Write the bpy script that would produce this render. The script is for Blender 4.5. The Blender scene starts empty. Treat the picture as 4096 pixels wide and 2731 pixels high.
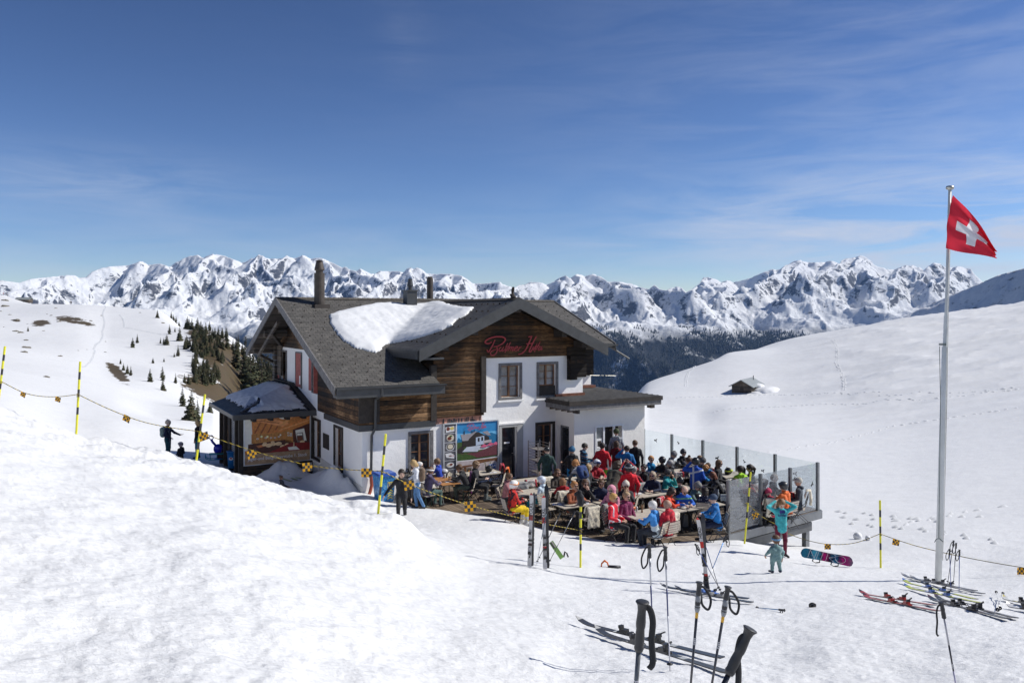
import bpy, bmesh, math, random
import numpy as np
from mathutils import Vector, Matrix, Euler
random.seed(7); rng = np.random.default_rng(7)
R = math.radians
sc = bpy.context.scene
col = sc.collection
FPX, CX, HY = 3186.0, 2048.0, 1260.0      # focal length in px of a 4096 wide frame, centre column, horizon row
DECK = -6.9                                # height of the terrace floor, the eye is at height 0
# ------------------------------------------------------------------ custom properties
def tag(o, label=None, cat=None, group=None, kind=None):
 if label: o['label'] = label
 if cat: o['category'] = cat
 if group: o['group'] = group
 if kind: o['kind'] = kind
 return o
def empty(name, loc=(0, 0, 0), rz=0.0):
 o = bpy.data.objects.new(name, None); o.empty_display_size = .1
 o.location = loc; o.rotation_euler = (0, 0, rz); col.objects.link(o); return o
CH = {}
def setparent(o, p):
 if p is not None:
  o.parent = p; CH.setdefault(p.name, []).append(o)
 return o
def children_copy(o):
 """copy a thing with its parts"""
 c = o.copy(); col.objects.link(c)
 kids = CH.get(o.name, [])
 for k in kids:
  kc = children_copy(k); setparent(kc, c)
 return c
# ------------------------------------------------------------------ materials
MATS = {}
def newmat(name):
 m = bpy.data.materials.new(name); m.use_nodes = True
 nt = m.node_tree; b = nt.nodes['Principled BSDF']; return m, nt, b
def N(nt, t, **kw):
 n = nt.nodes.new(t)
 for k, v in kw.items():
  if k.startswith('i_'): n.inputs[k[2:].replace('_', ' ')].default_value = v
  else: setattr(n, k, v)
 return n
def ramp(nt, fac, stops):
 n = nt.nodes.new('ShaderNodeValToRGB'); cr = n.color_ramp
 while len(cr.elements) < len(stops): cr.elements.new(.5)
 for e, (p, c) in zip(cr.elements, stops):
  e.position = p; e.color = (*c, 1) if len(c) == 3 else c
 if fac is not None: nt.links.new(fac, n.inputs[0])
 return n
def mixc(nt, fac, a, b, mode='MIX'):
 n = nt.nodes.new('ShaderNodeMix'); n.data_type = 'RGBA'; n.blend_type = mode
 for idx, v in ((0, fac), (6, a), (7, b)):
  if hasattr(v, 'links') or hasattr(v, 'is_linked'): nt.links.new(v, n.inputs[idx])
  elif idx == 0: n.inputs[0].default_value = v
  else: n.inputs[idx].default_value = (*v, 1)
 return n.outputs[2]
def mth(nt, op, a, b=None, c=None, clamp=False):
 n = nt.nodes.new('ShaderNodeMath'); n.operation = op; n.use_clamp = clamp
 for i, v in enumerate((a, b, c)):
  if v is None: continue
  if hasattr(v, 'is_linked'): nt.links.new(v, n.inputs[i])
  else: n.inputs[i].default_value = v
 return n.outputs[0]
def noise(nt, vec=None, scale=5, detail=4, rough=.55, dist=0, out='Fac'):
 n = nt.nodes.new('ShaderNodeTexNoise'); n.inputs['Scale'].default_value = scale
 n.inputs['Detail'].default_value = detail; n.inputs['Roughness'].default_value = rough
 n.inputs['Distortion'].default_value = dist
 if vec is not None: nt.links.new(vec, n.inputs['Vector'])
 return n.outputs[out]
def mapping(nt, vec, scale=(1, 1, 1), loc=(0, 0, 0), rot=(0, 0, 0)):
 n = nt.nodes.new('ShaderNodeMapping'); nt.links.new(vec, n.inputs['Vector'])
 n.inputs['Scale'].default_value = scale; n.inputs['Location'].default_value = loc
 n.inputs['Rotation'].default_value = rot
 return n.outputs[0]
def tc(nt, which='Object'):
 return nt.nodes.new('ShaderNodeTexCoord').outputs[which]
def bump(nt, b, h, strength=.3, dist=.02):
 n = nt.nodes.new('ShaderNodeBump'); n.inputs['Strength'].default_value = strength
 n.inputs['Distance'].default_value = dist
 nt.links.new(h, n.inputs['Height']); nt.links.new(n.outputs[0], b.inputs['Normal']); return n
def plain(name, c, rough=.6, metal=0, var=.15, scale=12, bmp=0, spec=None, sheen=0):
 """a plain paint, cloth or metal with a little procedural variation"""
 if name in MATS: return MATS[name]
 m, nt, b = newmat(name)
 v = tc(nt)
 f = noise(nt, v, scale, 4, .6)
 lo = tuple(x * (1 - var) for x in c); hi = tuple(min(1, x * (1 + var)) for x in c)
 r = ramp(nt, f, [(.3, lo), (.7, hi)])
 nt.links.new(r.outputs[0], b.inputs['Base Color'])
 b.inputs['Roughness'].default_value = rough; b.inputs['Metallic'].default_value = metal
 if spec is not None: b.inputs['Specular IOR Level'].default_value = spec
 if sheen: b.inputs['Sheen Weight'].default_value = sheen
 if bmp: bump(nt, b, noise(nt, v, scale * 2.5, 5, .6), bmp, .02)
 MATS[name] = m; return m
def fabric(name, c):
 return plain(name, c, .8, 0, .3, 8, .7, .3, .2)
# ------------------------------------------------------------------ mesh builder
class MB:
 def __init__(s): s.v = []; s.f = []; s.m = []; s.uv = {}
 def add(s, vs, fs, mi=0, M=None):
  n = len(s.v)
  if M is not None: vs = [M @ Vector(p) for p in vs]
  s.v += [tuple(p) for p in vs]
  for f in fs:
   s.f.append(tuple(i + n for i in f)); s.m.append(mi)
 def box(s, a, b, mi=0, M=None):
  x0, y0, z0 = [min(p, q) for p, q in zip(a, b)]; x1, y1, z1 = [max(p, q) for p, q in zip(a, b)]
  vs = [(x0,y0,z0),(x1,y0,z0),(x1,y1,z0),(x0,y1,z0),(x0,y0,z1),(x1,y0,z1),(x1,y1,z1),(x0,y1,z1)]
  s.add(vs, [(3,2,1,0),(4,5,6,7),(0,1,5,4),(1,2,6,5),(2,3,7,6),(3,0,4,7)], mi, M)
 def beam(s, p, q, w, h, mi=0, up=(0, 0, 1)):
  p = Vector(p); q = Vector(q); d = (q - p).normalized(); up = Vector(up)
  if abs(d.dot(up)) > .98: up = Vector((0, 1, 0))
  sd = d.cross(up).normalized(); u2 = sd.cross(d)
  vs = []
  for e in (p, q):
   for a, b in ((-1,-1),(1,-1),(1,1),(-1,1)): vs.append(e + sd * (a * w / 2) + u2 * (b * h / 2))
  s.add(vs, [(3,2,1,0),(4,5,6,7),(0,1,5,4),(1,2,6,5),(2,3,7,6),(3,0,4,7)], mi)
 def tube(s, pts, r, n=6, mi=0, caps=True, flat=None):
  """tube through points; r number or list. flat=(dir, k): squash along dir"""
  pts = [Vector(p) for p in pts]
  if len(pts) < 2: return
  rs = r if isinstance(r, (list, tuple)) else [r] * len(pts)
  rings = []; prev = None
  for i, p in enumerate(pts):
   d = (pts[min(i + 1, len(pts) - 1)] - pts[max(i - 1, 0)])
   if d.length < 1e-9: d = Vector((0, 0, 1))
   d.normalize()
   if prev is None:
    a = Vector((0, 0, 1)) if abs(d.z) < .9 else Vector((1, 0, 0))
    x = d.cross(a).normalized()
   else:
    x = (prev - d * prev.dot(d))
    x = x.normalized() if x.length > 1e-6 else d.orthogonal().normalized()
   prev = x; y = d.cross(x)
   ring = []
   for k in range(n):
    t = 2 * math.pi * k / n
    o = x * math.cos(t) * rs[i] + y * math.sin(t) * rs[i]
    if flat: fd, fk = flat; o = o - Vector(fd) * o.dot(Vector(fd)) * (1 - fk)
    ring.append(p + o)
   rings.append(ring)
  vs = [q for ring in rings for q in ring]; fs = []
  for i in range(len(pts) - 1):
   for k in range(n):
    a = i * n + k; b = i * n + (k + 1) % n
    fs.append((a, b, b + n, a + n))
  if caps:
   fs.append(tuple(range(n))[::-1]); fs.append(tuple((len(pts) - 1) * n + k for k in range(n)))
  s.add(vs, fs, mi)
 def lathe(s, prof, n=16, mi=0, M=None):
  """profile [(r,z)...] round z"""
  vs = []; fs = []
  for r_, z in prof:
   for k in range(n):
    t = 2 * math.pi * k / n; vs.append((r_ * math.cos(t), r_ * math.sin(t), z))
  for i in range(len(prof) - 1):
   for k in range(n):
    a = i * n + k; b = i * n + (k + 1) % n
    fs.append((a, b, b + n, a + n))
  if prof[0][0] > 1e-4: fs.append(tuple(range(n))[::-1])
  if prof[-1][0] > 1e-4: fs.append(tuple((len(prof) - 1) * n + k for k in range(n)))
  s.add(vs, fs, mi, M)
 def poly(s, pts, mi=0): s.add(pts, [tuple(range(len(pts)))], mi)
 def prism(s, pts, off, mi=0, mside=None):
  """polygon extruded by a vector; closed"""
  n = len(pts); off = Vector(off); a = [Vector(p) for p in pts]; b = [p + off for p in a]
  s.add(a + b, [tuple(range(n))], mi)
  nn = len(s.v) - 2 * n
  s.f.append(tuple(nn + n + i for i in range(n))[::-1]); s.m.append(mi if mside is None else mside)
  for i in range(n):
   j = (i + 1) % n
   s.f.append((nn + i, nn + n + i, nn + n + j, nn + j)); s.m.append(mi if mside is None else mside)
 def build(s, name, mats, parent=None, smooth=False, fix=True, uvf=None):
  me = bpy.data.meshes.new(name); me.from_pydata(s.v, [], s.f); me.update()
  if not isinstance(mats, (list, tuple)): mats = [mats]
  for m in mats: me.materials.append(m)
  if any(s.m): me.polygons.foreach_set('material_index', s.m)
  if fix:
   bm = bmesh.new(); bm.from_mesh(me)
   bmesh.ops.recalc_face_normals(bm, faces=bm.faces); bm.to_mesh(me); bm.free()
  if uvf:
   uvl = me.uv_layers.new(name='UVMap')
   for p in me.polygons:
    for li in p.loop_indices:
     uvl.data[li].uv = uvf(me.vertices[me.loops[li].vertex_index].co, p.normal)
  if smooth: me.polygons.foreach_set('use_smooth', [True] * len(me.polygons))
  o = bpy.data.objects.new(name, me); col.objects.link(o); setparent(o, parent)
  return o
def build_split(s, name, mats, parent=None, **k):
 """one object per connected piece"""
 par = list(range(len(s.v)))
 def fd(a):
  while par[a] != a: par[a] = par[par[a]]; a = par[a]
  return a
 for f in s.f:
  for q in f[1:]: par[fd(q)] = fd(f[0])
 g = {}
 for f, m in zip(s.f, s.m): g.setdefault(fd(f[0]), []).append((f, m))
 out = []
 for fs in g.values():
  ids = sorted({i for f, _ in fs for i in f}); mp = {a: b for b, a in enumerate(ids)}; t = MB(); t.v = [s.v[i] for i in ids]; t.f = [tuple(mp[i] for i in f) for f, _ in fs]; t.m = [m for _, m in fs]; out.append(t.build(name, mats, parent, **k))
 return out
def meshobj(name, me, parent=None, mats=None):
 o = bpy.data.objects.new(name, me); col.objects.link(o); setparent(o, parent)
 if mats:
  for i, m in enumerate(mats):
   if i < len(o.material_slots):
    o.material_slots[i].link = 'OBJECT'; o.material_slots[i].material = m
 return o
def npmesh(name, V, Fq, smooth=True):
 me = bpy.data.meshes.new(name)
 V = np.ascontiguousarray(V, dtype=np.float32); Fq = np.ascontiguousarray(Fq, dtype=np.int32)
 me.vertices.add(len(V)); me.vertices.foreach_set('co', V.ravel())
 k = Fq.shape[1]
 me.loops.add(Fq.size); me.loops.foreach_set('vertex_index', Fq.ravel())
 me.polygons.add(len(Fq)); me.polygons.foreach_set('loop_start', np.arange(0, Fq.size, k, dtype=np.int32))
 me.update(calc_edges=True)
 if smooth: me.polygons.foreach_set('use_smooth', np.ones(len(Fq), dtype=bool))
 return me
def text_mesh(s, size, M, ext=.004, mi_mat=None, bold=.0, width=None, shear=0):
 cu = bpy.data.curves.new('t', 'FONT'); cu.body = s; cu.size = size; cu.extrude = ext
 cu.align_x = 'CENTER'; cu.align_y = 'CENTER'; cu.offset = bold; cu.shear = shear; cu.resolution_u = 2
 o = bpy.data.objects.new('t', cu); col.objects.link(o)
 dg = bpy.context.evaluated_depsgraph_get(); dg.update()
 me = bpy.data.meshes.new_from_object(o.evaluated_get(dg))
 bpy.data.objects.remove(o); bpy.data.curves.remove(cu)
 vs = [v.co.copy() for v in me.vertices]; fs = [tuple(p.vertices) for p in me.polygons]
 bpy.data.meshes.remove(me)
 if width:
  w = max(v.x for v in vs) - min(v.x for v in vs); k = width / w
  for v in vs: v.x *= k
 return [M @ v for v in vs], fs
# ------------------------------------------------------------------ numpy noise
_perm = rng.permutation(512); _g = rng.normal(size=(512, 2)); _g /= np.linalg.norm(_g, axis=1, keepdims=True)
def pnoise(x, y):
 xi = np.floor(x).astype(int); yi = np.floor(y).astype(int); xf = x - xi; yf = y - yi
 u = xf * xf * xf * (xf * (xf * 6 - 15) + 10); v = yf * yf * yf * (yf * (yf * 6 - 15) + 10)
 def g(ix, iy, dx, dy):
  h = _perm[(_perm[ix & 511] + iy) & 511]; gg = _g[h]; return gg[..., 0] * dx + gg[..., 1] * dy
 a = g(xi, yi, xf, yf); b = g(xi + 1, yi, xf - 1, yf); c = g(xi, yi + 1, xf, yf - 1); d = g(xi + 1, yi + 1, xf - 1, yf - 1)
 return (a + u * (b - a)) * (1 - v) + (c + u * (d - c)) * v
def fbm(x, y, o=4, lac=2.03, gain=.5):
 s = 0; a = 1
 for i in range(o): s = s + a * pnoise(x + 17.3 * i, y - 9.1 * i); x = x * lac; y = y * lac; a *= gain
 return s
def ridged(x, y, o=5, lac=2.07, gain=.5):
 s = 0; a = 1; w = 1
 for i in range(o):
  n = 1 - np.abs(pnoise(x + 31.7 * i, y + 11.9 * i)) * 2.0; n = n * n * w; s = s + a * n
  w = np.clip(n * 1.6, 0, 1); x = x * lac; y = y * lac; a *= gain
 return s
# ------------------------------------------------------------------ projection helpers (where on the real ground a thing stands)
def W(px, py, d): return Vector(((px - CX) / FPX * d, d, (HY - py) / FPX * d))
def Wz(px, py, z): return W(px, py, -z * FPX / (py - HY))
# house frame: u along the front, v into the hill (depth), turned 30 degrees
HO = Vector((-.14, 33.6, 0)); HU = Vector((math.cos(R(30)), math.sin(R(30)), 0)); HV = Vector((-.5, math.cos(R(30)), 0))
def h2w(u, v, z=0): return HO + HU * u + HV * v + Vector((0, 0, z))
def w2h(p): q = Vector((p[0], p[1], 0)) - HO; return q.dot(HU), q.dot(HV)
def FU(px, py, v=0.0):
 d = Vector(((px - CX) / FPX, 1, (HY - py) / FPX)); t = (v + HO.dot(HV)) / Vector((d.x, d.y, 0)).dot(HV)
 p = d * t; return w2h(p)[0], p.z
def SV(px, py, u):
 d = Vector(((px - CX) / FPX, 1, (HY - py) / FPX)); t = (u + HO.dot(HU)) / Vector((d.x, d.y, 0)).dot(HU)
 p = d * t; return w2h(p)[1], p.z
# ================================================================== SNOW TERRAIN
# each entry: column (as seen from the terrace side), then (distance, height) of the ground along it
COLS = {
 -2500: [(.8,-1.45),(4,-1.0),(20,0.5),(60,1),(300,8),(600,20),(1500,-300)],
 -300: [(.8,-1.5),(3.8,-1.6),(8,-1.75),(20,-1.7),(24,-2.8),(35,-4.0),(60,-4.6),(90,-6),(150,-8),(250,-6),(400,5),(600,19),(700,12),(1500,-350)],
 0: [(.8,-1.5),(3.8,-1.78),(8,-1.95),(14,-2.1),(20.5,-2.3),(24,-3.3),(33,-4.6),(45,-5.0),(60,-5.6),(90,-7),(150,-9.5),(250,-8),(400,2),(600,16),(700,10),(1500,-350)],
 300: [(.8,-1.5),(3.8,-1.85),(8,-2.1),(14,-2.5),(19.8,-2.95),(23,-4.2),(34,-5.9),(50,-6.6),(80,-8),(130,-11),(200,-12),(300,-6),(400,3.8),(455,6.4),(560,0),(1500,-400)],
 450: [(.8,-1.5),(3.8,-1.85),(8,-2.2),(14,-2.65),(20,-3.12),(23.5,-4.5),(34,-6.3),(50,-6.8),(80,-8.6),(130,-12.4),(200,-14),(300,-8),(400,2.2),(450,5.4),(560,0),(1500,-400)],
 620: [(.8,-1.5),(3.8,-1.88),(8,-2.3),(14,-2.85),(20,-3.36),(24,-4.9),(32,-6.6),(38,-6.9),(45,-7.2),(60,-7.9),(90,-11),(140,-15),(185,-14.6),(230,-14),(300,-8),(400,1.8),(425,3.3),(520,-8),(1500,-400)],
 850: [(.8,-1.5),(3.8,-1.9),(8,-2.4),(14,-3.0),(19,-3.55),(23,-5.1),(30,-6.8),(40,-7.2),(60,-9),(90,-11.5),(130,-15.5),(160,-20),(200,-20),(260,-12),(320,-5.4),(420,-30),(1500,-450)],
 1000: [(.8,-1.5),(3.8,-1.95),(8,-2.5),(14,-3.2),(18.6,-3.75),(22,-5.2),(28,-6.8),(40,-7.3),(60,-11),(100,-20),(200,-30),(260,-24.3),(300,-14),(312,-12.6),(400,-45),(1500,-480)],
 1130: [(.8,-1.5),(4,-2.0),(8,-2.6),(14,-3.4),(18.5,-3.95),(22,-5.3),(27,-6.75),(36,-6.95),(60,-12),(100,-22),(200,-40),(300,-46),(420,-70),(1500,-500)],
 1300: [(.8,-1.5),(4,-2.1),(8,-2.75),(14,-3.62),(18.5,-4.15),(22,-5.5),(26,-6.75),(34,-6.95),(60,-12),(100,-24),(200,-50),(400,-90),(1500,-500)],
 1450: [(.8,-1.5),(4,-2.15),(8,-2.88),(14,-3.85),(18.2,-4.28),(21.5,-5.6),(25,-6.5),(29,-6.72),(34,-6.95),(60,-12),(100,-26),(400,-90),(1500,-500)],
 1600: [(.8,-1.5),(4,-2.2),(8,-3.02),(14,-4.06),(17.6,-4.42),(20.5,-5.55),(24,-6.45),(27,-6.7),(29.2,-6.85),(29.8,-7.15),(34,-7.4),(60,-12),(100,-26),(400,-90),(1500,-500)],
 1740: [(.8,-1.5),(4,-2.25),(8,-3.13),(14,-4.33),(16.9,-4.84),(20,-5.62),(24,-6.4),(27,-6.75),(28.6,-6.86),(29.2,-7.15),(34,-7.6),(60,-12),(100,-26),(400,-90),(1500,-500)],
 1900: [(.8,-1.52),(4,-2.33),(8,-3.2),(14,-4.58),(17,-5.15),(20,-5.8),(24,-6.42),(27.7,-6.86),(28.3,-7.15),(34,-7.8),(60,-12),(100,-24),(400,-90),(1500,-500)],
 2100: [(.8,-1.55),(4,-2.42),(8,-3.3),(14,-4.72),(17,-5.35),(22,-6.35),(26.5,-6.87),(27.1,-7.15),(34,-8),(60,-12),(100,-22),(400,-90),(1500,-500)],
 2323: [(.8,-1.6),(3.3,-2.3),(5.2,-2.82),(7.6,-3.36),(12,-4.4),(18.2,-5.78),(22,-6.45),(25,-6.87),(25.6,-7.15),(34,-8.2),(60,-12),(100,-20),(250,-60),(1500,-500)],
 2440: [(.8,-1.6),(3.3,-2.33),(5.2,-2.83),(7.6,-3.37),(12,-4.45),(16,-5.4),(20,-6.2),(24.5,-6.87),(25.1,-7.15),(34,-8.6),(50,-11),(80,-13),(110,-13),(130,-12.6),(180,-30),(300,-60),(1500,-500)],
 2600: [(.8,-1.62),(3.3,-2.36),(5.2,-2.84),(7.6,-3.38),(12,-4.5),(15.5,-5.36),(20,-6.25),(24.2,-6.87),(24.8,-7.15),(30,-8),(36,-9.2),(50,-10.5),(80,-13),(120,-15),(160,-14.4),(182,-14.6),(250,-45),(1500,-500)],
 2780: [(.8,-1.65),(3.3,-2.38),(5.2,-2.87),(7.6,-3.4),(12,-4.5),(15.5,-5.42),(20,-6.3),(24.4,-6.86),(25,-7.12),(30,-8.2),(36,-9.2),(50,-10.8),(80,-13.4),(120,-15),(160,-13),(190,-11.9),(260,-35),(1500,-500)],
 2920: [(.8,-1.65),(3.3,-2.38),(5.2,-2.87),(7.6,-3.42),(12,-4.55),(15.5,-5.45),(20,-6.35),(24.6,-6.9),(25.6,-7.25),(30,-8.4),(36,-9.3),(50,-10.8),(70,-12.3),(100,-13.8),(135,-13.9),(165,-11.5),(205,-9.2),(300,-27),(1500,-500)],
 3110: [(.8,-1.65),(3.5,-2.42),(5.2,-2.88),(7.6,-3.45),(12,-4.6),(15.5,-5.4),(19,-6.15),(22.4,-6.8),(24.5,-7.15),(28,-8.1),(35,-9.3),(50,-10.8),(70,-12),(100,-13.2),(135,-13.4),(180,-9.5),(230,-7.4),(300,-20),(1500,-500)],
 3350: [(.8,-1.65),(3.5,-2.42),(6,-3.05),(9,-3.8),(13,-4.78),(17,-5.75),(20.5,-6.5),(23,-7.1),(28,-8.15),(35,-9.2),(50,-10.7),(70,-11.9),(100,-12.6),(137,-11.5),(180,-7),(230,-4),(310,-14),(1500,-450)],
 3600: [(.8,-1.62),(3.5,-2.4),(6,-3.05),(9,-3.8),(13,-4.75),(18,-5.98),(21,-6.7),(26,-7.6),(35,-9),(50,-10.5),(70,-11.5),(100,-11.5),(140,-8.5),(180,-4.5),(230,-.8),(320,-8),(1500,-400)],
 3850: [(.8,-1.6),(3.5,-2.38),(6,-3.0),(9,-3.75),(13,-4.75),(18,-6.06),(22,-6.9),(27,-7.6),(35,-8.8),(50,-10),(70,-10.7),(100,-10),(140,-6.6),(180,-2.4),(230,1.8),(320,-6),(1500,-400)],
 4096: [(.8,-1.58),(3.5,-2.35),(6,-2.95),(9,-3.7),(13,-4.8),(18,-5.95),(25,-7.2),(35,-8.5),(50,-9.5),(70,-9.8),(100,-8.5),(140,-4.5),(180,0),(230,4),(320,-4),(1500,-380)],
 4500: [(.8,-1.55),(3.5,-2.3),(6,-2.85),(13,-4.6),(25,-6.8),(50,-8.6),(100,-6.5),(140,-1),(180,5),(230,9),(320,1),(1500,-350)],
 6500: [(.8,-1.4),(4,-1.9),(13,-3.8),(25,-5.2),(50,-5),(100,0),(180,16),(230,20),(320,10),(1500,-350)],
}
LD = np.linspace(math.log(.8), math.log(1500), 620)
_ck = np.array(sorted(COLS)); _tab = []
for k in _ck:
 a = np.array(COLS[k]); z = np.interp(LD, np.log(a[:, 0]), a[:, 1])
 zz = np.pad(z, 4, mode='edge'); w = np.array([1, 3, 6, 8, 9, 8, 6, 3, 1.]); w /= w.sum()
 z2 = np.convolve(zz, w, 'valid')
 _tab.append(z2)
_tab = np.array(_tab)
def _pchip_slopes(x, Y):
 h = np.diff(x)[:, None]; d = np.diff(Y, axis=0) / h; m = np.zeros_like(Y)
 w1 = 2 * h[1:] + h[:-1]; w2 = h[1:] + 2 * h[:-1]
 with np.errstate(divide='ignore', invalid='ignore'):
  mm = (w1 + w2) / (w1 / d[:-1] + w2 / d[1:])
 mm[(d[:-1] * d[1:]) <= 0] = 0; m[1:-1] = np.nan_to_num(mm); m[0] = d[0]; m[-1] = d[-1]; return m
_slp = _pchip_slopes(_ck.astype(float), _tab)
def terrain_base(px, d):
 px = np.clip(px, _ck[0], _ck[-1] - 1e-3); ld = np.clip(np.log(np.maximum(d, .81)), LD[0], LD[-1] - 1e-6)
 i = np.clip(np.searchsorted(_ck, px, side='right') - 1, 0, len(_ck) - 2)
 fj = (ld - LD[0]) / (LD[1] - LD[0]); j = np.clip(fj.astype(int), 0, len(LD) - 2); fj = fj - j
 h = (_ck[i + 1] - _ck[i]).astype(float); t = (px - _ck[i]) / h
 def at(T, ii): return T[ii, j] * (1 - fj) + T[ii, j + 1] * fj
 y0 = at(_tab, i); y1 = at(_tab, i + 1); m0 = at(_slp, i) * h; m1 = at(_slp, i + 1) * h
 t2 = t * t; t3 = t2 * t
 return (2*t3-3*t2+1)*y0 + (t3-2*t2+t)*m0 + (-2*t3+3*t2)*y1 + (t3-t2)*m1
# heaps of cleared snow beside the house: (u, v, radius u, radius v, height)
HEAPS = [(-8.0,5.7,.95,.6,.62),(-6.75,3.9,.55,1.2,.42),(-6.95,2.1,.42,.9,.8),(-6.7,.9,.25,.6,.35),(-10.3,8.7,.5,1.2,.2)]
def ground(x, y):
 x = np.asarray(x, float); y = np.asarray(y, float); d = np.maximum(y, .5)
 px = CX + FPX * x / d
 z = terrain_base(px, d)
 qx = x - HO.x; qy = y - HO.y; u = qx * HU.x + qy * HU.y; v = qx * HV.x + qy * HV.y
 # keep the snow under the terrace boards and the cleared yard level
 def sstep(a, b, t): t = np.clip((t - a) / (b - a), 0, 1); return t * t * (3 - 2 * t)
 for (hu, hv, ru, rv, hh) in HEAPS:
  q = ((u - hu) / ru) ** 2 + ((v - hv) / rv) ** 2
  z = z + hh * np.exp(-q) * (1 + .35 * fbm(x * 2.2, y * 2.2, 3))
 near = np.clip(1 - (d - 10) / 30, 0, 1)
 left = sstep(2300, 1300, px)
 # lumpy crest, trodden snow, wind ripples
 lump = fbm(x * .9, y * .9, 5, gain=.55)
 crest = np.exp(-((d - 18.8) / 4.0) ** 2) * sstep(1850, 1500, px)
 z = z + lump * (.02 + .04 * left * near + .14 * crest)
 z = z + .02 * fbm(x * 2.7, y * 2.7, 3) * np.clip(1 - (d - 8) / 40, .1, 1) * np.clip(d / 6, .25, 1)
 z = z + .012 * near * np.clip(1 - d / 25, 0, 1) * fbm(x * 8, y * 8, 3)
 far = np.clip((d - 50) / 60, 0, 1) * np.clip((900 - d) / 500, 0, 1)
 z = z + far * (.35 * fbm(x * .035, y * .05, 4))
 rr = sstep(3050, 3500, px) * np.clip((d - 70) / 50, 0, 1)
 z = z + rr * .42 * ridged(x * .05 + .4, y * .16, 3) - rr * .35
 return z
def gz(x, y): return float(ground(np.array([x]), np.array([y]))[0])
def G(px, py, dmin=1.5, dmax=600):
 """point of the snow surface seen along that line"""
 d = np.exp(np.linspace(math.log(dmin), math.log(dmax), 1500))
 x = (px - CX) / FPX * d; z = (HY - py) / FPX * d; g = ground(x, d)
 k = int(np.argmax(z < g)); k = k if z[k] < g[k] else int(np.argmin((z - g) / d))
 return Vector((x[k], d[k], g[k]))
def terrain_mesh():
 pxs = np.concatenate([np.linspace(-2500, -330, 60), np.arange(-300, 4400, 5.5), np.linspace(4420, 6500, 50)])
 ds = np.concatenate([np.exp(np.linspace(math.log(.8), math.log(32), 420)), np.exp(np.linspace(math.log(32.3), math.log(460), 330)), np.exp(np.linspace(math.log(475), math.log(1500), 24))])
 P, D = np.meshgrid(pxs, ds); X = (P - CX) / FPX * D; Z = ground(X, D)
 V = np.stack([X, D, Z], -1).reshape(-1, 3); nr, nc = P.shape
 idx = np.arange(nr * nc).reshape(nr, nc)
 Fq = np.stack([idx[:-1, :-1], idx[:-1, 1:], idx[1:, 1:], idx[1:, :-1]], -1).reshape(-1, 4)
 me = npmesh('snow_field', V, Fq)
 # bare ground mask (real patches of grass and rock where the snow has melted)
 e = np.zeros_like(P)
 def blob(cx, cy, rx, ry, ang, amp, dlo, dhi):
  nonlocal e
  yy = HY - Z / D * FPX
  ca, sa = math.cos(ang), math.sin(ang); a = (P - cx) * ca + (yy - cy) * sa; b = -(P - cx) * sa + (yy - cy) * ca
  m = np.clip(1.6 - np.sqrt((a / rx) ** 2 + (b / ry) ** 2) * 1.1, 0, 1) * amp
  e = np.maximum(e, np.where((D > dlo) & (D < dhi), m, 0))
 blob(915, 1470, 175, 68, .95, 1.0, 165, 330); blob(870, 1570, 150, 40, .35, 1, 165, 330); blob(965, 1500, 120, 62, 1.15, 1, 150, 330); blob(820, 1370, 90, 55, .9, .8, 180, 330)
 blob(470, 1490, 55, 20, .75, .95, 90, 330); blob(160, 1292, 36, 11, 0, .95, 200, 560); blob(280, 1278, 52, 12, .1, .95, 200, 560); blob(340, 1294, 34, 8, .2, .9, 200, 560)
 blob(62, 1282, 20, 5, .1, .8, 200, 560)
 blob(1500, 2350, 3, 3, 0, 0, 1, 2)
 # trodden dirt beside the terrace boards
 a = me.attributes.new('bare', 'FLOAT', 'POINT'); a.data.foreach_set('value', e.ravel().astype(np.float32))
 o = bpy.data.objects.new('snow_field', me); col.objects.link(o); me.materials.append(snow_mat())
 tag(o, kind='structure'); return o
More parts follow.
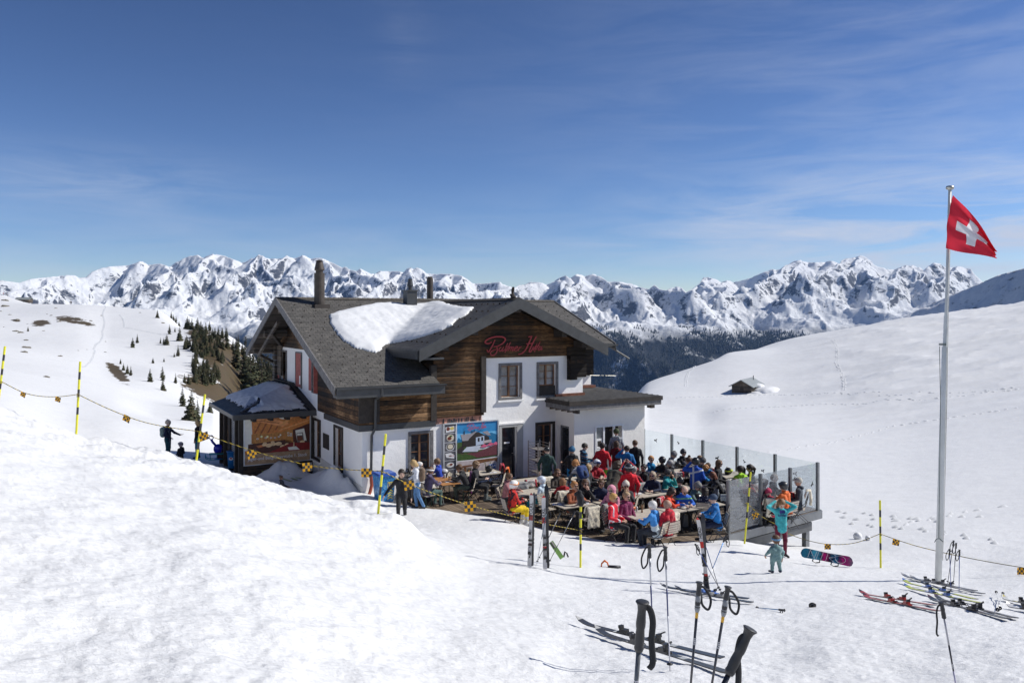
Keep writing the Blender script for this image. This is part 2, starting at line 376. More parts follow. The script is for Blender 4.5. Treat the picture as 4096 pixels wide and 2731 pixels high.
def snow_mat():
 m, nt, b = newmat('snow')
 L = nt.links.new; v = tc(nt)
 geo = nt.nodes.new('ShaderNodeNewGeometry')
 n1 = noise(nt, v, .6, 5, .6); n2 = noise(nt, v, 14, 6, .65)
 base = ramp(nt, n1, [(.3, (.71, .716, .723)), (.7, (.75, .753, .758))]).outputs[0]
 bare = nt.nodes.new('ShaderNodeAttribute'); bare.attribute_name = 'bare'
 nb = noise(nt, mapping(nt, v, (1, .5, 1)), .22, 9, .78)
 mask = mth(nt, 'MULTIPLY_ADD', bare.outputs['Fac'], 1.0, mth(nt, 'MULTIPLY', mth(nt, 'SUBTRACT', nb, .5), 3.2))
 mask = ramp(nt, mask, [(.46, (0, 0, 0)), (.5, (1, 1, 1))]).outputs[0]
 mask = mth(nt, 'MULTIPLY', mask, mth(nt, 'GREATER_THAN', bare.outputs['Fac'], .02))
 gcol = ramp(nt, noise(nt, v, .7, 7, .75), [(.25, (.035, .026, .014)), (.45, (.10, .068, .035)), (.6, (.075, .062, .028)), (.8, (.17, .12, .07))]).outputs[0]
 L(mixc(nt, mask, base, gcol), b.inputs['Base Color'])
 b.inputs['Roughness'].default_value = .62; b.inputs['Specular IOR Level'].default_value = .3
 b.inputs['Subsurface Weight'].default_value = 0
 # trodden surface: bump that fades with distance
 d = nt.nodes.new('ShaderNodeVectorMath'); d.operation = 'LENGTH'; L(geo.outputs['Position'], d.inputs[0])
 k = mth(nt, 'DIVIDE', 14, mth(nt, 'ADD', d.outputs['Value'], 8), clamp=True)
 vv = mapping(nt, v, (1, 1.6, 1))
 h = mth(nt, 'ADD', mth(nt, 'MULTIPLY', noise(nt, vv, 5.5, 6, .68), .75), mth(nt, 'MULTIPLY', noise(nt, vv, 1.3, 4, .6), 1.0))
 vo = nt.nodes.new('ShaderNodeTexVoronoi'); vo.inputs['Scale'].default_value = 7; L(vv, vo.inputs['Vector'])
 h = mth(nt, 'ADD', h, mth(nt, 'MULTIPLY', vo.outputs['Distance'], .16))
 h = mth(nt, 'MULTIPLY', h, k)
 h = mth(nt, 'ADD', h, mth(nt, 'MULTIPLY', mth(nt, 'MULTIPLY', noise(nt, mapping(nt, v, (.3, 3.2, 1), rot=(0, 0, -.45)), 1.7, 5, .6), .8), k))
 h2 = mth(nt, 'MULTIPLY', noise(nt, mapping(nt, v, (.5, 1.3, 1), rot=(0, 0, .35)), .5, 5, .6), mth(nt, 'SUBTRACT', 1, k))
 h = mth(nt, 'ADD', h, mth(nt, 'MULTIPLY', h2, 1.2))
 bump(nt, b, h, .5, .15)
 return m
# ================================================================== MOUNTAINS ACROSS THE VALLEY
SKY_L = [(-900,1090),(-400,1105),(0,1120),(77,1133),(122,1117),(194,1107),(230,1103),(260,1099),(300,1104),(316,1115),(345,1112),(367,1089),(423,1066),(459,1064),(515,1061),(540,1052),(566,1043),(585,1052),(597,1059),(620,1056),(638,1054),(660,1060),(679,1069),(700,1052),(714,1043),(740,1032),(760,1023),(791,1019),(811,1031),(835,1022),(857,1013),(878,1020),(898,1023),(930,1036),(969,1051),(985,1047),(1010,1030),(1031,1017),(1050,1022),(1064,1033),(1100,1034),(1132,1034),(1145,1020),(1160,1030),(1185,1032),(1200,1026),(1215,1018),(1232,1030),(1244,1036),(1270,1030),(1290,1032),(1315,1042),(1340,1056),(1369,1071),(1382,1066),(1404,1081),(1427,1083),(1442,1074),(1465,1086),(1485,1097),(1520,1083),(1545,1084),(1570,1084),(1592,1084),(1614,1090),(1625,1077),(1637,1068),(1655,1076),(1665,1070),(1681,1074),(1708,1091),(1748,1095),(1802,1094),(1846,1103),(1870,1118),(1890,1134),(1960,1131),(2003,1127),(2030,1140),(2055,1154),(2080,1138),(2110,1126),(2150,1127),(2185,1137),(2200,1135),(2222,1121),(2240,1110),(2262,1100),(2280,1115),(2295,1104),(2312,1094),(2330,1101),(2343,1104),(2360,1099),(2374,1095),(2401,1104),(2418,1117),(2432,1129),(2470,1127),(2508,1128),(2530,1135),(2557,1147),(2597,1158),(2610,1146),(2620,1138),(2637,1157),(2655,1161),(2668,1162),(2684,1150),(2702,1144),(2727,1151),(2738,1165),(2745,1172),(2776,1153),(2800,1134),(2814,1108),(2835,1108),(2852,1111),(2870,1120),(2883,1129),(2900,1124),(2914,1120),(2930,1126),(2954,1126),(2990,1113),(3030,1100),(3060,1086),(3093,1075),(3112,1079),(3120,1078),(3140,1062),(3155,1055),(3182,1041),(3199,1039),(3225,1048),(3260,1048),(3297,1048),(3315,1044),(3326,1041),(3345,1049),(3359,1057),(3364,1044),(3378,1036),(3405,1031),(3426,1028),(3436,1022),(3449,1022),(3462,1029),(3484,1044),(3497,1062),(3516,1068),(3542,1073),(3560,1076),(3575,1078),(3600,1070),(3620,1061),(3632,1059),(3645,1067),(3651,1057),(3658,1059),(3670,1072),(3678,1066),(3694,1082),(3712,1066),(3722,1060),(3732,1050),(3761,1055),(3770,1064),(3792,1070),(3815,1070),(3837,1064),(3860,1071),(3882,1074),(3900,1100),(3929,1129),(3970,1160),(4100,1180),(4500,1150),(5200,1120)]
def mountain_mesh():
 pxs = np.concatenate([np.linspace(-900, -60, 70), np.arange(-50, 4150, 3.2), np.linspace(4160, 5200, 60)])
 ds = np.concatenate([np.exp(np.linspace(math.log(1250), math.log(4000), 60)), np.linspace(4050, 15500, 500)])
 P, D = np.meshgrid(pxs, ds); X = (P - CX) / FPX * D; Y = D
 sk = np.array(SKY_L, float); n_ = len(sk); rs = np.random.default_rng(3)
 far = np.interp(sk[:, 0], [0, 400, 900, 1400, 1900, 2250, 2600, 3100, 3500, 4100], [9000, 10500, 11300, 10300, 9300, 9800, 11800, 10800, 11500, 11000])
 zig = np.zeros(n_)
 for i in range(1, n_ - 1): zig[i] = -1 if sk[i, 1] < (sk[i - 1, 1] + sk[i + 1, 1]) / 2 - .5 else (1 if sk[i, 1] > (sk[i - 1, 1] + sk[i + 1, 1]) / 2 + .5 else 0)
 rd = far + zig * rs.uniform(150, 520, n_) + 500 * np.sin(sk[:, 0] / 210)
 rx = (sk[:, 0] - CX) / FPX * rd; rz = (HY - sk[:, 1]) / FPX * rd
 wx = X + 500 * pnoise(X / 3100, Y / 3100); wy = Y + 500 * pnoise(X / 2900 + 9, Y / 2900)
 jx = X + 90 * fbm(X / 420, Y / 420, 4); jy = Y + 90 * fbm(X / 420 + 40, Y / 420, 4)
 small = ridged(wx / 900 + 5, wy / 1500, 5, gain=.5); ribs = ridged(wx / 520 + 1, wy / 900, 5, gain=.52); big = ridged(wx / 2600, wy / 3600, 5, gain=.45); fine = fbm(X / 130, Y / 160, 5, gain=.55)
 top = np.full(P.shape, -3000.)
 def ridge_line(x, y, z, mul, ext=1600):
  for i in range(len(x) - 1):
   ax, ay, az, bx, by, bz = x[i], y[i], z[i], x[i + 1], y[i + 1], z[i + 1]; pa = CX + FPX * ax / ay; pb = CX + FPX * bx / by; lo = min(pa, pb) - ext / ay * FPX; hi = max(pa, pb) + ext / ay * FPX
   c0, c1 = np.searchsorted(pxs, [lo, hi]); r0, r1 = np.searchsorted(ds, [min(ay, by) - 2600, max(ay, by) + 1500])
   if c1 <= c0 or r1 <= r0: continue
   gx = jx[r0:r1, c0:c1]; gy = jy[r0:r1, c0:c1]; ex, ey = bx - ax, by - ay; t = np.clip(((gx - ax) * ex + (gy - ay) * ey) / (ex * ex + ey * ey + 1), 0, 1)
   r = np.hypot(gx - ax - t * ex, gy - ay - t * ey); fall = np.where(r < 260, r * .96 - r * r * .0004, 222 + np.where(r < 1000, (r - 260) * .50, 370 + (r - 1000) * .33))
   sub = top[r0:r1, c0:c1]; np.maximum(sub, az + t * (bz - az) - fall * mul, out=sub)
 ridge_line(rx, rd, rz, 1.0)
 # spurs coming down from the peaks towards the valley, and a middle range of lower hills
 for i in range(2, n_ - 2):
  if zig[i] < 0 and 0 < sk[i, 0] < 4100 and rs.random() < .75:
   L_ = rs.uniform(900, 2300); m_ = 5; qx = [rx[i]]; qy = [rd[i]]; qz = [rz[i] - 5]; a_ = rs.normal(0, .38); dz = max(60, rz[i] - 120) * rs.uniform(.55, .95)
   for k in range(1, m_ + 1): f = k / m_; qx.append(rx[i] * (1 - f * L_ / rd[i]) + a_ * L_ * f + rs.normal(0, 50)); qy.append(rd[i] - L_ * f); qz.append(rz[i] - dz * f ** .72 + rs.normal(0, 12) + (18 if k % 2 else -12))
   ridge_line(qx, qy, qz, 1.15, 900)
 q = D / 11000
 base = np.interp(D, [1250, 2600, 3700, 4600, 5500, 6500, 7700, 9200, 12000, 15500], [-700, -1300, -1250, -800, -520, -300, -70, 110, 150, -300])
 base = base + np.interp(D, [1250, 3700, 6500, 8500, 11000], [120, 200, 240, 190, 60]) * (big - .95) + 70 * (small - .9)
 depth = np.clip((top + 3000) / 3000, 0, 1); away = np.clip(-(top - np.interp(P, sk[:, 0], (HY - sk[:, 1]) / FPX) * D) / 260, 0, 1)
 top = top + away ** 1.3 * (85 * (ribs - .95) + 45 * (small - .9))
 kk = 60.; hmx = np.clip(.5 + .5 * (top - base) / kk, 0, 1); Z = top * hmx + base * (1 - hmx) + kk * hmx * (1 - hmx) + 20 * fine * (.25 + .75 * away)
 tgt = (HY - np.interp(pxs, sk[:, 0], sk[:, 1])) / FPX; Z = Z - np.maximum(Z / D - tgt[None, :], 0) * D * .9
 V = np.stack([X, Y, Z], -1).reshape(-1, 3); nr, nc = P.shape; idx = np.arange(nr * nc).reshape(nr, nc)
 Fq = np.stack([idx[:-1, :-1], idx[:-1, 1:], idx[1:, 1:], idx[1:, :-1]], -1).reshape(-1, 4)
 me = npmesh('mountains', V, Fq); me.materials.append(mountain_mat())
 o = bpy.data.objects.new('mountains', me); col.objects.link(o); tag(o, kind='structure')
 # far-off forest below the tree line: many small conifers, one mass
 n = 105000
 ok = (D > 3300) & (D < 8200) & (P > -30) & (P < 4130)
 ydisp = HY - Z / D * FPX
 line = np.interp(P, [0, 600, 900, 1100, 2200, 2400, 2600, 2800, 3000, 3200, 3400, 3500], [1560, 1480, 1370, 1340, 1280, 1310, 1310, 1320, 1325, 1320, 1330, 1340])
 treel = (HY - line) / FPX * 6200 - 40 + 55 * fbm(X / 500, Y / 900, 4) + 30 * small
 dens = np.where(ok & (Z < treel), 1.0, 0) * np.clip((treel - Z) / 120, .12, 1)
 gul = np.clip((ridged(wx / 520 + 2, wy / 2600, 3) - 1.02) * 4, 0, 1); gul2 = np.clip((ridged(X / 330 + 4, Y / 5200, 2) - 1.12) * 6, 0, 1); dens *= (1 - gul * .97) * (1 - gul2 * .95)
 clear = np.clip((fbm(X / 420, Y / 420, 3) - .36) * 9, 0, 1); dens *= 1 - clear * np.clip((Z + 560) / 60, 0, 1)
 dens *= D                                              # equal numbers per area
 # only the slope that faces the terrace shows
 vis = np.maximum.accumulate(Z / D, axis=0); seen = (Z / D) >= vis - .0009; dens *= np.where(seen, 1, .05)
 seenpx = np.clip((ydisp - 1180) / 100, 0, 1); dens *= seenpx
 p = dens.ravel() / dens.sum(); pick = rng.choice(len(p), n, p=p)
 cx = X.ravel()[pick] + rng.normal(0, 9, n); cy = Y.ravel()[pick] + rng.normal(0, 12, n); cz = Z.ravel()[pick] - 3
 hh = rng.uniform(14, 27, n) * np.clip(cy / 5600, .7, 1.25); w = hh * rng.uniform(.2, .3, n); a0 = rng.uniform(0, 1.5, n)
 ring = np.stack([np.stack([cx + w * np.cos(a0 + k * 2.094), cy + w * np.sin(a0 + k * 2.094), cz], -1) for k in range(3)] + [np.stack([cx, cy, cz + hh], -1)], 1)
 V = ring.reshape(-1, 3); b = np.arange(n) * 4
 T = np.concatenate([np.stack([b, b + 1, b + 3], -1), np.stack([b + 1, b + 2, b + 3], -1), np.stack([b + 2, b, b + 3], -1)])
 me = npmesh('far_forest', V, T, False); me.materials.append(plain('far_needles', (.009, .015, .014), .9, 0, .4, .002))
 o = bpy.data.objects.new('far_forest', me); col.objects.link(o)
 tag(o, 'dark blue green forest on the far mountain side under the snow fields', 'forest', kind='stuff')
def mountain_mat():
 m, nt, b = newmat('alpine_snow_and_rock'); L = nt.links.new
 v = tc(nt); geo = nt.nodes.new('ShaderNodeNewGeometry')
 sx = nt.nodes.new('ShaderNodeSeparateXYZ'); L(geo.outputs['Normal'], sx.inputs[0])
 ps = nt.nodes.new('ShaderNodeSeparateXYZ'); L(geo.outputs['Position'], ps.inputs[0])
 n1 = noise(nt, v, .0045, 9, .68); n2 = noise(nt, mapping(nt, v, (1, 1, 2.2)), .014, 8, .78, .6)
 n3 = noise(nt, v, .0011, 4, .6)
 s = mth(nt, 'ADD', sx.outputs['Z'], mth(nt, 'MULTIPLY', mth(nt, 'SUBTRACT', n1, .5), .42))
 s = mth(nt, 'ADD', s, mth(nt, 'MULTIPLY', mth(nt, 'SUBTRACT', n2, .5), 1.1))
 s = mth(nt, 'ADD', s, mth(nt, 'MULTIPLY', mth(nt, 'SUBTRACT', .5, n3), .35))
 rock = ramp(nt, s, [(.51, (1, 1, 1)), (.59, (0, 0, 0))]).outputs[0]
 rc = ramp(nt, n2, [(.3, (.035, .037, .042)), (.55, (.085, .085, .09)), (.75, (.17, .165, .16))]).outputs[0]
 snowc = ramp(nt, n1, [(.3, (.70, .72, .75)), (.7, (.80, .805, .81))]).outputs[0]
 # low slopes: bare winter ground and undergrowth between the trees
 low = mth(nt, 'DIVIDE', mth(nt, 'SUBTRACT', mth(nt, 'ADD', -200, mth(nt, 'MULTIPLY', n1, 200)), ps.outputs['Z']), 130, clamp=True)
 low = mth(nt, 'MULTIPLY', low, ramp(nt, noise(nt, mapping(nt, v, (1, .4, 1)), .006, 7, .7), [(.32, (0, 0, 0)), (.45, (1, 1, 1))]).outputs[0])
 c = mixc(nt, rock, snowc, rc); c = mixc(nt, low, c, (.022, .026, .028))
 L(c, b.inputs['Base Color']); b.inputs['Roughness'].default_value = .8; b.inputs['Specular IOR Level'].default_value = .15
 h = mth(nt, 'ADD', mth(nt, 'MULTIPLY', n1, 1.0), mth(nt, 'MULTIPLY', n2, .5))
 bump(nt, b, h, .7, 38)
 return m
def side_ridge():
 """nearer shady snow ridge at the right, about 2.5 km off"""
 pxs = np.arange(3480, 5200, 6.0); ds = np.linspace(1300, 5200, 260)
 P, D = np.meshgrid(pxs, ds); X = (P - CX) / FPX * D
 yt = np.interp(P, [3480, 3605, 3700, 3810, 3929, 3989, 4096, 4300, 5200], [1300, 1271, 1226, 1178, 1129, 1102, 1072, 1040, 1000])
 dc = np.interp(P, [3480, 3605, 4500, 5200], [4500, 4200, 2100, 1700]); top = (HY - yt) / FPX * dc; q = D / dc
 Z = np.interp(q, [.5, .7, .85, 1.0, 1.1, 1.25], [-1.2, -.7, -.12, 1, .6, -.8]); Z = np.where(Z > 0, Z * top + (1 - Z) * -40, top * 0 + Z * 260 - 40)
 Z = Z + 52 * (ridged(X / 420 + D / 900, D / 700, 4) - .9) * np.interp(q, [.5, .95, 1, 1.05], [1, .6, .05, .4]) + 8 * fbm(X / 70, D / 70, 3)
 el = Z / D; tgt = (HY - np.interp(pxs, [3480, 3605, 3700, 3810, 3929, 3989, 4096, 4300, 5200], [1300, 1271, 1226, 1178, 1129, 1102, 1072, 1040, 1000])) / FPX
 Z = Z - np.maximum(el - tgt[None, :], 0) * D; el = Z / D
 Z = Z + (tgt - el.max(axis=0))[None, :] * D * np.exp(-((q - 1) / .08) ** 2)
 V = np.stack([X, D, Z], -1).reshape(-1, 3); nr, nc = P.shape; idx = np.arange(nr * nc).reshape(nr, nc)
 Fq = np.stack([idx[:-1, :-1], idx[:-1, 1:], idx[1:, 1:], idx[1:, :-1]], -1).reshape(-1, 4)
 me = npmesh('hillside', V, Fq)
 m, nt, b = newmat('ridge_snow'); v = tc(nt)
 c = ramp(nt, noise(nt, mapping(nt, v, (1, 1, 2.5)), .012, 9, .74), [(.33, (.10, .095, .09)), (.43, (.62, .64, .68)), (.6, (.72, .73, .75))]).outputs[0]
 nt.links.new(c, b.inputs['Base Color']); b.inputs['Roughness'].default_value = .8
 bump(nt, b, noise(nt, v, .02, 8, .65), .6, 9)
 me.materials.append(m); o = bpy.data.objects.new('hillside', me); col.objects.link(o); tag(o, kind='structure')
# ================================================================== SUN, SKY, AIR, CAMERA
SUN_AZ = R(83.0); SUN_EL = R(42.0)
def lighting():
 w = bpy.data.worlds.new('World'); sc.world = w; w.use_nodes = True; nt = w.node_tree; L = nt.links.new
 bg = nt.nodes['Background']; sky = nt.nodes.new('ShaderNodeTexSky'); sky.sky_type = 'NISHITA'; sky.sun_disc = False
 sky.sun_elevation = SUN_EL; sky.sun_rotation = SUN_AZ; sky.altitude = 2300; sky.air_density = 1.0; sky.dust_density = .6; sky.ozone_density = 2.2
 g = tc(nt, 'Generated'); sx = nt.nodes.new('ShaderNodeSeparateXYZ'); L(g, sx.inputs[0])
 az = mth(nt, 'ARCTAN2', sx.outputs['X'], sx.outputs['Y'])
 # thin high cloud: streaks low on the right, a wisp high on the left
 cmb = nt.nodes.new('ShaderNodeCombineXYZ'); L(az, cmb.inputs[0]); L(sx.outputs['Z'], cmb.inputs[1])
 vv = mapping(nt, cmb.outputs[0], (2.2, 15, 1), rot=(0, 0, -.05))
 c1 = noise(nt, vv, 2.1, 8, .62, .6)
 c1 = ramp(nt, c1, [(.38, (0, 0, 0)), (.72, (1, 1, 1))]).outputs[0]
 def bell(x, c, s):
  t = mth(nt, 'DIVIDE', mth(nt, 'SUBTRACT', x, c), s); return mth(nt, 'POWER', 2.718, mth(nt, 'MULTIPLY', mth(nt, 'MULTIPLY', t, t), -1))
 mk = mth(nt, 'MULTIPLY', bell(az, .52, .27), bell(sx.outputs['Z'], .095, .065))
 mk2 = mth(nt, 'MULTIPLY', bell(az, .6, .5), mth(nt, 'MULTIPLY', bell(sx.outputs['Z'], .26, .14), .16))
 mk3 = mth(nt, 'MULTIPLY', bell(az, -.5, .16), mth(nt, 'MULTIPLY', bell(sx.outputs['Z'], .145, .03), .35))
 mk4 = mth(nt, 'MULTIPLY', bell(az, -.135, .03), mth(nt, 'MULTIPLY', bell(sx.outputs['Z'], .33, .05), .05))
 mk5 = mth(nt, 'MULTIPLY', bell(sx.outputs['Z'], .07, .045), .22)
 mm = mth(nt, 'ADD', mth(nt, 'ADD', mk, mk2), mth(nt, 'ADD', mth(nt, 'ADD', mk3, mk4), mk5))
 cl = mth(nt, 'MULTIPLY', c1, mth(nt, 'MULTIPLY', mm, 1.25), clamp=True)
 gm = nt.nodes.new('ShaderNodeGamma'); gm.inputs[1].default_value = 1.6; L(sky.outputs[0], gm.inputs[0])
 tint = mixc(nt, 1.0, gm.outputs[0], (.38, .33, .315), 'MULTIPLY')     # thin, dry, very blue air at 2300 m
 mx = mixc(nt, cl, tint, (6.3, 6.6, 7.2))
 L(mx, bg.inputs['Color']); bg.inputs['Strength'].default_value = .10
 s = bpy.data.lights.new('sun', 'SUN'); s.energy = 4.4; s.angle = R(.53); s.color = (1, .965, .90)
 o = bpy.data.objects.new('sun', s); col.objects.link(o)
 d = Vector((math.sin(SUN_AZ) * math.cos(SUN_EL), math.cos(SUN_AZ) * math.cos(SUN_EL), math.sin(SUN_EL)))
 o.rotation_euler = d.to_track_quat('Z', 'Y').to_euler(); o.location = d * 50
 cam = bpy.data.cameras.new('camera'); cam.sensor_width = 36; cam.lens = 36 * FPX / 4096; cam.shift_y = -(1365.5 - HY) / 4096
 cam.clip_end = 60000; cam.clip_start = .1
 c = bpy.data.objects.new('camera', cam); col.objects.link(c); c.rotation_euler = (R(90), 0, 0); sc.camera = c
 sc.view_settings.view_transform = 'Standard'; sc.view_settings.look = 'None'; sc.view_settings.exposure = .25; sc.view_settings.gamma = 1
 sc.render.engine = 'CYCLES'
def haze():
 mb = MB(); mb.box((-16000, -300, -3200), (16000, 18000, 1900)); o = mb.build('haze', None or hazemat())
 tag(o, 'thin blue mountain air between the terrace and the far peaks', 'haze', kind='stuff')
def hazemat():
 m = bpy.data.materials.new('air'); m.use_nodes = True; nt = m.node_tree
 nt.nodes.remove(nt.nodes['Principled BSDF']); v = nt.nodes.new('ShaderNodeVolumePrincipled')
 v.inputs['Color'].default_value = (.26, .50, 1.0, 1); v.inputs['Density'].default_value = 2.2e-5; v.inputs['Anisotropy'].default_value = .1
 nt.links.new(v.outputs[0], nt.nodes['Material Output'].inputs['Volume']); return m
# ================================================================== MATERIALS OF THE HOUSE
def stucco(name='white_render', c=(.90, .89, .87), lo=.9):
 if name in MATS: return MATS[name]
 m, nt, b = newmat(name); v = tc(nt); L = nt.links.new
 n1 = noise(nt, v, .7, 6, .6); r = ramp(nt, n1, [(.25, tuple(x * lo for x in c)), (.6, c)]).outputs[0]
 st = noise(nt, mapping(nt, v, (2.2, 2.2, .3)), 1.4, 6, .7); sr = ramp(nt, st, [(.62, (0, 0, 0)), (.8, (1, 1, 1))]).outputs[0]
 r = mixc(nt, mth(nt, 'MULTIPLY', sr, .35), r, tuple(x * .62 for x in c))
 L(r, b.inputs['Base Color']); b.inputs['Roughness'].default_value = .9; b.inputs['Specular IOR Level'].default_value = .2
 bump(nt, b, mth(nt, 'ADD', noise(nt, v, 5, 5, .6), mth(nt, 'MULTIPLY', noise(nt, v, 17, 4, .7), .5)), .5, .03)
 MATS[name] = m; return m
def planks(name, pitch=.165, dark=(.012, .009, .007), mid=(.10, .052, .022), light=(.27, .155, .075), bias=0.0, axis='Z', grey=0.0):
 """sun-burnt larch boards with black weathering, knots and open joints"""
 if name in MATS: return MATS[name]
 m, nt, b = newmat(name); v = tc(nt); L = nt.links.new
 sx = nt.nodes.new('ShaderNodeSeparateXYZ'); L(v, sx.inputs[0]); z = sx.outputs[axis]
 row = mth(nt, 'DIVIDE', z, pitch); fl = mth(nt, 'FLOOR', row); fr = mth(nt, 'FRACT', row)
 wn = nt.nodes.new('ShaderNodeTexWhiteNoise'); wn.noise_dimensions = '1D'; L(fl, wn.inputs['W'])
 if axis == 'Z': sc_ = (1.1, 1.1, 9)
 elif axis == 'X': sc_ = (9, 1, 1.1)
 else: sc_ = (1, 9, 1.1)
 gr = noise(nt, mapping(nt, v, sc_), 3.2, 8, .68, .8)
 big = noise(nt, v, .42, 5, .62, .5)
 kn = nt.nodes.new('ShaderNodeTexVoronoi'); kn.inputs['Scale'].default_value = 3.1; L(mapping(nt, v, (1, 1, 2.0) if axis == 'Z' else (1, 1, 1)), kn.inputs['Vector'])
 knot = mth(nt, 'LESS_THAN', kn.outputs['Distance'], .085)
 f = mth(nt, 'ADD', mth(nt, 'MULTIPLY', gr, .95), mth(nt, 'MULTIPLY', big, 1.35))
 f = mth(nt, 'ADD', f, mth(nt, 'MULTIPLY', wn.outputs['Value'], .26)); f = mth(nt, 'ADD', f, -.86 + bias)
 c = ramp(nt, f, [(.18, dark), (.36, tuple((a + q) / 2 for a, q in zip(dark, mid))), (.5, mid), (.72, light), (.9, tuple(min(1, q * 1.5) for q in light))]).outputs[0]
 if grey: c = mixc(nt, grey, c, (.13, .125, .12))
 c = mixc(nt, mth(nt, 'MULTIPLY', knot, .85), c, dark)
 gap = mth(nt, 'LESS_THAN', mth(nt, 'ABSOLUTE', mth(nt, 'SUBTRACT', fr, .5)), .462)
 c = mixc(nt, gap, (.004, .003, .003), c)
 L(c, b.inputs['Base Color']); b.inputs['Roughness'].default_value = .75; b.inputs['Specular IOR Level'].default_value = .25
 rnd = mth(nt, 'SUBTRACT', 1, mth(nt, 'POWER', mth(nt, 'ABSOLUTE', mth(nt, 'MULTIPLY', mth(nt, 'SUBTRACT', fr, .5), 2)), 4))
 h = mth(nt, 'ADD', rnd, mth(nt, 'MULTIPLY', gr, .45)); bump(nt, b, h, .7, .02)
 MATS[name] = m; return m
def slates():
 m, nt, b = newmat('slates'); L = nt.links.new; uv = tc(nt, 'UV')
 br = nt.nodes.new('ShaderNodeTexBrick'); L(mapping(nt, uv, (1, 1, 1)), br.inputs['Vector'])
 br.offset = .5; br.inputs['Scale'].default_value = 1; br.inputs['Brick Width'].default_value = .30; br.inputs['Row Height'].default_value = .185
 br.inputs['Mortar Size'].default_value = .011; br.inputs['Mortar Smooth'].default_value = .3; br.inputs['Bias'].default_value = 0
 br.inputs['Color1'].default_value = (.078, .074, .068, 1); br.inputs['Color2'].default_value = (.125, .118, .108, 1); br.inputs['Mortar'].default_value = (.012, .011, .010, 1)
 n1 = noise(nt, uv, .55, 5, .65); n2 = noise(nt, uv, 9, 5, .75)
 c = mixc(nt, mth(nt, 'MULTIPLY', ramp(nt, n2, [(.55, (0, 0, 0)), (.63, (1, 1, 1))]).outputs[0], ramp(nt, n1, [(.42, (.1, .1, .1)), (.65, (1, 1, 1))]).outputs[0]), br.outputs['Color'], (.26, .235, .20))
 c = mixc(nt, ramp(nt, noise(nt, uv, 1.6, 4, .6), [(.4, (0, 0, 0)), (.75, (.5, .5, .5))]).outputs[0], c, (.055, .05, .046))
 L(c, b.inputs['Base Color']); b.inputs['Roughness'].default_value = .62; b.inputs['Specular IOR Level'].default_value = .35
 sx = nt.nodes.new('ShaderNodeSeparateXYZ'); L(uv, sx.inputs[0])
 saw = mth(nt, 'FRACT', mth(nt, 'DIVIDE', sx.outputs['Y'], .185))
 h = mth(nt, 'ADD', mth(nt, 'MULTIPLY', mth(nt, 'SUBTRACT', 1, saw), 1.0), mth(nt, 'ADD', mth(nt, 'MULTIPLY', mth(nt, 'SUBTRACT', 1, br.outputs['Fac']), .4), mth(nt, 'MULTIPLY', n2, .3)))
 bump(nt, b, h, .8, .03)
 MATS['slates'] = m; return m
def glass_dark(name='window_glass', c=(.02, .022, .026)):
 if name in MATS: return MATS[name]
 m, nt, b = newmat(name); b.inputs['Roughness'].default_value = .06; b.inputs['Specular IOR Level'].default_value = .7
 v = tc(nt); r = ramp(nt, noise(nt, v, 1.4, 4, .6), [(.4, c), (.75, tuple(x * 3 for x in c))]).outputs[0]; nt.links.new(r, b.inputs['Base Color'])
 MATS[name] = m; return m
MW = stucco(); MCREAM = stucco('cream_render', (.86, .83, .78)); MPLINTH = stucco('grey_plinth', (.60, .59, .56))
MWOOD = planks('burnt_boards', .17, bias=-.085); MWOODD = planks('black_boards', .19, bias=-.26); MWOODL = planks('side_logs', .19, light=(.34, .20, .10), bias=.02)
MBEAM = planks('old_beams', .3, mid=(.10, .07, .045), light=(.22, .17, .12), bias=.05, grey=.35)
MBEAMD = plain('dark_beam', (.035, .028, .023), .8, 0, .4, 6, .3)
MMETAL = plain('dark_sheet_metal', (.045, .047, .05), .5, .0, .25, 3, .1)
MSLATE = slates(); MGREYW = plain('weathered_grey_wood', (.15, .145, .145), .8, 0, .35, 7, .4)
MFRAME = plain('window_larch', (.20, .095, .04), .6, 0, .35, 6, .2); MCURT = plain('net_curtain', (.42, .43, .46), .9, 0, .1, 3)
MRED = plain('faded_red_boards', (.36, .10, .085), .8, 0, .25, 6, .3); MGLASS = glass_dark()
MCOPPER = plain('copper_flashing', (.22, .09, .055), .45, .4, .4, 3); MSALMON = plain('salmon_paint', (.50, .24, .17), .85, 0, .2, 6)
MSNOWR = plain('roof_snow', (.72, .73, .745), .7, 0, .03, 3, .4)
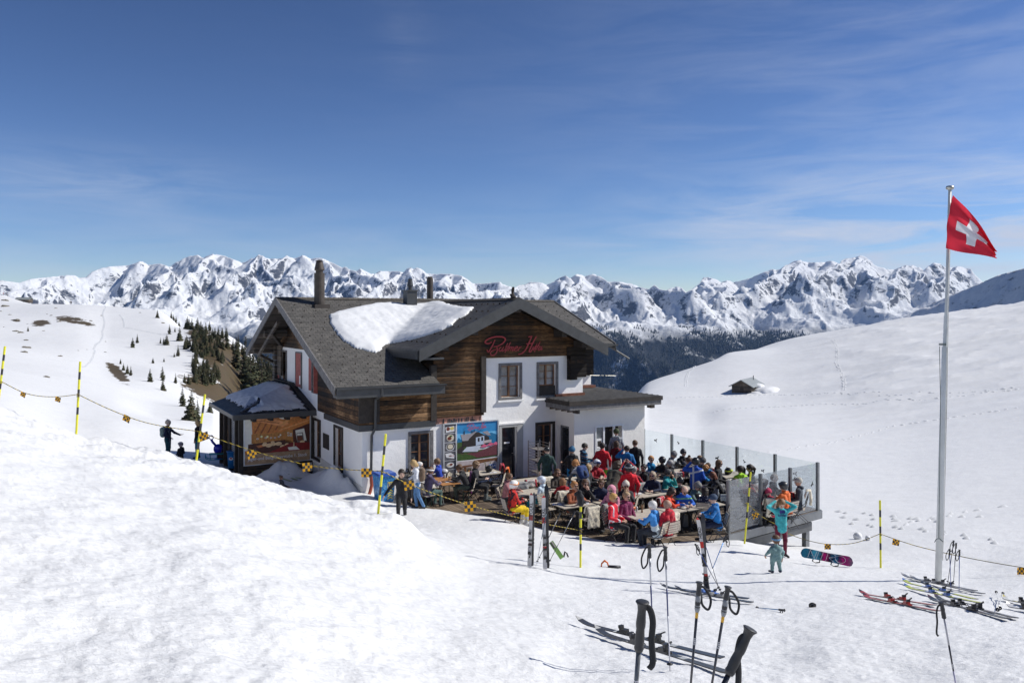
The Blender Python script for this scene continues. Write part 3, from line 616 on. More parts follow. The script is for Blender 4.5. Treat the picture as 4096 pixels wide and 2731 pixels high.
# roof surfaces as functions of the house frame
RZ, SL, RB = .78, .39, .42                       # ridge height, slopes front and back
VR = 8.0                                          # ridge line
def z_main(v): return RZ - SL * (VR - v) if v <= VR else RZ - RB * (v - VR)
CZ, CS, CH_ = .67, .455, 4.45
def z_cross(u): return CZ - CS * abs(u)
def house():
 ho = empty('chalet_restaurant', (HO.x, HO.y, DECK), R(30))
 tag(ho, 'white and dark wood alpine restaurant chalet with slate gable roofs above the busy terrace', 'chalet')
 Z = lambda z: z - DECK
 def P(u, v, z): return (u, v, Z(z))
 def wall(mb, a0, a1, z0, z1, holes, fixed, axis, mi=0, depth=.24, sign=1):
  """rectangular wall with openings. axis 'u': runs along u at v=fixed; 'v': along v at u=fixed; reveals go inwards"""
  xs = sorted({a0, a1, *[h[0] for h in holes], *[h[1] for h in holes]}); zs = sorted({z0, z1, *[h[2] for h in holes], *[h[3] for h in holes]})
  pt = (lambda a, z, o=0: P(a, fixed + o, z)) if axis == 'u' else (lambda a, z, o=0: P(fixed + o, a, z))
  for i in range(len(xs) - 1):
   for j in range(len(zs) - 1):
    cx = (xs[i] + xs[i + 1]) / 2; cz = (zs[j] + zs[j + 1]) / 2
    if any(h[0] < cx < h[1] and h[2] < cz < h[3] for h in holes): continue
    mb.poly([pt(xs[i], zs[j]), pt(xs[i + 1], zs[j]), pt(xs[i + 1], zs[j + 1]), pt(xs[i], zs[j + 1])], mi)
  for h in holes:
   d = depth
   mb.poly([pt(h[0], h[2]), pt(h[0], h[3]), pt(h[0], h[3], d), pt(h[0], h[2], d)], mi); mb.poly([pt(h[1], h[2]), pt(h[1], h[3]), pt(h[1], h[3], d), pt(h[1], h[2], d)], mi)
   mb.poly([pt(h[0], h[2]), pt(h[1], h[2]), pt(h[1], h[2], d), pt(h[0], h[2], d)], mi); mb.poly([pt(h[0], h[3]), pt(h[1], h[3]), pt(h[1], h[3], d), pt(h[0], h[3], d)], mi)
 def rectF(x0, y0, x1, y1, v=0):
  u0, _ = FU(x0, (y0 + y1) / 2, v); u1, _ = FU(x1, (y0 + y1) / 2, v); _, za = FU((x0 + x1) / 2, y0, v); _, zb = FU((x0 + x1) / 2, y1, v)
  return (u0, u1, zb, za)
 def rectS(x0, y0, x1, y1, u=-6.44):
  v1, _ = SV(x0, (y0 + y1) / 2, u); v0, _ = SV(x1, (y0 + y1) / 2, u); _, za = SV((x0 + x1) / 2, y0, u); _, zb = SV((x0 + x1) / 2, y1, u)
  return (v0, v1, zb, za)
 LU = -6.44
 # openings, measured on the photograph and carried to the wall planes
 w_up1 = rectF(2003, 1462, 2078, 1588); w_up2 = rectF(2155, 1457, 2223, 1581)
 w_lo1 = rectF(1643, 1734, 1722, 1880); w_lo2 = rectF(2150, 1697, 2210, 1838); d_main = rectF(2006, 1708, 2066, 1912); d_main = (d_main[0], d_main[1], DECK + .02, d_main[3])
 mb = MB()
 wall(mb, LU, 3.8, -8.3, -4.2, [w_lo1, w_lo2, d_main], 0, 'u')
 wall(mb, -1.25, 3.8, -4.2, -1.78, [w_up1, w_up2], 0, 'u')
 mb.poly([P(-6.44, 0, -4.2), P(-1.25, 0, -4.2), P(-1.25, 0, -2.55), P(-6.44, 0, -2.55)], 0)
 # side wall towards the left
 s1 = rectS(1122, 1406, 1147, 1520); s2 = rectS(1187, 1413, 1208, 1547); s3 = rectS(1251, 1436, 1279, 1567); s4 = rectS(1257, 1683, 1281, 1832); s5 = rectS(1340, 1713, 1370, 1872)
 vs_ = max(2.0, s5[1] + .05); wall(mb, 0, vs_, -8.3, -2.62, [s5], LU, 'v'); wall(mb, vs_, 13.0, -8.3, -1.62, [s1, s3, s4], LU, 'v')
 # closing walls (right side, back, right of the wing)
 wall(mb, 3.0, 13.0, -9.5, -1.3, [], 6.4, 'v'); mb.poly([P(3.8, 0, -9.5), P(3.8, 3, -9.5), P(3.8, 3, -1.4), P(3.8, 0, -1.4)], 0)
 mb.poly([P(3.8, 3, -9.5), P(6.4, 3, -9.5), P(6.4, 3, -1.3), P(3.8, 3, -1.3)], 0)
 mb.poly([P(LU, 13, -9.5), P(6.4, 13, -9.5), P(6.4, 13, -1.4), P(LU, 13, -1.4)], 0)
 wl = mb.build('wall', [MW], ho, fix=False)
 # rooms are dark behind the panes
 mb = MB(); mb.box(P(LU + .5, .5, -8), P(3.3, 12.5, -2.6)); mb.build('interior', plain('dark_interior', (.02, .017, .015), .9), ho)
 # grey plinth at the left corner
 mb = MB(); mb.prism([P(LU - .03, -.03, -8.3), P(LU - .03, 5.6, -8.3), P(LU - .03, 5.6, -6.25), P(LU - .03, -.03, -6.55)], (.03, 0, 0)); mb.build('plinth', MPLINTH, ho)
 # --- timber: left wing block, wing gable, log corners
 mb = MB()
 mb.box(P(LU - .16, -.16, -4.18), P(-3.5, -.003, -2.62)); mb.prism([P(LU - .16, -.003, -4.18), P(LU - .16, 5.35, -4.18), P(LU - .16, 5.35, -1.25), P(LU - .16, -.003, -2.62)], (.155, 0, 0))
 mb.build('timber_wall', MWOODL, ho)
 zc = lambda u: z_cross(u) - .30
 mb = MB(); v0, v1 = -.13, -.004
 mb.prism([P(-3.5, v0, -4.12), P(-1.25, v0, -4.12), P(-1.25, v0, -1.78), P(3.8, v0, -1.78), P(3.8, v0, zc(3.8)), P(0, v0, zc(0)), P(-3.5, v0, zc(-3.5))], (0, .12, 0))
 mb.build('timber_wall', MWOOD, ho)
 mb = MB()
 mb.box(P(-3.66, -.22, -4.2), P(-3.42, -.005, -2.0)); mb.box(P(-1.42, -.24, -4.0), P(-1.2, -.005, -1.7))             # black corner posts
 mb.box(P(LU - .2, -.22, -4.1), P(LU + .18, -.165, -2.75)); mb.box(P(LU + .45, -.24, -4.1), P(LU + .62, -.165, -2.7)); mb.box(P(LU + .18, -.2, -4.1), P(LU + .45, -.165, -2.75))
 build_split(mb, 'corner_post', MBEAMD, ho)
 mb = MB(); mb.box(P(2.95, -.3, -2.84), P(3.3, -.005, -1.79)); mb.box(P(3.3, -.2, -2.74), P(3.86, .3, -1.79)); mb.box(P(3.86, 2.8, -2.95), P(6.42, 2.98, -1.3)); mb.box(P(3.82, -.1, -1.79), P(3.9, 3, -1.3))
 mb.box(P(2.85, -.16, -1.92), P(3.8, -.135, -1.4)); build_split(mb, 'timber_box', MWOODD, ho)
 mb = MB(); mb.prism([P(-3.5, 0, -2.7), P(-3.5, 2.6, -1.7), P(-3.5, 6.5, -.5), P(-3.5, 5.5, -.45), P(-3.5, 0, -1.2)], (.05, 0, 0)); mb.build('timber_wall', MWOODD, ho)
 # band of dark flashing, salmon paint where it has peeled
 mb = MB(); mb.box(P(LU - .2, -.2, -4.42), P(-3.45, -.004, -4.185)); mb.box(P(LU - .2, 0, -4.42), P(LU - .005, 4.3, -4.185)); mb.build('flashing', MMETAL, ho)
 mb = MB(); mb.box(P(-3.44, -.05, -4.36), P(-1.32, -.005, -4.125), 0)
 for i in range(34):
  uu = -3.42 + i * .06 + random.uniform(0, .03); hh = random.uniform(.04, .2)
  if random.random() < .62: mb.box(P(uu, -.062, -4.34), P(uu + random.uniform(.03, .07), -.052, -4.34 + hh), 1)
 mb.build('peeling_board', [MSALMON, MMETAL], ho)
 # --- gable on the left side: timber triangle, log ends, purlins, braces
 mb = MB(); zf = lambda v: z_main(v) - .3
 mb.prism([P(LU - .06, 5.3, -1.62), P(LU - .06, 13.0, -1.62), P(LU - .06, 13.0, zf(13)), P(LU - .06, 8, zf(8)), P(LU - .06, 5.3, zf(5.3))], (.055, 0, 0)); mb.build('timber_wall', MWOODL, ho)
 mb = MB()
 for k in range(9): mb.box(P(LU - .22, 12.9, -3.9 + k * .26), P(LU + .1, 13.35, -3.68 + k * .26))
 mb.box(P(LU - .1, 12.1, -3.1), P(LU - .005, 12.85, -1.6)); mb.build('log_corner', MBEAM, ho)
 mb = MB()
 for vv, w_, h_ in ((8, .28, .42), (11.0, .26, .34), (5.0, .26, .34), (13.3, .22, .24), (.0, .2, .24)):
  zt = z_main(vv) - .26; mb.box(P(-7.62, vv - w_ / 2, zt - h_), P(LU - .07, vv + w_ / 2, zt))
 mb.beam(P(-7.5, 10.3, -.75), P(LU - .1, 11.9, -1.6), .14, .16); mb.beam(P(-7.5, 13.0, -2.0), P(LU - .1, 13.3, -2.5), .12, .14); mb.beam(P(-7.6, 8.3, -.35), P(-7.5, 12.8, -2.1), .1, .16)
 build_split(mb, 'purlin', MBEAM, ho)
 mb = MB()
 for uu in (0, -2.0, -3.3, 2.3, 3.35): zt = z_cross(uu) - .26; mb.box(P(uu - .13, -.8, zt - .3), P(uu + .13, -.14, zt))
 build_split(mb, 'purlin', MBEAMD, ho)
 # --- roof: slabs with slate tops, board undersides, metal verge boards
 roof = MB(); T = .2
 def slab(poly, zf_, mi_top=0):
  top = [P(u, v, zf_(u, v)) for u, v in poly]; bot = [P(u, v, zf_(u, v) - T) for u, v in poly]; n = len(poly)
  roof.poly(top, 0); roof.poly(bot[::-1], 1)
  for i in range(n): j = (i + 1) % n; roof.poly([top[i], bot[i], bot[j], top[j]], 2)
 zm = lambda u, v: z_main(v)
 slab([(-7.75, -.8), (-3.56, -.8), (-3.56, VR), (-7.75, VR)], zm); slab([(-3.56, 2.4), (7.4, 2.4), (7.4, VR), (-3.56, VR)], zm)
 slab([(-7.75, VR), (7.4, VR), (7.4, 14.3), (-7.75, 14.3)], zm)
 slab([(-CH_, -.9), (0, -.9), (0, 8.2), (-CH_, 5.4)], lambda u, v: z_cross(u)); slab([(0, -.9), (CH_, -.9), (CH_, 5.4), (0, 8.2)], lambda u, v: z_cross(u))
 def ruv(co, n):
  if abs(n.x) > abs(n.y): return (co.y, math.hypot(co.x, co.z - Z(CZ)) * (1 if n.z > 0 else -1))
  return (co.x, (VR - co.y) * 1.075)
 rf = roof.build('roof', [MSLATE, MBEAM, MMETAL], ho, fix=False, uvf=ruv)
 # snow hooks, tiny, on the slates
 mb = MB()
 def hook(u, v, z, du, dv):
  mb.add([P(u - .035, v, z), P(u + .035, v, z), P(u + du * .1, v + dv * .1, z + .005), P(u, v, z + .075)], [(0, 1, 3), (1, 2, 3), (2, 0, 3)], 0)
 for r_ in range(12):
  for k in range(30):
   u = -7.4 + k * .52 + (r_ % 2) * .26; v = -.35 + r_ * .68
   if (v < 2.5 and u > -3.7) or u > 7.3: continue
   if z_cross(u) > z_main(v) and abs(u) < CH_: continue
   hook(u, v, z_main(v), 0, 1)
 for r_ in range(6):
  for k in range(12):
   v = -.6 + k * .52 + (r_ % 2) * .26; u = -.5 - r_ * .68
   if z_cross(u) > z_main(v) + .02 or v < 2.3: hook(u, v, z_cross(u), 1, 0)
 tag(mb.build('snow_hooks', MBEAMD, rf, fix=False), kind='stuff')
 # ridge tiles
 mb = MB()
 def ridge_row(p0, p1, n, zf0):
  for i in range(n):
   a = i / n; b2 = (i + 1.06) / n; pa = Vector(p0).lerp(Vector(p1), a); pb = Vector(p0).lerp(Vector(p1), b2); d = (pb - pa).normalized(); s = Vector((-d.y, d.x, 0)) * .17
   pa2 = pa + Vector((0, 0, .03 + .015)); pb2 = pb + Vector((0, 0, .03))
   mb.add([pa - s - Vector((0, 0, .055)), pa2, pa + s - Vector((0, 0, .055)), pb - s - Vector((0, 0, .06)), pb2, pb + s - Vector((0, 0, .06))], [(0, 3, 4, 1), (1, 4, 5, 2), (0, 1, 2), (3, 5, 4)], 0)
 ridge_row(P(-7.78, VR, RZ + .02), P(7.42, VR, RZ + .02), 62, 0); ridge_row(P(0, -.92, CZ + .02), P(0, 7.9, CZ + .02), 36, 0)
 mb.build('ridge_cap', MSLATE if False else plain('ridge_slate', (.085, .075, .062), .7, 0, .3, 4, .2), rf, fix=False)
 # verge boards
 mb = MB(); h = .36
 def verge(a, b2, off, hh=h): mb.prism([Vector(a) + Vector((0, 0, .05)), Vector(b2) + Vector((0, 0, .05)), Vector(b2) - Vector((0, 0, hh)), Vector(a) - Vector((0, 0, hh))], off)
 verge(P(-CH_ - .04, -.905, z_cross(CH_ + .04)), P(0, -.905, CZ), (0, -.06, 0), .42); verge(P(0, -.905, CZ), P(CH_ + .04, -.905, z_cross(CH_ + .04)), (0, -.06, 0), .42)
 build_split(mb, 'verge_board', MMETAL, ho)
 mb = MB()
 verge(P(-7.755, -.85, z_main(-.85)), P(-7.755, VR, RZ), (-.05, 0, 0), .30); verge(P(-7.755, VR, RZ), P(-7.755, 14.35, z_main(14.35)), (-.05, 0, 0), .30)
 verge(P(7.405, 2.35, z_main(2.35)), P(7.405, VR, RZ), (.05, 0, 0)); build_split(mb, 'verge_board', MGREYW, ho)
 # eaves, gutters
 mb = MB(); ze = z_main(-.8)
 mb.box(P(-7.72, -.95, ze - .40), P(-3.4, -.82, ze - .03)); mb.box(P(-7.6, -.82, ze - .42), P(-3.5, -.1, ze - .33))
 zx = z_cross(CH_); mb.box(P(-CH_ - .1, -.85, zx - .36), P(-CH_ - .02, 4.8, zx - .02)); mb.box(P(-CH_, -.85, zx - .38), P(-3.4, 2.6, zx - .30))
 build_split(mb, 'eaves_board', MMETAL, ho)
 mb = MB()
 for u0, u1, vv, zz in ((-7.72, -3.36, -1.0, ze - .02), (4.4, 7.5, 2.28, z_main(2.4) - .03)):
  n = 7
  for k in range(n):
   a0 = math.pi * k / n; a1 = math.pi * (k + 1) / n; r_ = .075
   mb.poly([P(u0, vv - r_ * math.cos(a0), zz - r_ * math.sin(a0)), P(u1, vv - r_ * math.cos(a0), zz - r_ * math.sin(a0)), P(u1, vv - r_ * math.cos(a1), zz - r_ * math.sin(a1)), P(u0, vv - r_ * math.cos(a1), zz - r_ * math.sin(a1))])
 mb.tube([P(7.35, 2.28, z_main(2.4) - .1), P(7.4, 2.28, z_main(2.4) - .35), P(8.0, 2.0, z_main(2.4) - .75)], .045, 8)
 build_split(mb, 'gutter', MMETAL, ho, fix=False)
 mb = MB(); mb.tube([P(-6.0, -1.0, ze - .08), P(-6.0, -.95, ze - .35), P(-6.02, -.34, ze - .55), P(-6.02, -.3, -4.3), P(-6.1, -.12, -4.6), P(-6.12, -.1, -6.2)], .052, 10, 0)
 mb.tube([P(-6.12, -.1, -6.15), P(-6.11, -.14, -6.5), P(-6.2, -.2, -6.75), P(-6.45, -.35, -7.1)], .065, 10, 1); mb.build('downpipe', [MMETAL, plain('orange_drain_hose', (.30, .06, .03), .5, 0, .1, 8)], ho)
 # --- chimneys
 c1 = MB(); M1 = Matrix.Translation(P(-5.94, 7.3, DECK))
 zr = Z(z_main(7.3)); c1.lathe([(.24, zr - .3), (.24, Z(1.95)), (.17, Z(1.95)), (.17, Z(2.06)), (.215, Z(2.06)), (.23, Z(2.12)), (.16, Z(2.44)), (.14, Z(2.48)), (.2, Z(2.5)), (.04, Z(2.56)), (0, Z(2.56))], 20, 0, M1); c1.box((-.35, -.5, zr - .22), (.35, .1, zr - .02), 0, M1)
 c1.build('chimney', plain('brown_flue', (.07, .057, .048), .55, .3, .3, 3), rf)
 c2 = MB(); cc = P(-1.54, 7.0, 0); zr = Z(z_main(7.0)); c2.box((cc[0] - .26, cc[1] - .26, zr - .4), (cc[0] + .26, cc[1] + .26, Z(1.16))); c2.box((cc[0] - .31, cc[1] - .31, Z(1.16)), (cc[0] + .31, cc[1] + .31, Z(1.22)))
 c2.lathe([(.1, Z(1.22)), (.1, Z(1.4)), (.15, Z(1.42)), (.15, Z(1.46)), (.1, Z(1.72)), (.12, Z(1.76)), (0, Z(1.78))], 14, 0, Matrix.Translation((cc[0], cc[1], 0))); c2.build('chimney', MMETAL, rf)
 c3 = MB(); c3.lathe([(.165, Z(.2)), (.165, Z(1.9)), (.14, Z(1.9)), (.14, Z(2.0)), (0, Z(2.0))], 16, 0, Matrix.Translation(P(.41, 9, DECK))); c3.build('chimney', plain('brown_flue', (.07, .057, .048), .55, .3, .3, 3), rf)
 # carved figure on the front ridge
 c4 = MB(); q = P(0, -.35, CZ); c4.tube([(q[0], q[1] - .05, q[2]), (q[0], q[1] - .02, q[2] + .12), (q[0], q[1] + .03, q[2] + .26), (q[0], q[1] + .0, q[2] + .38), (q[0], q[1] - .05, q[2] + .5)], [.14, .09, .05, .075, .04], 8)
 c4.tube([(q[0], q[1] - .25, q[2] + .02), (q[0], q[1] + .02, q[2] + .1), (q[0], q[1] + .22, q[2] + .2)], [.05, .09, .03], 8); c4.build('ridge_finial', MBEAMD, rf)
 # --- windows
 def window(hole, axis, fixed, frame_m, sash_m, pane_m, rows=3, sill=True, mull=True, fr=.11, deep=.17, lower=0, name='window', curtain=False, open_=False):
  a0, a1, z0, z1 = hole; w = MB()
  pt = (lambda a, z, o: P(a, fixed + o, z)) if axis == 'u' else (lambda a, z, o: P(fixed + o, a, z))
  def bar(x0, x1, y0, y1, o0, o1, mb_, mi=0): mb_.box(pt(x0, y0, o0), pt(x1, y1, o1), mi)
  o0 = -.045; bar(a0 - fr, a0, z0 - fr, z1 + fr, o0, .03, w); bar(a1, a1 + fr, z0 - fr, z1 + fr, o0, .03, w); bar(a0, a1, z1, z1 + fr, o0, .03, w); bar(a0, a1, z0 - fr, z0, o0, .03, w)
  wo = w.build(name, frame_m, ho)
  s = MB(); t = .05; bz = z0 + lower
  if lower: bar(a0, a1, z0, bz - .01, .05, .09, s, 1)
  bar(a0 + .01, a0 + t, bz, z1 - .01, deep - .04, deep, s); bar(a1 - t, a1 - .01, bz, z1 - .01, deep - .04, deep, s); bar(a0 + t, a1 - t, z1 - t, z1 - .01, deep - .04, deep, s); bar(a0 + t, a1 - t, bz, bz + t, deep - .04, deep, s)
  m_ = (a0 + a1) / 2
  if mull: bar(m_ - .04, m_ + .04, bz + t, z1 - t, deep - .05, deep, s)
  for r_ in range(1, rows):
   zz = bz + (z1 - bz) * r_ / rows; bar(a0 + t, m_ - .045, zz - .012, zz + .012, deep - .03, deep - .006, s); bar(m_ + .045, a1 - t, zz - .012, zz + .012, deep - .03, deep - .006, s)
  s.build('sash', [sash_m, MBEAMD], wo)
  p_ = MB(); bar(a0 + t - .01, a1 - t + .01, bz + t - .01, z1 - t + .01, deep + .004, deep + .014, p_); p_.build('pane', pane_m, wo)
  if sill: k = MB(); k.box(pt(a0 - fr - .05, z0 - fr - .07, -.10), pt(a1 + fr + .05, z0 - fr - .003, .0)); k.build('sill', MW, wo)
  return wo
 window(w_up1, 'u', 0, MGREYW, MFRAME, glass_dark('curtained_glass', (.12, .125, .135)), 3, True)
 window(w_up2, 'u', 0, MGREYW, MFRAME, glass_dark('curtained_glass', (.12, .125, .135)), 3, True, lower=.42)
 window(w_lo1, 'u', 0, MGREYW, MFRAME, MGLASS, 4, False); window(w_lo2, 'u', 0, MBEAMD, MFRAME, MGLASS, 3, True)
 for s_, nm in ((s1, 0), (s3, 1)):
  wo = window(s_, 'v', LU, MGREYW, MFRAME, MGLASS, 3, False, fr=.08)
  sh = MB(); ww = .42; sh.box(P(LU - .05, s_[1] + .09, s_[2]), P(LU - .005, s_[1] + .09 + ww, s_[3])); sh.build('shutter', MRED, wo)
  if nm: sh = MB(); sh.box(P(LU - .30, s_[0] - .10, s_[2]), P(LU - .05, s_[0] - .06, s_[3])); sh.build('shutter', MRED, wo)
 sh = MB(); v0, v1, z0, z1 = s2; sh.box(P(LU - .05, v0, z0), P(LU - .004, v1, z1), 0); sh.box(P(LU - .07, v0 - .05, z0 - .05), P(LU - .003, v0 - .004, z1 + .05), 1); sh.box(P(LU - .07, v1 + .004, z0 - .05), P(LU - .003, v1 + .05, z1 + .05), 1); sh.box(P(LU - .07, v0, z1 + .004), P(LU - .003, v1, z1 + .06), 1)
 sh.box(P(LU - .058, v0 + .1, z0 + .15), P(LU - .052, v0 + .28, z0 + .55), 2); o = sh.build('shutter', [MRED, MGREYW, MW], ho); tag(o, 'closed red shutter over the middle upstairs window')
 window(s4, 'v', LU, MBEAMD, MFRAME, MGLASS, 3, True, fr=.1); window(s5, 'v', LU, MBEAMD, MFRAME, MGLASS, 3, True, fr=.1)
 v0, v1, z0, z1 = rectS(1294, 1735, 1317, 1794); mb = MB(); mb.box(P(LU - .03, v0, z0), P(LU - .004, v1, z1)); mb.build('notice_board', MBEAMD, ho)
 # main door: grey frame, dark glazed leaf, handle
 u0, u1, z0, z1 = d_main; w = MB()
 w.box(P(u0 - .12, -.05, z0), P(u0 - .002, .26, z1 + .12)); w.box(P(u1 + .002, -.05, z0), P(u1 + .30, .2, z1 + .12)); w.box(P(u0 - .02, -.05, z1 + .004), P(u1 + .02, .26, z1 + .118))
 do = w.build('door_frame', plain('grey_reveal', (.38, .38, .37), .8, 0, .1, 5, .1), ho)
 w = MB(); w.box(P(u0, .18, z0), P(u1, .2, z1), 0); w.box(P(u0 + .01, .14, z0), P(u0 + .05, .178, z1), 1); w.box(P(u1 - .09, .14, z0), P(u1 - .01, .178, z1), 1); w.box(P(u0 + .05, .14, z1 - .06), P(u1 - .09, .178, z1), 1)
 dl = w.build('door', [MGLASS, MMETAL], do); w = MB(); w.box(P(u1 - .07, .10, -5.95), P(u1 - .03, .135, -5.6)); w.box(P(u1 - .17, .10, -5.86), P(u1 - .075, .12, -5.84)); w.build('handle', plain('steel', (.5, .5, .5), .3, .9, .1), dl)
 w = MB(); w.box(P(u0 + .2, .13, -5.43), P(u0 + .46, .137, -5.36)); w.build('door_label', MW, dl)
 w = MB(); w.box(P(u0 - .2, -.07, z1 + .122), P(u1 + .36, -.002, z1 + .19)); w.build('door_lintel', MW, ho)
 # --- flat-roofed extension with the serving hatch
 E0, E1, F0 = 2.4, 6.2, -1.37; hx = FU(2383, 1790, F0)[0]; hx1 = FU(2489, 1790, F0)[0]; hz0 = -6.05; hz1 = FU(2430, 1706, F0)[1]
 mb = MB(); wall(mb, E0, E1, -9.0, -3.95, [(hx, hx1, hz0, hz1)], F0, 'u', 0, .3)
 dv0, dv1 = -.98, -.25; wall(mb, F0, 0, -7.2, -3.95, [(dv0, dv1, DECK + .02, -4.75)], E0, 'v', 0, .22)
 mb.poly([P(E1, F0, -9), P(E1, 3, -9), P(E1, 3, -3.9), P(E1, F0, -3.9)]); mb.build('extension_wall', MCREAM, ho, fix=False)
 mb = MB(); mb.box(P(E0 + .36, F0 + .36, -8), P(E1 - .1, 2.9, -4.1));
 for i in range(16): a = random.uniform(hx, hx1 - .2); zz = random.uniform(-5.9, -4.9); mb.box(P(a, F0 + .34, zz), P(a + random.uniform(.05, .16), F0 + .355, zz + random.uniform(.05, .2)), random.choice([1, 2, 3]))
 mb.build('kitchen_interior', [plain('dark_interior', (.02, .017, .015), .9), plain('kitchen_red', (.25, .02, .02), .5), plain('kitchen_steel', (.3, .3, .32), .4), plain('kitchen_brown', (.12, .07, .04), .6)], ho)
 w = MB()
 for x0, x1 in ((hx - .04, hx + .02), (hx + .38, hx + .46), (hx1 - .5, hx1 - .42), (hx1 - .02, hx1 + .04)): w.box(P(x0, F0 - .03, hz0), P(x1, F0 + .06, hz1))
 w.box(P(hx - .04, F0 - .03, hz1), P(hx1 + .04, F0 + .06, hz1 + .05)); hw = w.build('serving_hatch', plain('white_frame', (.75, .76, .77), .4), ho)
 w = MB(); w.box(P(hx - .1, F0 - .35, hz0 - .06), P(hx1 + .1, F0 + .2, hz0 - .003)); w.build('counter', plain('steel_counter', (.45, .46, .47), .35, .7), hw)
 w = MB(); w.box(P(hx + .03, F0 + .02, hz0 + .0), P(hx + .37, F0 + .03, hz1 - .01)); w.build('pane', glass_dark('grey_glass', (.10, .11, .12)), hw)
 w = MB(); w.box(P(hx + .06, F0 + .005, hz1 - 1.0), P(hx + .33, F0 + .016, hz1 - .48), 0); w.box(P(hx + .1, F0 - .0, hz1 - .82), P(hx + .29, F0 + .004, hz1 - .58), 1); vs, fs = text_mesh('Self-Service', .055, Matrix.Translation(P(hx + .195, F0 + .001, hz1 - .92)) @ Matrix.Rotation(R(90), 4, 'X'), .001); w.add(vs, fs, 1)
 w.build('notice', [MW, MBEAMD], hw, fix=False)
 w = MB(); w.box(P(E0 + .12, dv0 + .03, DECK + .02), P(E0 + .15, dv1 - .03, -4.78), 0); w.box(P(E0 + .06, dv0, DECK + .02), P(E0 + .12, dv0 + .08, -4.75), 1); w.box(P(E0 + .06, dv1 - .08, DECK + .02), P(E0 + .12, dv1, -4.75), 1); w.box(P(E0 + .06, dv0 + .08, -4.85), P(E0 + .12, dv1 - .08, -4.75), 1)
 dd = w.build('door', [MGLASS, MGREYW], ho); w = MB(); w.box(P(E0 + .02, dv1 - .07, -5.9), P(E0 + .055, dv1 - .04, -5.6)); w.build('handle', plain('steel', (.5, .5, .5), .3, .9, .1), dd)
 mb = MB(); z1 = -3.64
 mb.box(P(1.85, -1.85, z1 - .32), P(6.75, -1.78, z1 - .02), 1); mb.box(P(1.85, -1.78, z1 - .32), P(1.92, .0, z1 - .02), 1); mb.box(P(6.68, -1.78, z1 - .32), P(6.75, 2.95, z1 - .02), 1)
 mb.box(P(1.8, -1.9, z1 - .12), P(6.8, -1.86, z1 + .06), 2); mb.box(P(1.8, -1.86, z1 - .12), P(1.84, .0, z1 + .06), 2); mb.box(P(6.76, -1.86, z1 - .12), P(6.8, 2.95, z1 + .06), 2)
 mb.prism([P(1.84, -1.86, z1), P(6.76, -1.86, z1), P(6.76, 2.95, z1 + .08), P(3.84, 2.95, z1 + .08), P(3.84, -.05, z1 + .04), P(1.84, -.05, z1 + .04)], (0, 0, -.05), 3)
 for k in range(12): vv = -1.7 + k * .38; mb.beam(P(1.9 if vv < -.1 else 3.9, vv, z1 + .06), P(6.7, vv, z1 + .07 + .0), .07, .05, 3)
 for k in range(10): mb.box(P(1.95, -1.5 + k * .36 if False else -1.55 + k * .15, z1 - .42), P(2.39, -1.5 + k * .15, z1 - .33), 0) if k % 3 == 0 else None
 mb.box(P(6.3, -1.7, z1 - .48), P(6.5, -1.4, z1 - .33), 0); mb.box(P(2.3, -1.76, z1 - .48), P(2.42, -1.4, z1 - .33), 0)
 mb.box(P(3.84, 2.6, z1 + .1), P(6.4, 2.97, z1 + .22), 4); mb.box(P(2.3, -.12, z1 + .05), P(3.84, -.004, z1 + .2), 4)
 mb.build('extension_roof', [MBEAM, MGREYW, MBEAMD, plain('roof_battens', (.09, .085, .08), .7, 0, .3, 5), MCOPPER], ho)
 mb = MB(); a = P(4.2, -.0, -2.7)
 mb.tube([a, (a[0] + 1.5, a[1] + .1, a[2] - .08)], .008, 5)
 for k in range(9): mb.tube([(a[0] + .3 + k * .13, a[1] - .22, a[2] - .02), (a[0] + .3 + k * .13, a[1] + .28, a[2] - .03)], .005, 4)
 mb.build('aerial', plain('pale_metal', (.3, .3, .28), .4, .6), ho)
 return ho
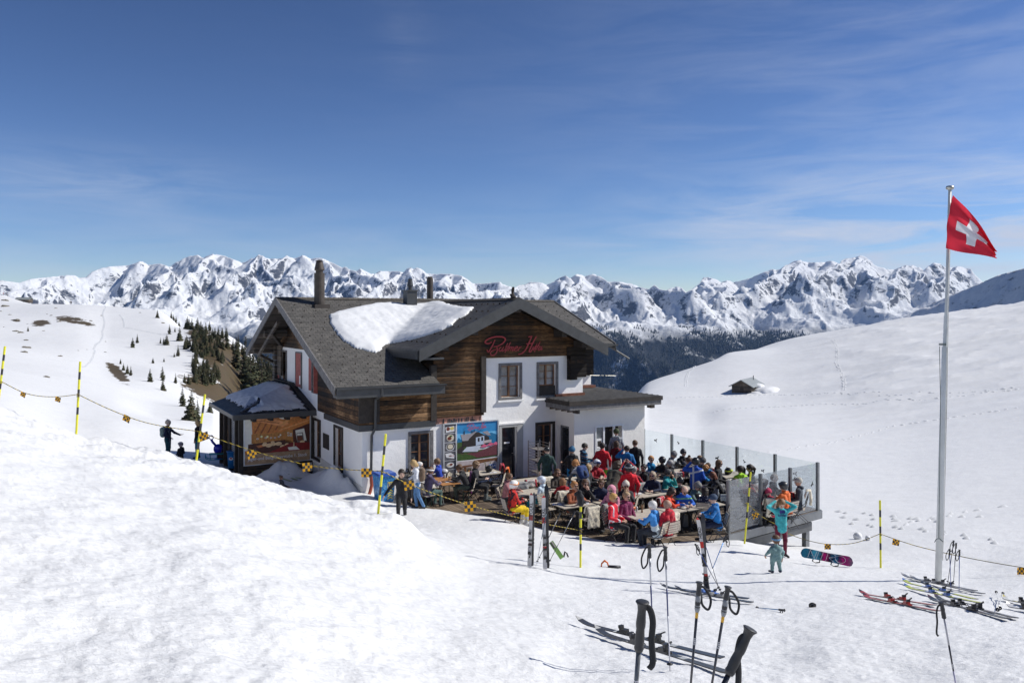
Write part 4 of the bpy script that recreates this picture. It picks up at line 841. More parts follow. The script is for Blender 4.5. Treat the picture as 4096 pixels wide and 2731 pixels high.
def roof_snow():
 poly = [(1316,1262),(1345,1250),(1420,1232),(1500,1216),(1560,1213),(1640,1221),(1700,1214),(1740,1207),(1765,1207),(1800,1220),(1850,1230),(1893,1231),(1888,1245),(1865,1262),(1825,1282),(1810,1303),(1760,1325),(1700,1345),(1640,1362),(1560,1374),(1535,1388),(1524,1404),(1506,1412),(1480,1409),(1420,1393),(1372,1366),(1340,1330),(1318,1290)]
 def onroof(px, py):
  d = Vector(((px - CX) / FPX, 1, (HY - py) / FPX));
  for k in range(1200):
   t = 28 + k * .015; p = d * t; u, v = w2h(p)
   z = max(z_main(v), z_cross(u) if (abs(u) < CH_ and v > -.9) else -9)
   if v > -.8 and p.z < z: return (u, v)
  return w2h(d * 40)
 P2 = [onroof(*p) for p in poly]
 us = [p[0] for p in P2]; vs = [p[1] for p in P2]; st = .06
 gu = np.arange(min(us) - .1, max(us) + .1, st); gv = np.arange(min(vs) - .1, max(vs) + .1, st); U, V = np.meshgrid(gu, gv, indexing='ij')
 def sd(U, V):
  d = np.full(U.shape, 1e9); ins = np.zeros(U.shape, bool); n = len(P2)
  for i in range(n):
   ax, ay = P2[i]; bx, by = P2[(i + 1) % n]; ex, ey = bx - ax, by - ay; t = np.clip(((U - ax) * ex + (V - ay) * ey) / (ex * ex + ey * ey + 1e-9), 0, 1)
   d = np.minimum(d, np.hypot(U - ax - t * ex, V - ay - t * ey)); c = ((ay > V) != (by > V)) & (U < (bx - ax) * (V - ay) / (by - ay + 1e-12) + ax); ins ^= c
  return np.where(ins, d, -d)
 S = sd(U, V) + .06 * fbm(U * 2.1, V * 2.1, 4)
 th = .17 * np.sqrt(np.clip(S / .4, 0, 1)) + .05 * np.clip(S, 0, 1) * (1 + 1.2 * fbm(U * 1.2, V * 1.2, 4)) + .012 * fbm(U * 5, V * 5, 3) * np.clip(S * 3, 0, 1)
 zr = np.maximum(np.where(V <= VR, RZ - SL * (VR - V), RZ - RB * (V - VR)), np.where(np.abs(U) < CH_, CZ - CS * np.abs(U), -9))
 zsm = zr.copy()
 for _ in range(12): zsm[1:-1, 1:-1] = (zsm[1:-1, 1:-1] * 2 + zsm[:-2, 1:-1] + zsm[2:, 1:-1] + zsm[1:-1, :-2] + zsm[1:-1, 2:]) / 6
 z = np.maximum(zr, zsm) + th; m = S > 0
 idx = -np.ones(U.shape, int); idx[m] = np.arange(m.sum()); Vt = np.stack([U[m], V[m], z[m] - DECK], -1)
 a, b, c, d = idx[:-1, :-1], idx[1:, :-1], idx[1:, 1:], idx[:-1, 1:]; ok = (a >= 0) & (b >= 0) & (c >= 0) & (d >= 0)
 Fq = np.stack([a[ok], b[ok], c[ok], d[ok]], -1)
 # skirt to the slates
 me = npmesh('roof_snow', Vt, Fq); bm = bmesh.new(); bm.from_mesh(me); be = [e for e in bm.edges if e.is_boundary]
 r = bmesh.ops.extrude_edge_only(bm, edges=be)
 for v_ in [g for g in r['geom'] if isinstance(g, bmesh.types.BMVert)]:
  zz = z_main(v_.co.y); zz = max(zz, z_cross(v_.co.x)) if abs(v_.co.x) < CH_ else zz; v_.co.z = zz - DECK - .01
 bm.to_mesh(me); bm.free(); me.materials.append(MSNOWR)
 me.polygons.foreach_set('use_smooth', [True] * len(me.polygons))
 o = bpy.data.objects.new('snow_patch', me); col.objects.link(o); o.location = (HO.x, HO.y, DECK); o.rotation_euler = (0, 0, R(30))
 tag(o, 'large melting patch of snow lying in the valley of the slate roof', 'snow patch')
AZT = -3.36; AZE = -4.28
def annex():
 ho = empty('annex_shed', (HO.x + (HU * -8.2 + HV * 8).x, HO.y + (HU * -8.2 + HV * 8).y, DECK), R(30))
 tag(ho, 'low timber annex with a snowy hipped roof against the left side of the chalet', 'annex')
 P = lambda u, v, z: (u + 8.2, v - 8, z - DECK)
 mb = MB(); mb.box(P(-9.5, 6.66, -7.6), P(-6.46, 11.5, AZE + .1), 0)
 mb.build('wall', [planks('annex_boards', .16, bias=-.05, grey=.2)], ho)
 mb = MB()
 for v in (6.6, 7.7, 9.0, 10.3, 11.4): mb.box(P(-9.64, v - .09, -7.6), P(-9.505, v + .09, AZE))
 mb.box(P(-9.7, 6.5, -7.6), P(-9.51, 6.655, AZE - .02)); mb.box(P(-6.56, 6.56, -7.6), P(-6.48, 6.655, AZE - .02)); build_split(mb, 'post', MBEAMD, ho)
 mb = MB()
 for k in range(26): z = -6.8 + k * .088; mb.box(P(-9.56, 7.85, z), P(-9.51, 8.85, z + .06))
 mb.build('roller_door', plain('ribbed_steel', (.30, .31, .33), .5, .4, .1), ho)
 # hipped slate roof
 A = P(-9.95, 6.15, AZE); B = P(-6.46, 6.15, AZE); C = P(-6.46, 9.9, AZT); D = P(-6.46, 13.3, AZT); E = P(-9.95, 11.9, AZE)
 rf = MB(); rf.poly([A, B, C], 0); rf.poly([A, C, D, E], 0)
 dn = Vector((0, 0, -.16)); pts = [A, B, C, D, E]; bot = [Vector(p) + dn for p in pts]
 rf.poly([bot[0], bot[2], bot[1]], 1); rf.poly([bot[0], bot[4], bot[3], bot[2]], 1)
 for i, j in ((0, 1), (3, 4), (4, 0)): rf.poly([pts[i], bot[i], bot[j], pts[j]], 1)
 r = rf.build('roof', [MSLATE, MBEAMD], ho, fix=False, uvf=lambda co, n: (co.x, co.y * 1.05) if abs(n.y) > abs(n.x) else (co.y, co.x * 1.05))
 mb = MB(); mb.tube([Vector(A) + Vector((.35, .35, .12)), Vector(A).lerp(Vector(C), .47) + Vector((0, 0, .06))], .07, 6, 0, True, ((0, 0, 1), .6)); mb.build('hip_flashing', plain('blue_grey_sheet', (.16, .19, .23), .35, .6), r)
 mb = MB(); mb.box(P(-10.03, 6.02, AZE - .2), P(-6.42, 6.13, AZE + .03), 0); mb.box(P(-10.04, 6.13, AZE - .15), P(-9.96, 11.95, AZE + .02), 0)
 for k in range(4): mb.box(P(-9.2 + k * .72, 6.05, AZE - .32), P(-9.05 + k * .72, 6.6, AZE - .205), 1)
 mb.build('gutter', [MMETAL, MBEAMD], ho)
 # flashing against the house
 mb = MB(); mb.beam(Vector(B) + Vector((-.1, -.05, .05)), Vector(C) + Vector((-.1, 0, .05)), .3, .05); mb.beam(Vector(C) + Vector((-.12, 0, .05)), Vector(D) + Vector((-.12, 0, .05)), .2, .05); mb.build('flashing', MBEAMD, r)
 # thin old snow on that roof
 def rz(u, v):
  f1 = AZE + (v - 6.15) / 3.75 * (AZT - AZE); f2 = AZE + (u + 9.95) / 3.49 * (AZT - AZE); return min(f1, f2)
 gu = np.arange(-9.9, -6.7, .05); gv = np.arange(6.2, 12.6, .05); U, V = np.meshgrid(gu, gv, indexing='ij')
 zr = np.minimum(AZE + (V - 6.15) / 3.75 * (AZT - AZE), AZE + (U + 9.95) / 3.49 * (AZT - AZE))
 e = np.minimum.reduce([V - 6.32, (U + 9.35) * .9, -6.78 - U - np.clip(8.2 - V, 0, 3) * .0, 12.4 - V + (U + 8) * .2, ((V - 6.1) * 1.0 - (U + 6.9) * .55) * .8 + .2])
 hipd = np.abs((V - 6.15) / 3.75 - (U + 9.95) / 3.49); e = np.minimum(e, np.where(U < -8.6, hipd * 2 - .12, 9)); S = e + .16 * fbm(U * 2.4, V * 2.4, 4)
 z = zr + .005 + .2 * np.clip(S / .55, 0, 1) ** .6 + .02 * fbm(U * 4, V * 4, 3) * np.clip(S * 3, 0, 1); m = S > 0
 idx = -np.ones(U.shape, int); idx[m] = np.arange(m.sum()); Vt = np.stack([U[m], V[m], z[m] - DECK], -1); a, b, c, d = idx[:-1, :-1], idx[1:, :-1], idx[1:, 1:], idx[:-1, 1:]; ok = (a >= 0) & (b >= 0) & (c >= 0) & (d >= 0)
 me = npmesh('snow_patch', Vt, np.stack([a[ok], b[ok], c[ok], d[ok]], -1)); me.materials.append(MSNOWR)
 o = bpy.data.objects.new('snow_patch', me); col.objects.link(o); o.location = (HO.x, HO.y, DECK); o.rotation_euler = (0, 0, R(30))
 tag(o, 'thin grey old snow lying in shade on the low hipped annex roof', 'snow patch')
# ================================================================== SIGNS AND POSTERS
SCRIPT = [  # hand-lettered strokes of the red wall sign: (width, points); units as measured on the sign
 (52,[(392,400),(340,430),(290,450),(230,450),(185,430),(172,400),(195,360),(250,315),(330,275),(430,242),(540,224),(640,220),(730,226),(800,248),(845,285),(850,330),(820,385),(770,435),(710,478),(640,515),(570,540),(500,552),(455,550)]),
 (50,[(505,322),(480,380),(440,470),(400,550),(360,620),(320,690),(290,725),(265,728),(248,695),(232,650)]),
 (44,[(520,548),(560,565),(582,610),(582,670),(560,740),(520,800),(465,838),(400,843),(358,815),(350,765),(380,715),(440,680),(520,655),(600,625)]),
 (40,[(715,565),(670,600),(640,650),(645,690),(680,700),(730,665),(775,600),(795,560)]), (38,[(795,555),(765,620),(740,675),(752,705),(790,690),(840,640)]),
 (20,[(742,508),(752,508)]),(20,[(782,512),(792,512)]),
 (36,[(932,432),(905,500),(870,600),(850,700),(842,765)]),(38,[(1030,410),(990,480),(950,570),(905,650),(870,705)]),(34,[(850,552),(920,548),(1005,562)]),
 (34,[(1000,560),(970,630),(935,705)]),(34,[(975,640),(1020,570),(1055,560),(1050,610),(1005,700)]),(34,[(1050,640),(1085,575),(1120,560),(1118,600),(1080,665),(1085,700),(1120,680),(1150,640)]),
 (36,[(1135,640),(1200,622),(1255,590),(1262,560),(1225,552),(1180,590),(1155,650),(1175,692),(1225,690),(1285,640)]),
 (36,[(1335,552),(1310,620),(1275,700)]),(34,[(1300,625),(1340,575),(1375,565),(1395,548)]),
 (44,[(1622,232),(1670,222),(1715,222),(1752,192)]),(54,[(1745,200),(1705,290),(1660,390),(1615,490),(1565,600),(1505,690),(1430,760),(1355,800),(1292,806)]),
 (54,[(1902,200),(1855,280),(1795,390),(1740,500),(1695,600),(1660,680),(1665,728),(1700,725),(1740,670),(1775,600),(1800,550)]),(36,[(1545,458),(1620,460),(1700,452),(1790,420),(1820,408)]),
 (32,[(1812,545),(1795,610),(1790,685)]),(20,[(1808,480),(1816,480)]),(34,[(1795,680),(1830,610),(1870,540),(1925,440)]),(36,[(1905,480),(1870,590),(1845,680),(1838,738)]),
 (40,[(2022,390),(1975,480),(1925,580),(1880,660)]),(34,[(1850,548),(1930,545),(2010,530)]),
 (38,[(2050,545),(1995,580),(1955,640),(1965,672),(2010,655),(2060,600),(2095,535)]),(36,[(2092,535),(2060,600),(2055,655),(2080,655),(2105,615)]),
]
def script_tubes(mb, fmap, wscale, flatdir, fk, mi=0):
 for w, pts in SCRIPT:
  p = [Vector(fmap(*q)) for q in pts]
  # smooth
  q = [p[0]]
  for i in range(len(p) - 1):
   a = p[max(i - 1, 0)]; b = p[i]; c = p[i + 1]; d = p[min(i + 2, len(p) - 1)]
   for t in (.33, .67, 1.0):
    q.append(.5 * ((2 * b) + (-a + c) * t + (2 * a - 5 * b + 4 * c - d) * t * t + (-a + 3 * b - 3 * c + d) * t ** 3))
  r = w * .5 * wscale; n = len(q); rs = [r * (.72 + .28 * math.sin(math.pi * min(1, (i + .6) / n * 1.1))) for i in range(n)]
  mb.tube(q, rs, 8, mi, True, (flatdir, fk))
def wall_signs():
 z = lambda zz: zz - DECK
 # lettering on the gable
 mb = MB()
 def fm(x, y):
  u, zz = FU(1920 + x / 8.4, 1320 + y / 8.4, -.2); return (u, -.2, z(zz))
 k = (FU(2021, 1380, -.2)[0] - FU(2020, 1380, -.2)[0]) / 8.4
 script_tubes(mb, fm, k * .93, (0, 1, 0), .35)
 for x, y in ((200, 420), (500, 340), (560, 580), (850, 300), (1000, 640), (1700, 300), (1880, 240), (1650, 470), (2000, 600), (400, 830)): a = fm(x, y); mb.tube([a, (a[0], -.13, a[2])], .012, 4)
 o = mb.build('lettering_sign', plain('sign_red', (.33, .03, .035), .5, 0, .1, 3), None, True); o.location = (HO.x, HO.y, DECK); o.rotation_euler = (0, 0, R(30))
 tag(o, 'red handwritten style lettering sign reading Bättmer Hitta high on the wooden gable', 'sign')
 # white paint remnants on the boards beside it
 # ---------------- poster board beside the door
 u0 = FU(1771, 1780)[0]; u1 = FU(1989, 1780)[0]; zt = FU(1880, 1686)[1]; zb = DECK + .28; W_ = u1 - u0; H_ = zt - zb
 b = empty('poster_board', h2w((u0 + u1) / 2, -.05, zb), R(30)); tag(b, 'large framed menu poster with a chalet photo and a column of dishes by the door', 'poster')
 f = MB(); X = lambda s: -W_ / 2 + s * W_; Zz = lambda t: (1 - t) * H_
 for a0, a1, c0, c1 in ((-.012, .012, 0, 1), (.988, 1.012, 0, 1), (.012, .988, -.01, .012), (.012, .988, .988, 1.0)): f.box((X(a0), -.06, Zz(c1)), (X(a1), 0, Zz(c0)))
 f.build('frame', plain('alu_frame', (.62, .64, .66), .35, .5, .08), b)
 cols_ = {}
 def PM(n, c, r=.45, v=.1, s=4): return plain('print_' + n, c, r, 0, v, s)
 pm = [PM('white', (.72, .72, .72)), PM('skyblue', (.03, .24, .52)), PM('skypale', (.16, .48, .75)), PM('hills', (.015, .16, .33)), PM('green', (.05, .10, .02), .5, .5, 30), PM('darkhouse', (.03, .022, .02), .5, .4, 20), PM('housewhite', (.48, .56, .68)), PM('roofgrey', (.32, .30, .32)), PM('tent', (.55, .60, .68)), PM('parasol', (.62, .12, .22), .5, .3, 20), PM('crowd', (.14, .04, .05), .5, .9, 45), PM('board', (.10, .10, .115), .5, .4, 12), PM('plate', (.70, .70, .70)), PM('meat', (.16, .035, .02), .5, .5, 40), PM('yellow', (.60, .50, .14), .5, .3, 40), PM('cream', (.62, .56, .44), .5, .3, 40), PM('pan', (.02, .018, .016)), PM('wallwarm', (.48, .42, .42), .5, .2, 5), PM('brown', (.16, .07, .03), .5, .5, 14), PM('stone', (.20, .16, .13), .5, .5, 20), PM('fire', (.85, .32, .05), .5, .6, 30), PM('logoblue', (.04, .12, .36)), PM('black', (.02, .02, .02)), PM('red', (.55, .02, .03))]
 idx = {n: i for i, n in enumerate(['white','skyblue','skypale','hills','green','darkhouse','housewhite','roofgrey','tent','parasol','crowd','board','plate','meat','yellow','cream','pan','wallwarm','brown','stone','fire','logoblue','black','red'])}
 m = MB(); lay = [0]
 def pg(pts, c, l): m.poly([(X(s), -.02 - l * .0022, Zz(t)) for s, t in pts], idx[c])
 def rc(a, b2, c, d, n, l): pg([(a, b2), (c, b2), (c, d), (a, d)], n, l)
 def el(cx, cy, rx, ry, n, l, k=16): pg([(cx + rx * math.cos(2 * math.pi * i / k), cy + ry * math.sin(2 * math.pi * i / k)) for i in range(k)], n, l)
 rc(.0, .0, 1, 1, 'white', 0)
 # zoom pixel -> board fraction (photo column is measured on the board)
 rc(.225, .012, .985, .30, 'skyblue', 1); rc(.225, .2, .985, .34, 'skypale', 2)
 pg([(.225, .34), (.27, .27), (.31, .31), (.4, .33), (.8, .25), (.86, .22), (.985, .27), (.985, .45), (.225, .45)], 'hills', 3)
 pg([(.225, .36), (.35, .35), (.45, .42), (.45, .70), (.225, .70)], 'green', 4); pg([(.225, .55), (.985, .5), (.985, .665), (.225, .70)], 'green', 5)
 pg([(.33, .24), (.55, .21), (.62, .19), (.83, .30), (.83, .42), (.60, .47), (.33, .44)], 'darkhouse', 6); pg([(.24, .48), (.36, .40), (.36, .56), (.25, .56)], 'darkhouse', 6)
 pg([(.305, .215), (.50, .21), (.44, .335), (.335, .335)], 'roofgrey', 7); pg([(.50, .205), (.615, .165), (.46, .30), (.43, .30)], 'roofgrey', 8); pg([(.70, .20), (.80, .185), (.86, .27), (.80, .27)], 'roofgrey', 7)
 rc(.36, .15, .375, .22, 'black', 9); rc(.50, .17, .515, .21, 'black', 9); rc(.545, .14, .555, .19, 'black', 9)
 pg([(.58, .29), (.735, .27), (.735, .42), (.58, .44)], 'housewhite', 9); rc(.615, .30, .65, .37, 'black', 10); rc(.68, .29, .715, .36, 'black', 10)
 pg([(.72, .36), (.87, .35), (.87, .40), (.72, .41)], 'wallwarm', 10)
 pg([(.33, .53), (.41, .45), (.68, .44), (.61, .55)], 'tent', 11); pg([(.57, .57), (.985, .44), (.985, .64), (.55, .66)], 'crowd', 10); pg([(.30, .57), (.57, .56), (.57, .66), (.52, .64)], 'crowd', 9)
 for a, c in ((.66, .42), (.78, .40), (.88, .395)): pg([(a, c + .05), (a + .07, c), (a + .15, c + .04), (a + .08, c + .065)], 'parasol', 12)
 pg([(.28, .58), (.40, .57), (.52, .61), (.60, .66), (.225, .70), (.225, .60)], 'green', 12)
 rc(.225, .685, .985, .70, 'white', 13)
 rc(.225, .70, .985, .985, 'wallwarm', 13); pg([(.58, .70), (.985, .69), (.97, .78), (.93, .74), (.62, .77)], 'brown', 14); pg([(.225, .80), (.36, .78), (.58, .775), (.57, .80), (.225, .83)], 'brown', 14)
 rc(.225, .83, .36, .985, 'stone', 14); rc(.36, .80, .40, .985, 'brown', 15); rc(.40, .82, .50, .985, 'stone', 15); rc(.42, .85, .485, .98, 'black', 16); pg([(.43, .97), (.44, .89), (.455, .86), (.465, .9), (.475, .97)], 'fire', 17)
 for a in (.73, .83): rc(a, .755, a + .035, .80, 'cream', 14); rc(a + .008, .763, a + .027, .79, 'stone', 15)
 rc(.22, .012, .232, .985, 'white', 18)
 cells = 6
 for i in range(cells):
  a = .02 + i * .162; rc(.02, a, .215, a + .152, 'board', 2)
  cy = a + .076
  if i == 0: pg([(.035, a + .045), (.19, a + .03), (.20, a + .125), (.045, a + .14)], 'plate', 3); el(.08, cy, .032, .034, 'meat', 4); el(.15, cy - .005, .036, .03, 'yellow', 4)
  elif i == 1: el(.12, cy, .066, .062, 'cream', 3); el(.105, cy + .01, .038, .032, 'meat', 4); el(.13, cy - .03, .026, .016, 'green', 5)
  elif i == 2: el(.12, cy, .075, .07, 'plate', 3); el(.12, cy - .005, .066, .06, 'pan', 4); el(.12, cy - .005, .05, .045, 'cream', 5)
  elif i == 3: pg([(.03, a + .03), (.13, a + .02), (.2, a + .07), (.19, a + .13), (.05, a + .1)], 'plate', 3); el(.12, cy, .03, .01, 'meat', 4); el(.17, cy, .008, .01, 'red', 4)
  elif i == 4: el(.12, cy, .068, .045, 'plate', 3); el(.10, cy + .005, .036, .022, 'cream', 4); el(.135, cy - .008, .03, .02, 'meat', 5)
  else: pg([(.07, a + .03), (.16, a + .07), (.14, a + .12), (.05, a + .07)], 'cream', 3)
 # emblem bottom right: blue square, three peaks, valley, lettering
 rc(.815, .795, .955, .925, 'white', 17); rc(.823, .802, .947, .885, 'logoblue', 18); rc(.823, .885, .947, .918, 'black', 18)
 for c in (.845, .885, .925): pg([(c - .022, .845), (c, .812), (c + .022, .845)], 'plate', 19)
 pg([(.83, .885), (.85, .85), (.90, .838), (.94, .84), (.90, .855), (.862, .885)], 'white', 20)
 # wall lettering over the photo, and emblem text
 def tx(s, cx, cy, h, wd, c, l):
  vs, fs = text_mesh(s, h, Matrix.Translation((X(cx), -.02 - l * .0022, Zz(cy))) @ Matrix.Rotation(R(90), 4, 'X'), .0008, width=wd); m.add(vs, fs, idx[c])
 tx('ALETSCH', .885, .893, .05, .24, 'white', 20); tx('ARENA', .865, .91, .05, .15, 'white', 20); rc(.918, .902, .935, .917, 'red', 21)
 kx = W_ * .36 / 1950.
 script_tubes(m, lambda x, y: (X(.41) + (x - 170) * kx, -.085, Zz(.025) - (y - 190) * kx * 1.0), kx * .75, (0, 1, 0), .12, idx['red'])
 m.build('print', pm, b, fix=False)
 # ---------------- poster on the annex
 pu0 = -9.44; pu1 = -6.60; pz0 = DECK + .35; pz1 = AZE - .12; W2 = pu1 - pu0; H2 = pz1 - pz0
 b2 = empty('poster_board', h2w((pu0 + pu1) / 2, 6.6, pz0), R(30)); tag(b2, 'big poster of a warm wooden dining room on the timber annex, partly behind heaped snow', 'poster')
 f = MB()
 for a0, a1, c0, c1 in ((-.52, -.5, 0, 1), (.5, .52, 0, 1), (-.5, .5, 0, .015), (-.5, .5, .985, 1)): f.box((a0 * W2, -.06, c0 * H2), (a1 * W2, 0, c1 * H2))
 f.build('frame', plain('alu_frame', (.62, .64, .66), .35, .5, .08), b2)
 nm = ['wood', 'woodl', 'woodd', 'beam', 'rafter', 'darkr', 'panel', 'lamp', 'whitep', 'redt', 'table', 'skin', 'stove', 'strip', 'lettr', 'chair']
 pc = dict(wood=(.33, .12, .028), woodl=(.47, .21, .07), woodd=(.17, .05, .014), beam=(.50, .20, .075), rafter=(.38, .13, .03), darkr=(.045, .012, .006), panel=(.30, .13, .03), lamp=(.9, .62, .25), whitep=(.52, .50, .44), redt=(.14, .008, .006), table=(.34, .11, .035), skin=(.50, .33, .18), stove=(.10, .085, .075), strip=(.23, .15, .085), lettr=(.40, .38, .37), chair=(.10, .03, .012))
 pm2 = [plain('room_' + n, tuple(min(.9, q * 1.75) for q in pc[n]), .5, 0, .28 if n not in ('lettr', 'whitep') else .05, 9) for n in nm]; ix = {n: i for i, n in enumerate(nm)}
 m = MB(); X2 = lambda s: (s - .5) * W2; Z2 = lambda t: (1 - t) * H2
 def pg2(pts, c, l): m.poly([(X2(s), -.02 - l * .0022, Z2(t)) for s, t in pts], ix[c])
 def el2(cx, cy, rx, ry, n, l, k=12): pg2([(cx + rx * math.cos(2 * math.pi * i / k), cy + ry * math.sin(2 * math.pi * i / k)) for i in range(k)], n, l)
 pg2([(0, 0), (1, 0), (1, 1), (0, 1)], 'wood', 0); pg2([(0, 0), (.1, 0), (.12, .6), (.03, .7), (0, .7)], 'whitep', 1)
 for i in range(5): a = .17 + i * .1; pg2([(a + .05, .15), (a + .075, .15), (a - .01, .36), (a - .035, .36)], 'woodd', 2)
 pg2([(.05, .0), (.28, .0), (.68, .2), (.60, .27), (.18, .11)], 'beam', 3); pg2([(.18, .09), (.52, .17), (.52, .185), (.18, .105)], 'woodd', 4)
 for i in range(4): a = .33 + i * .13; pg2([(a, 0), (a + .025, 0), (a - .05 + .025, .12), (a - .05, .12)], 'rafter', 3)
 pg2([(.72, .0), (.80, .0), (.60, .22), (.56, .2)], 'woodl', 4); pg2([(.82, 0), (1, 0), (1, .1), (.84, .1)], 'darkr', 3)
 pg2([(.34, .38), (.68, .2), (1, .07), (1, .2), (.72, .33), (.5, .36)], 'rafter', 5); pg2([(.5, .32), (1, .14), (1, .165), (.52, .34)], 'woodl', 6)
 el2(.60, .03, .10, .075, 'whitep', 6, 16); el2(.60, .02, .055, .035, 'beam', 7)
 pg2([(.72, .34), (1, .22), (1, .66), (.72, .64)], 'darkr', 5)
 pg2([(.1, .37), (.60, .37), (.60, .56), (.1, .56)], 'panel', 3)
 for i in range(9): a = .12 + i * .055; pg2([(a, .38), (a + .006, .38), (a + .006, .54), (a, .54)], 'woodd', 4)
 pg2([(.61, .34), (.73, .32), (.74, .60), (.61, .57)], 'panel', 6)
 for a, c in ((.25, .43), (.34, .44)): el2(a, c, .018, .024, 'lamp', 6)
 el2(.54, .425, .013, .018, 'whitep', 7)
 for a, c in ((.175, .455), (.30, .445), (.38, .455), (.44, .46), (.5, .445), (.645, .38), (.69, .40), (.65, .43), (.69, .44)): pg2([(a, c), (a + .03, c), (a + .03, c + .028), (a, c + .028)], 'whitep', 7); pg2([(a + .006, c + .006), (a + .024, c + .006), (a + .024, c + .022), (a + .006, c + .022)], 'stove', 8)
 pg2([(.77, .35), (.91, .32), (.95, .58), (.80, .58)], 'whitep', 7); pg2([(.79, .41), (.89, .40), (.91, .60), (.80, .60)], 'stove', 8); pg2([(.80, .42), (.88, .42), (.88, .46), (.80, .46)], 'whitep', 9) ; pg2([(.80, .48), (.88, .48), (.89, .57), (.81, .57)], 'chair', 9)
 pg2([(.05, .57), (.6, .53), (1, .6), (1, .77), (.05, .77)], 'darkr', 6); pg2([(.17, .61), (.4, .57), (.45, .60), (.2, .655)], 'table', 7)
 for a, c, r_ in ((.29, .6, .035), (.36, .62, .05), (.43, .6, .045), (.51, .6, .05), (.57, .66, .04), (.64, .63, .035), (.88, .6, .04), (.42, .56, .03), (.3, .57, .03)): el2(a, c, r_, r_ * .8, 'skin', 8 + int(a * 10) % 3)
 pg2([(.35, .77), (.70, .60), (1, .62), (1, .77)], 'redt', 12); pg2([(.65, .69), (.78, .68), (.84, .755), (.67, .75)], 'whitep', 13); pg2([(.735, .68), (.742, .59), (.752, .59), (.757, .68)], 'skin', 14)
 pg2([(0, .77), (1, .77), (1, 1), (0, 1)], 'strip', 15)
 vs, fs = text_mesh('Jäger-und Bergführerstube 1. Stock', .2, Matrix.Translation((0, -.02 - 16.5 * .0022, Z2(.87))) @ Matrix.Rotation(R(90), 4, 'X'), .0015, bold=.004, width=W2 * .92); m.add(vs, fs, ix['lettr'])
 m.build('print', pm2, b2, fix=False)
# ================================================================== TERRACE
def hrot(o, u, v, z, extra=0): o.location = h2w(u, v, z); o.rotation_euler = (0, 0, R(30) + extra); return o
def deck():
 m, nt, b = newmat('terrace_boards'); L = nt.links.new; v = tc(nt); sx = nt.nodes.new('ShaderNodeSeparateXYZ'); L(v, sx.inputs[0])
 row = mth(nt, 'DIVIDE', sx.outputs['X'], .14); fr = mth(nt, 'FRACT', row); wn = nt.nodes.new('ShaderNodeTexWhiteNoise'); wn.noise_dimensions = '1D'; L(mth(nt, 'FLOOR', row), wn.inputs['W'])
 gr = noise(nt, mapping(nt, v, (12, 1, 1)), 2.4, 6, .7); wet = noise(nt, v, .5, 5, .65)
 f = mth(nt, 'ADD', mth(nt, 'MULTIPLY', gr, .6), mth(nt, 'MULTIPLY', wn.outputs['Value'], .3))
 c = ramp(nt, f, [(.2, (.09, .062, .042)), (.5, (.20, .15, .105)), (.8, (.30, .235, .17))]).outputs[0]
 c = mixc(nt, ramp(nt, wet, [(.5, (0, 0, 0)), (.62, (.75, .75, .75))]).outputs[0], c, (.055, .038, .028))
 gap = mth(nt, 'LESS_THAN', mth(nt, 'ABSOLUTE', mth(nt, 'SUBTRACT', fr, .5)), .45); c = mixc(nt, gap, (.008, .006, .005), c)
 L(c, b.inputs['Base Color']); b.inputs['Roughness'].default_value = .7; bump(nt, b, mth(nt, 'ADD', gap, mth(nt, 'MULTIPLY', gr, .3)), .6, .012)
 t = empty('terrace', h2w(0, -5, DECK), R(30)); tag(t, 'big wooden sun terrace on steel beams in front of the chalet, full of guests', 'terrace')
 mb = MB(); Q = lambda u, vv, z: (u, vv + 5, z)
 top = [(-5.0, -.02), (6.84, -.02), (6.84, -10.19), (1.82, -10.84), (-6.3, -10.9), (-6.3, -3.2)]
 mb.prism([Q(u, vv, 0) for u, vv in top], (0, 0, -.06)); mb.build('boards', m, t)
 MG = plain('galvanised_steel', (.20, .21, .22), .45, .55, .2, 2)
 mb = MB(); mb.beam(Q(6.86, -10.25, -.13), Q(1.7, -10.9, -.13), .1, .27); mb.beam(Q(6.9, -.0, -.13), Q(6.9, -10.2, -.13), .1, .27); build_split(mb, 'edge_beam', MG, t)
 mb = MB(); mb.beam(Q(6.4, -10.15, -.50), Q(1.9, -10.7, -.50), .16, .3); mb.build('lower_beam', plain('dark_steel', (.12, .125, .13), .5, .4, .2, 2), t)
 for u, vv in ((6.3, -10.05), (6.3, -5), (6.3, -.8)):
  mb = MB(); g = gz(*h2w(u, vv)[:2]) - DECK - .3; mb.box(Q(u - .09, vv - .09, g), Q(u + .09, vv + .09, -.4)); mb.build('support_post', MG, t)
 # dark patches of dirt and melt on the boards are in the board material
 return t
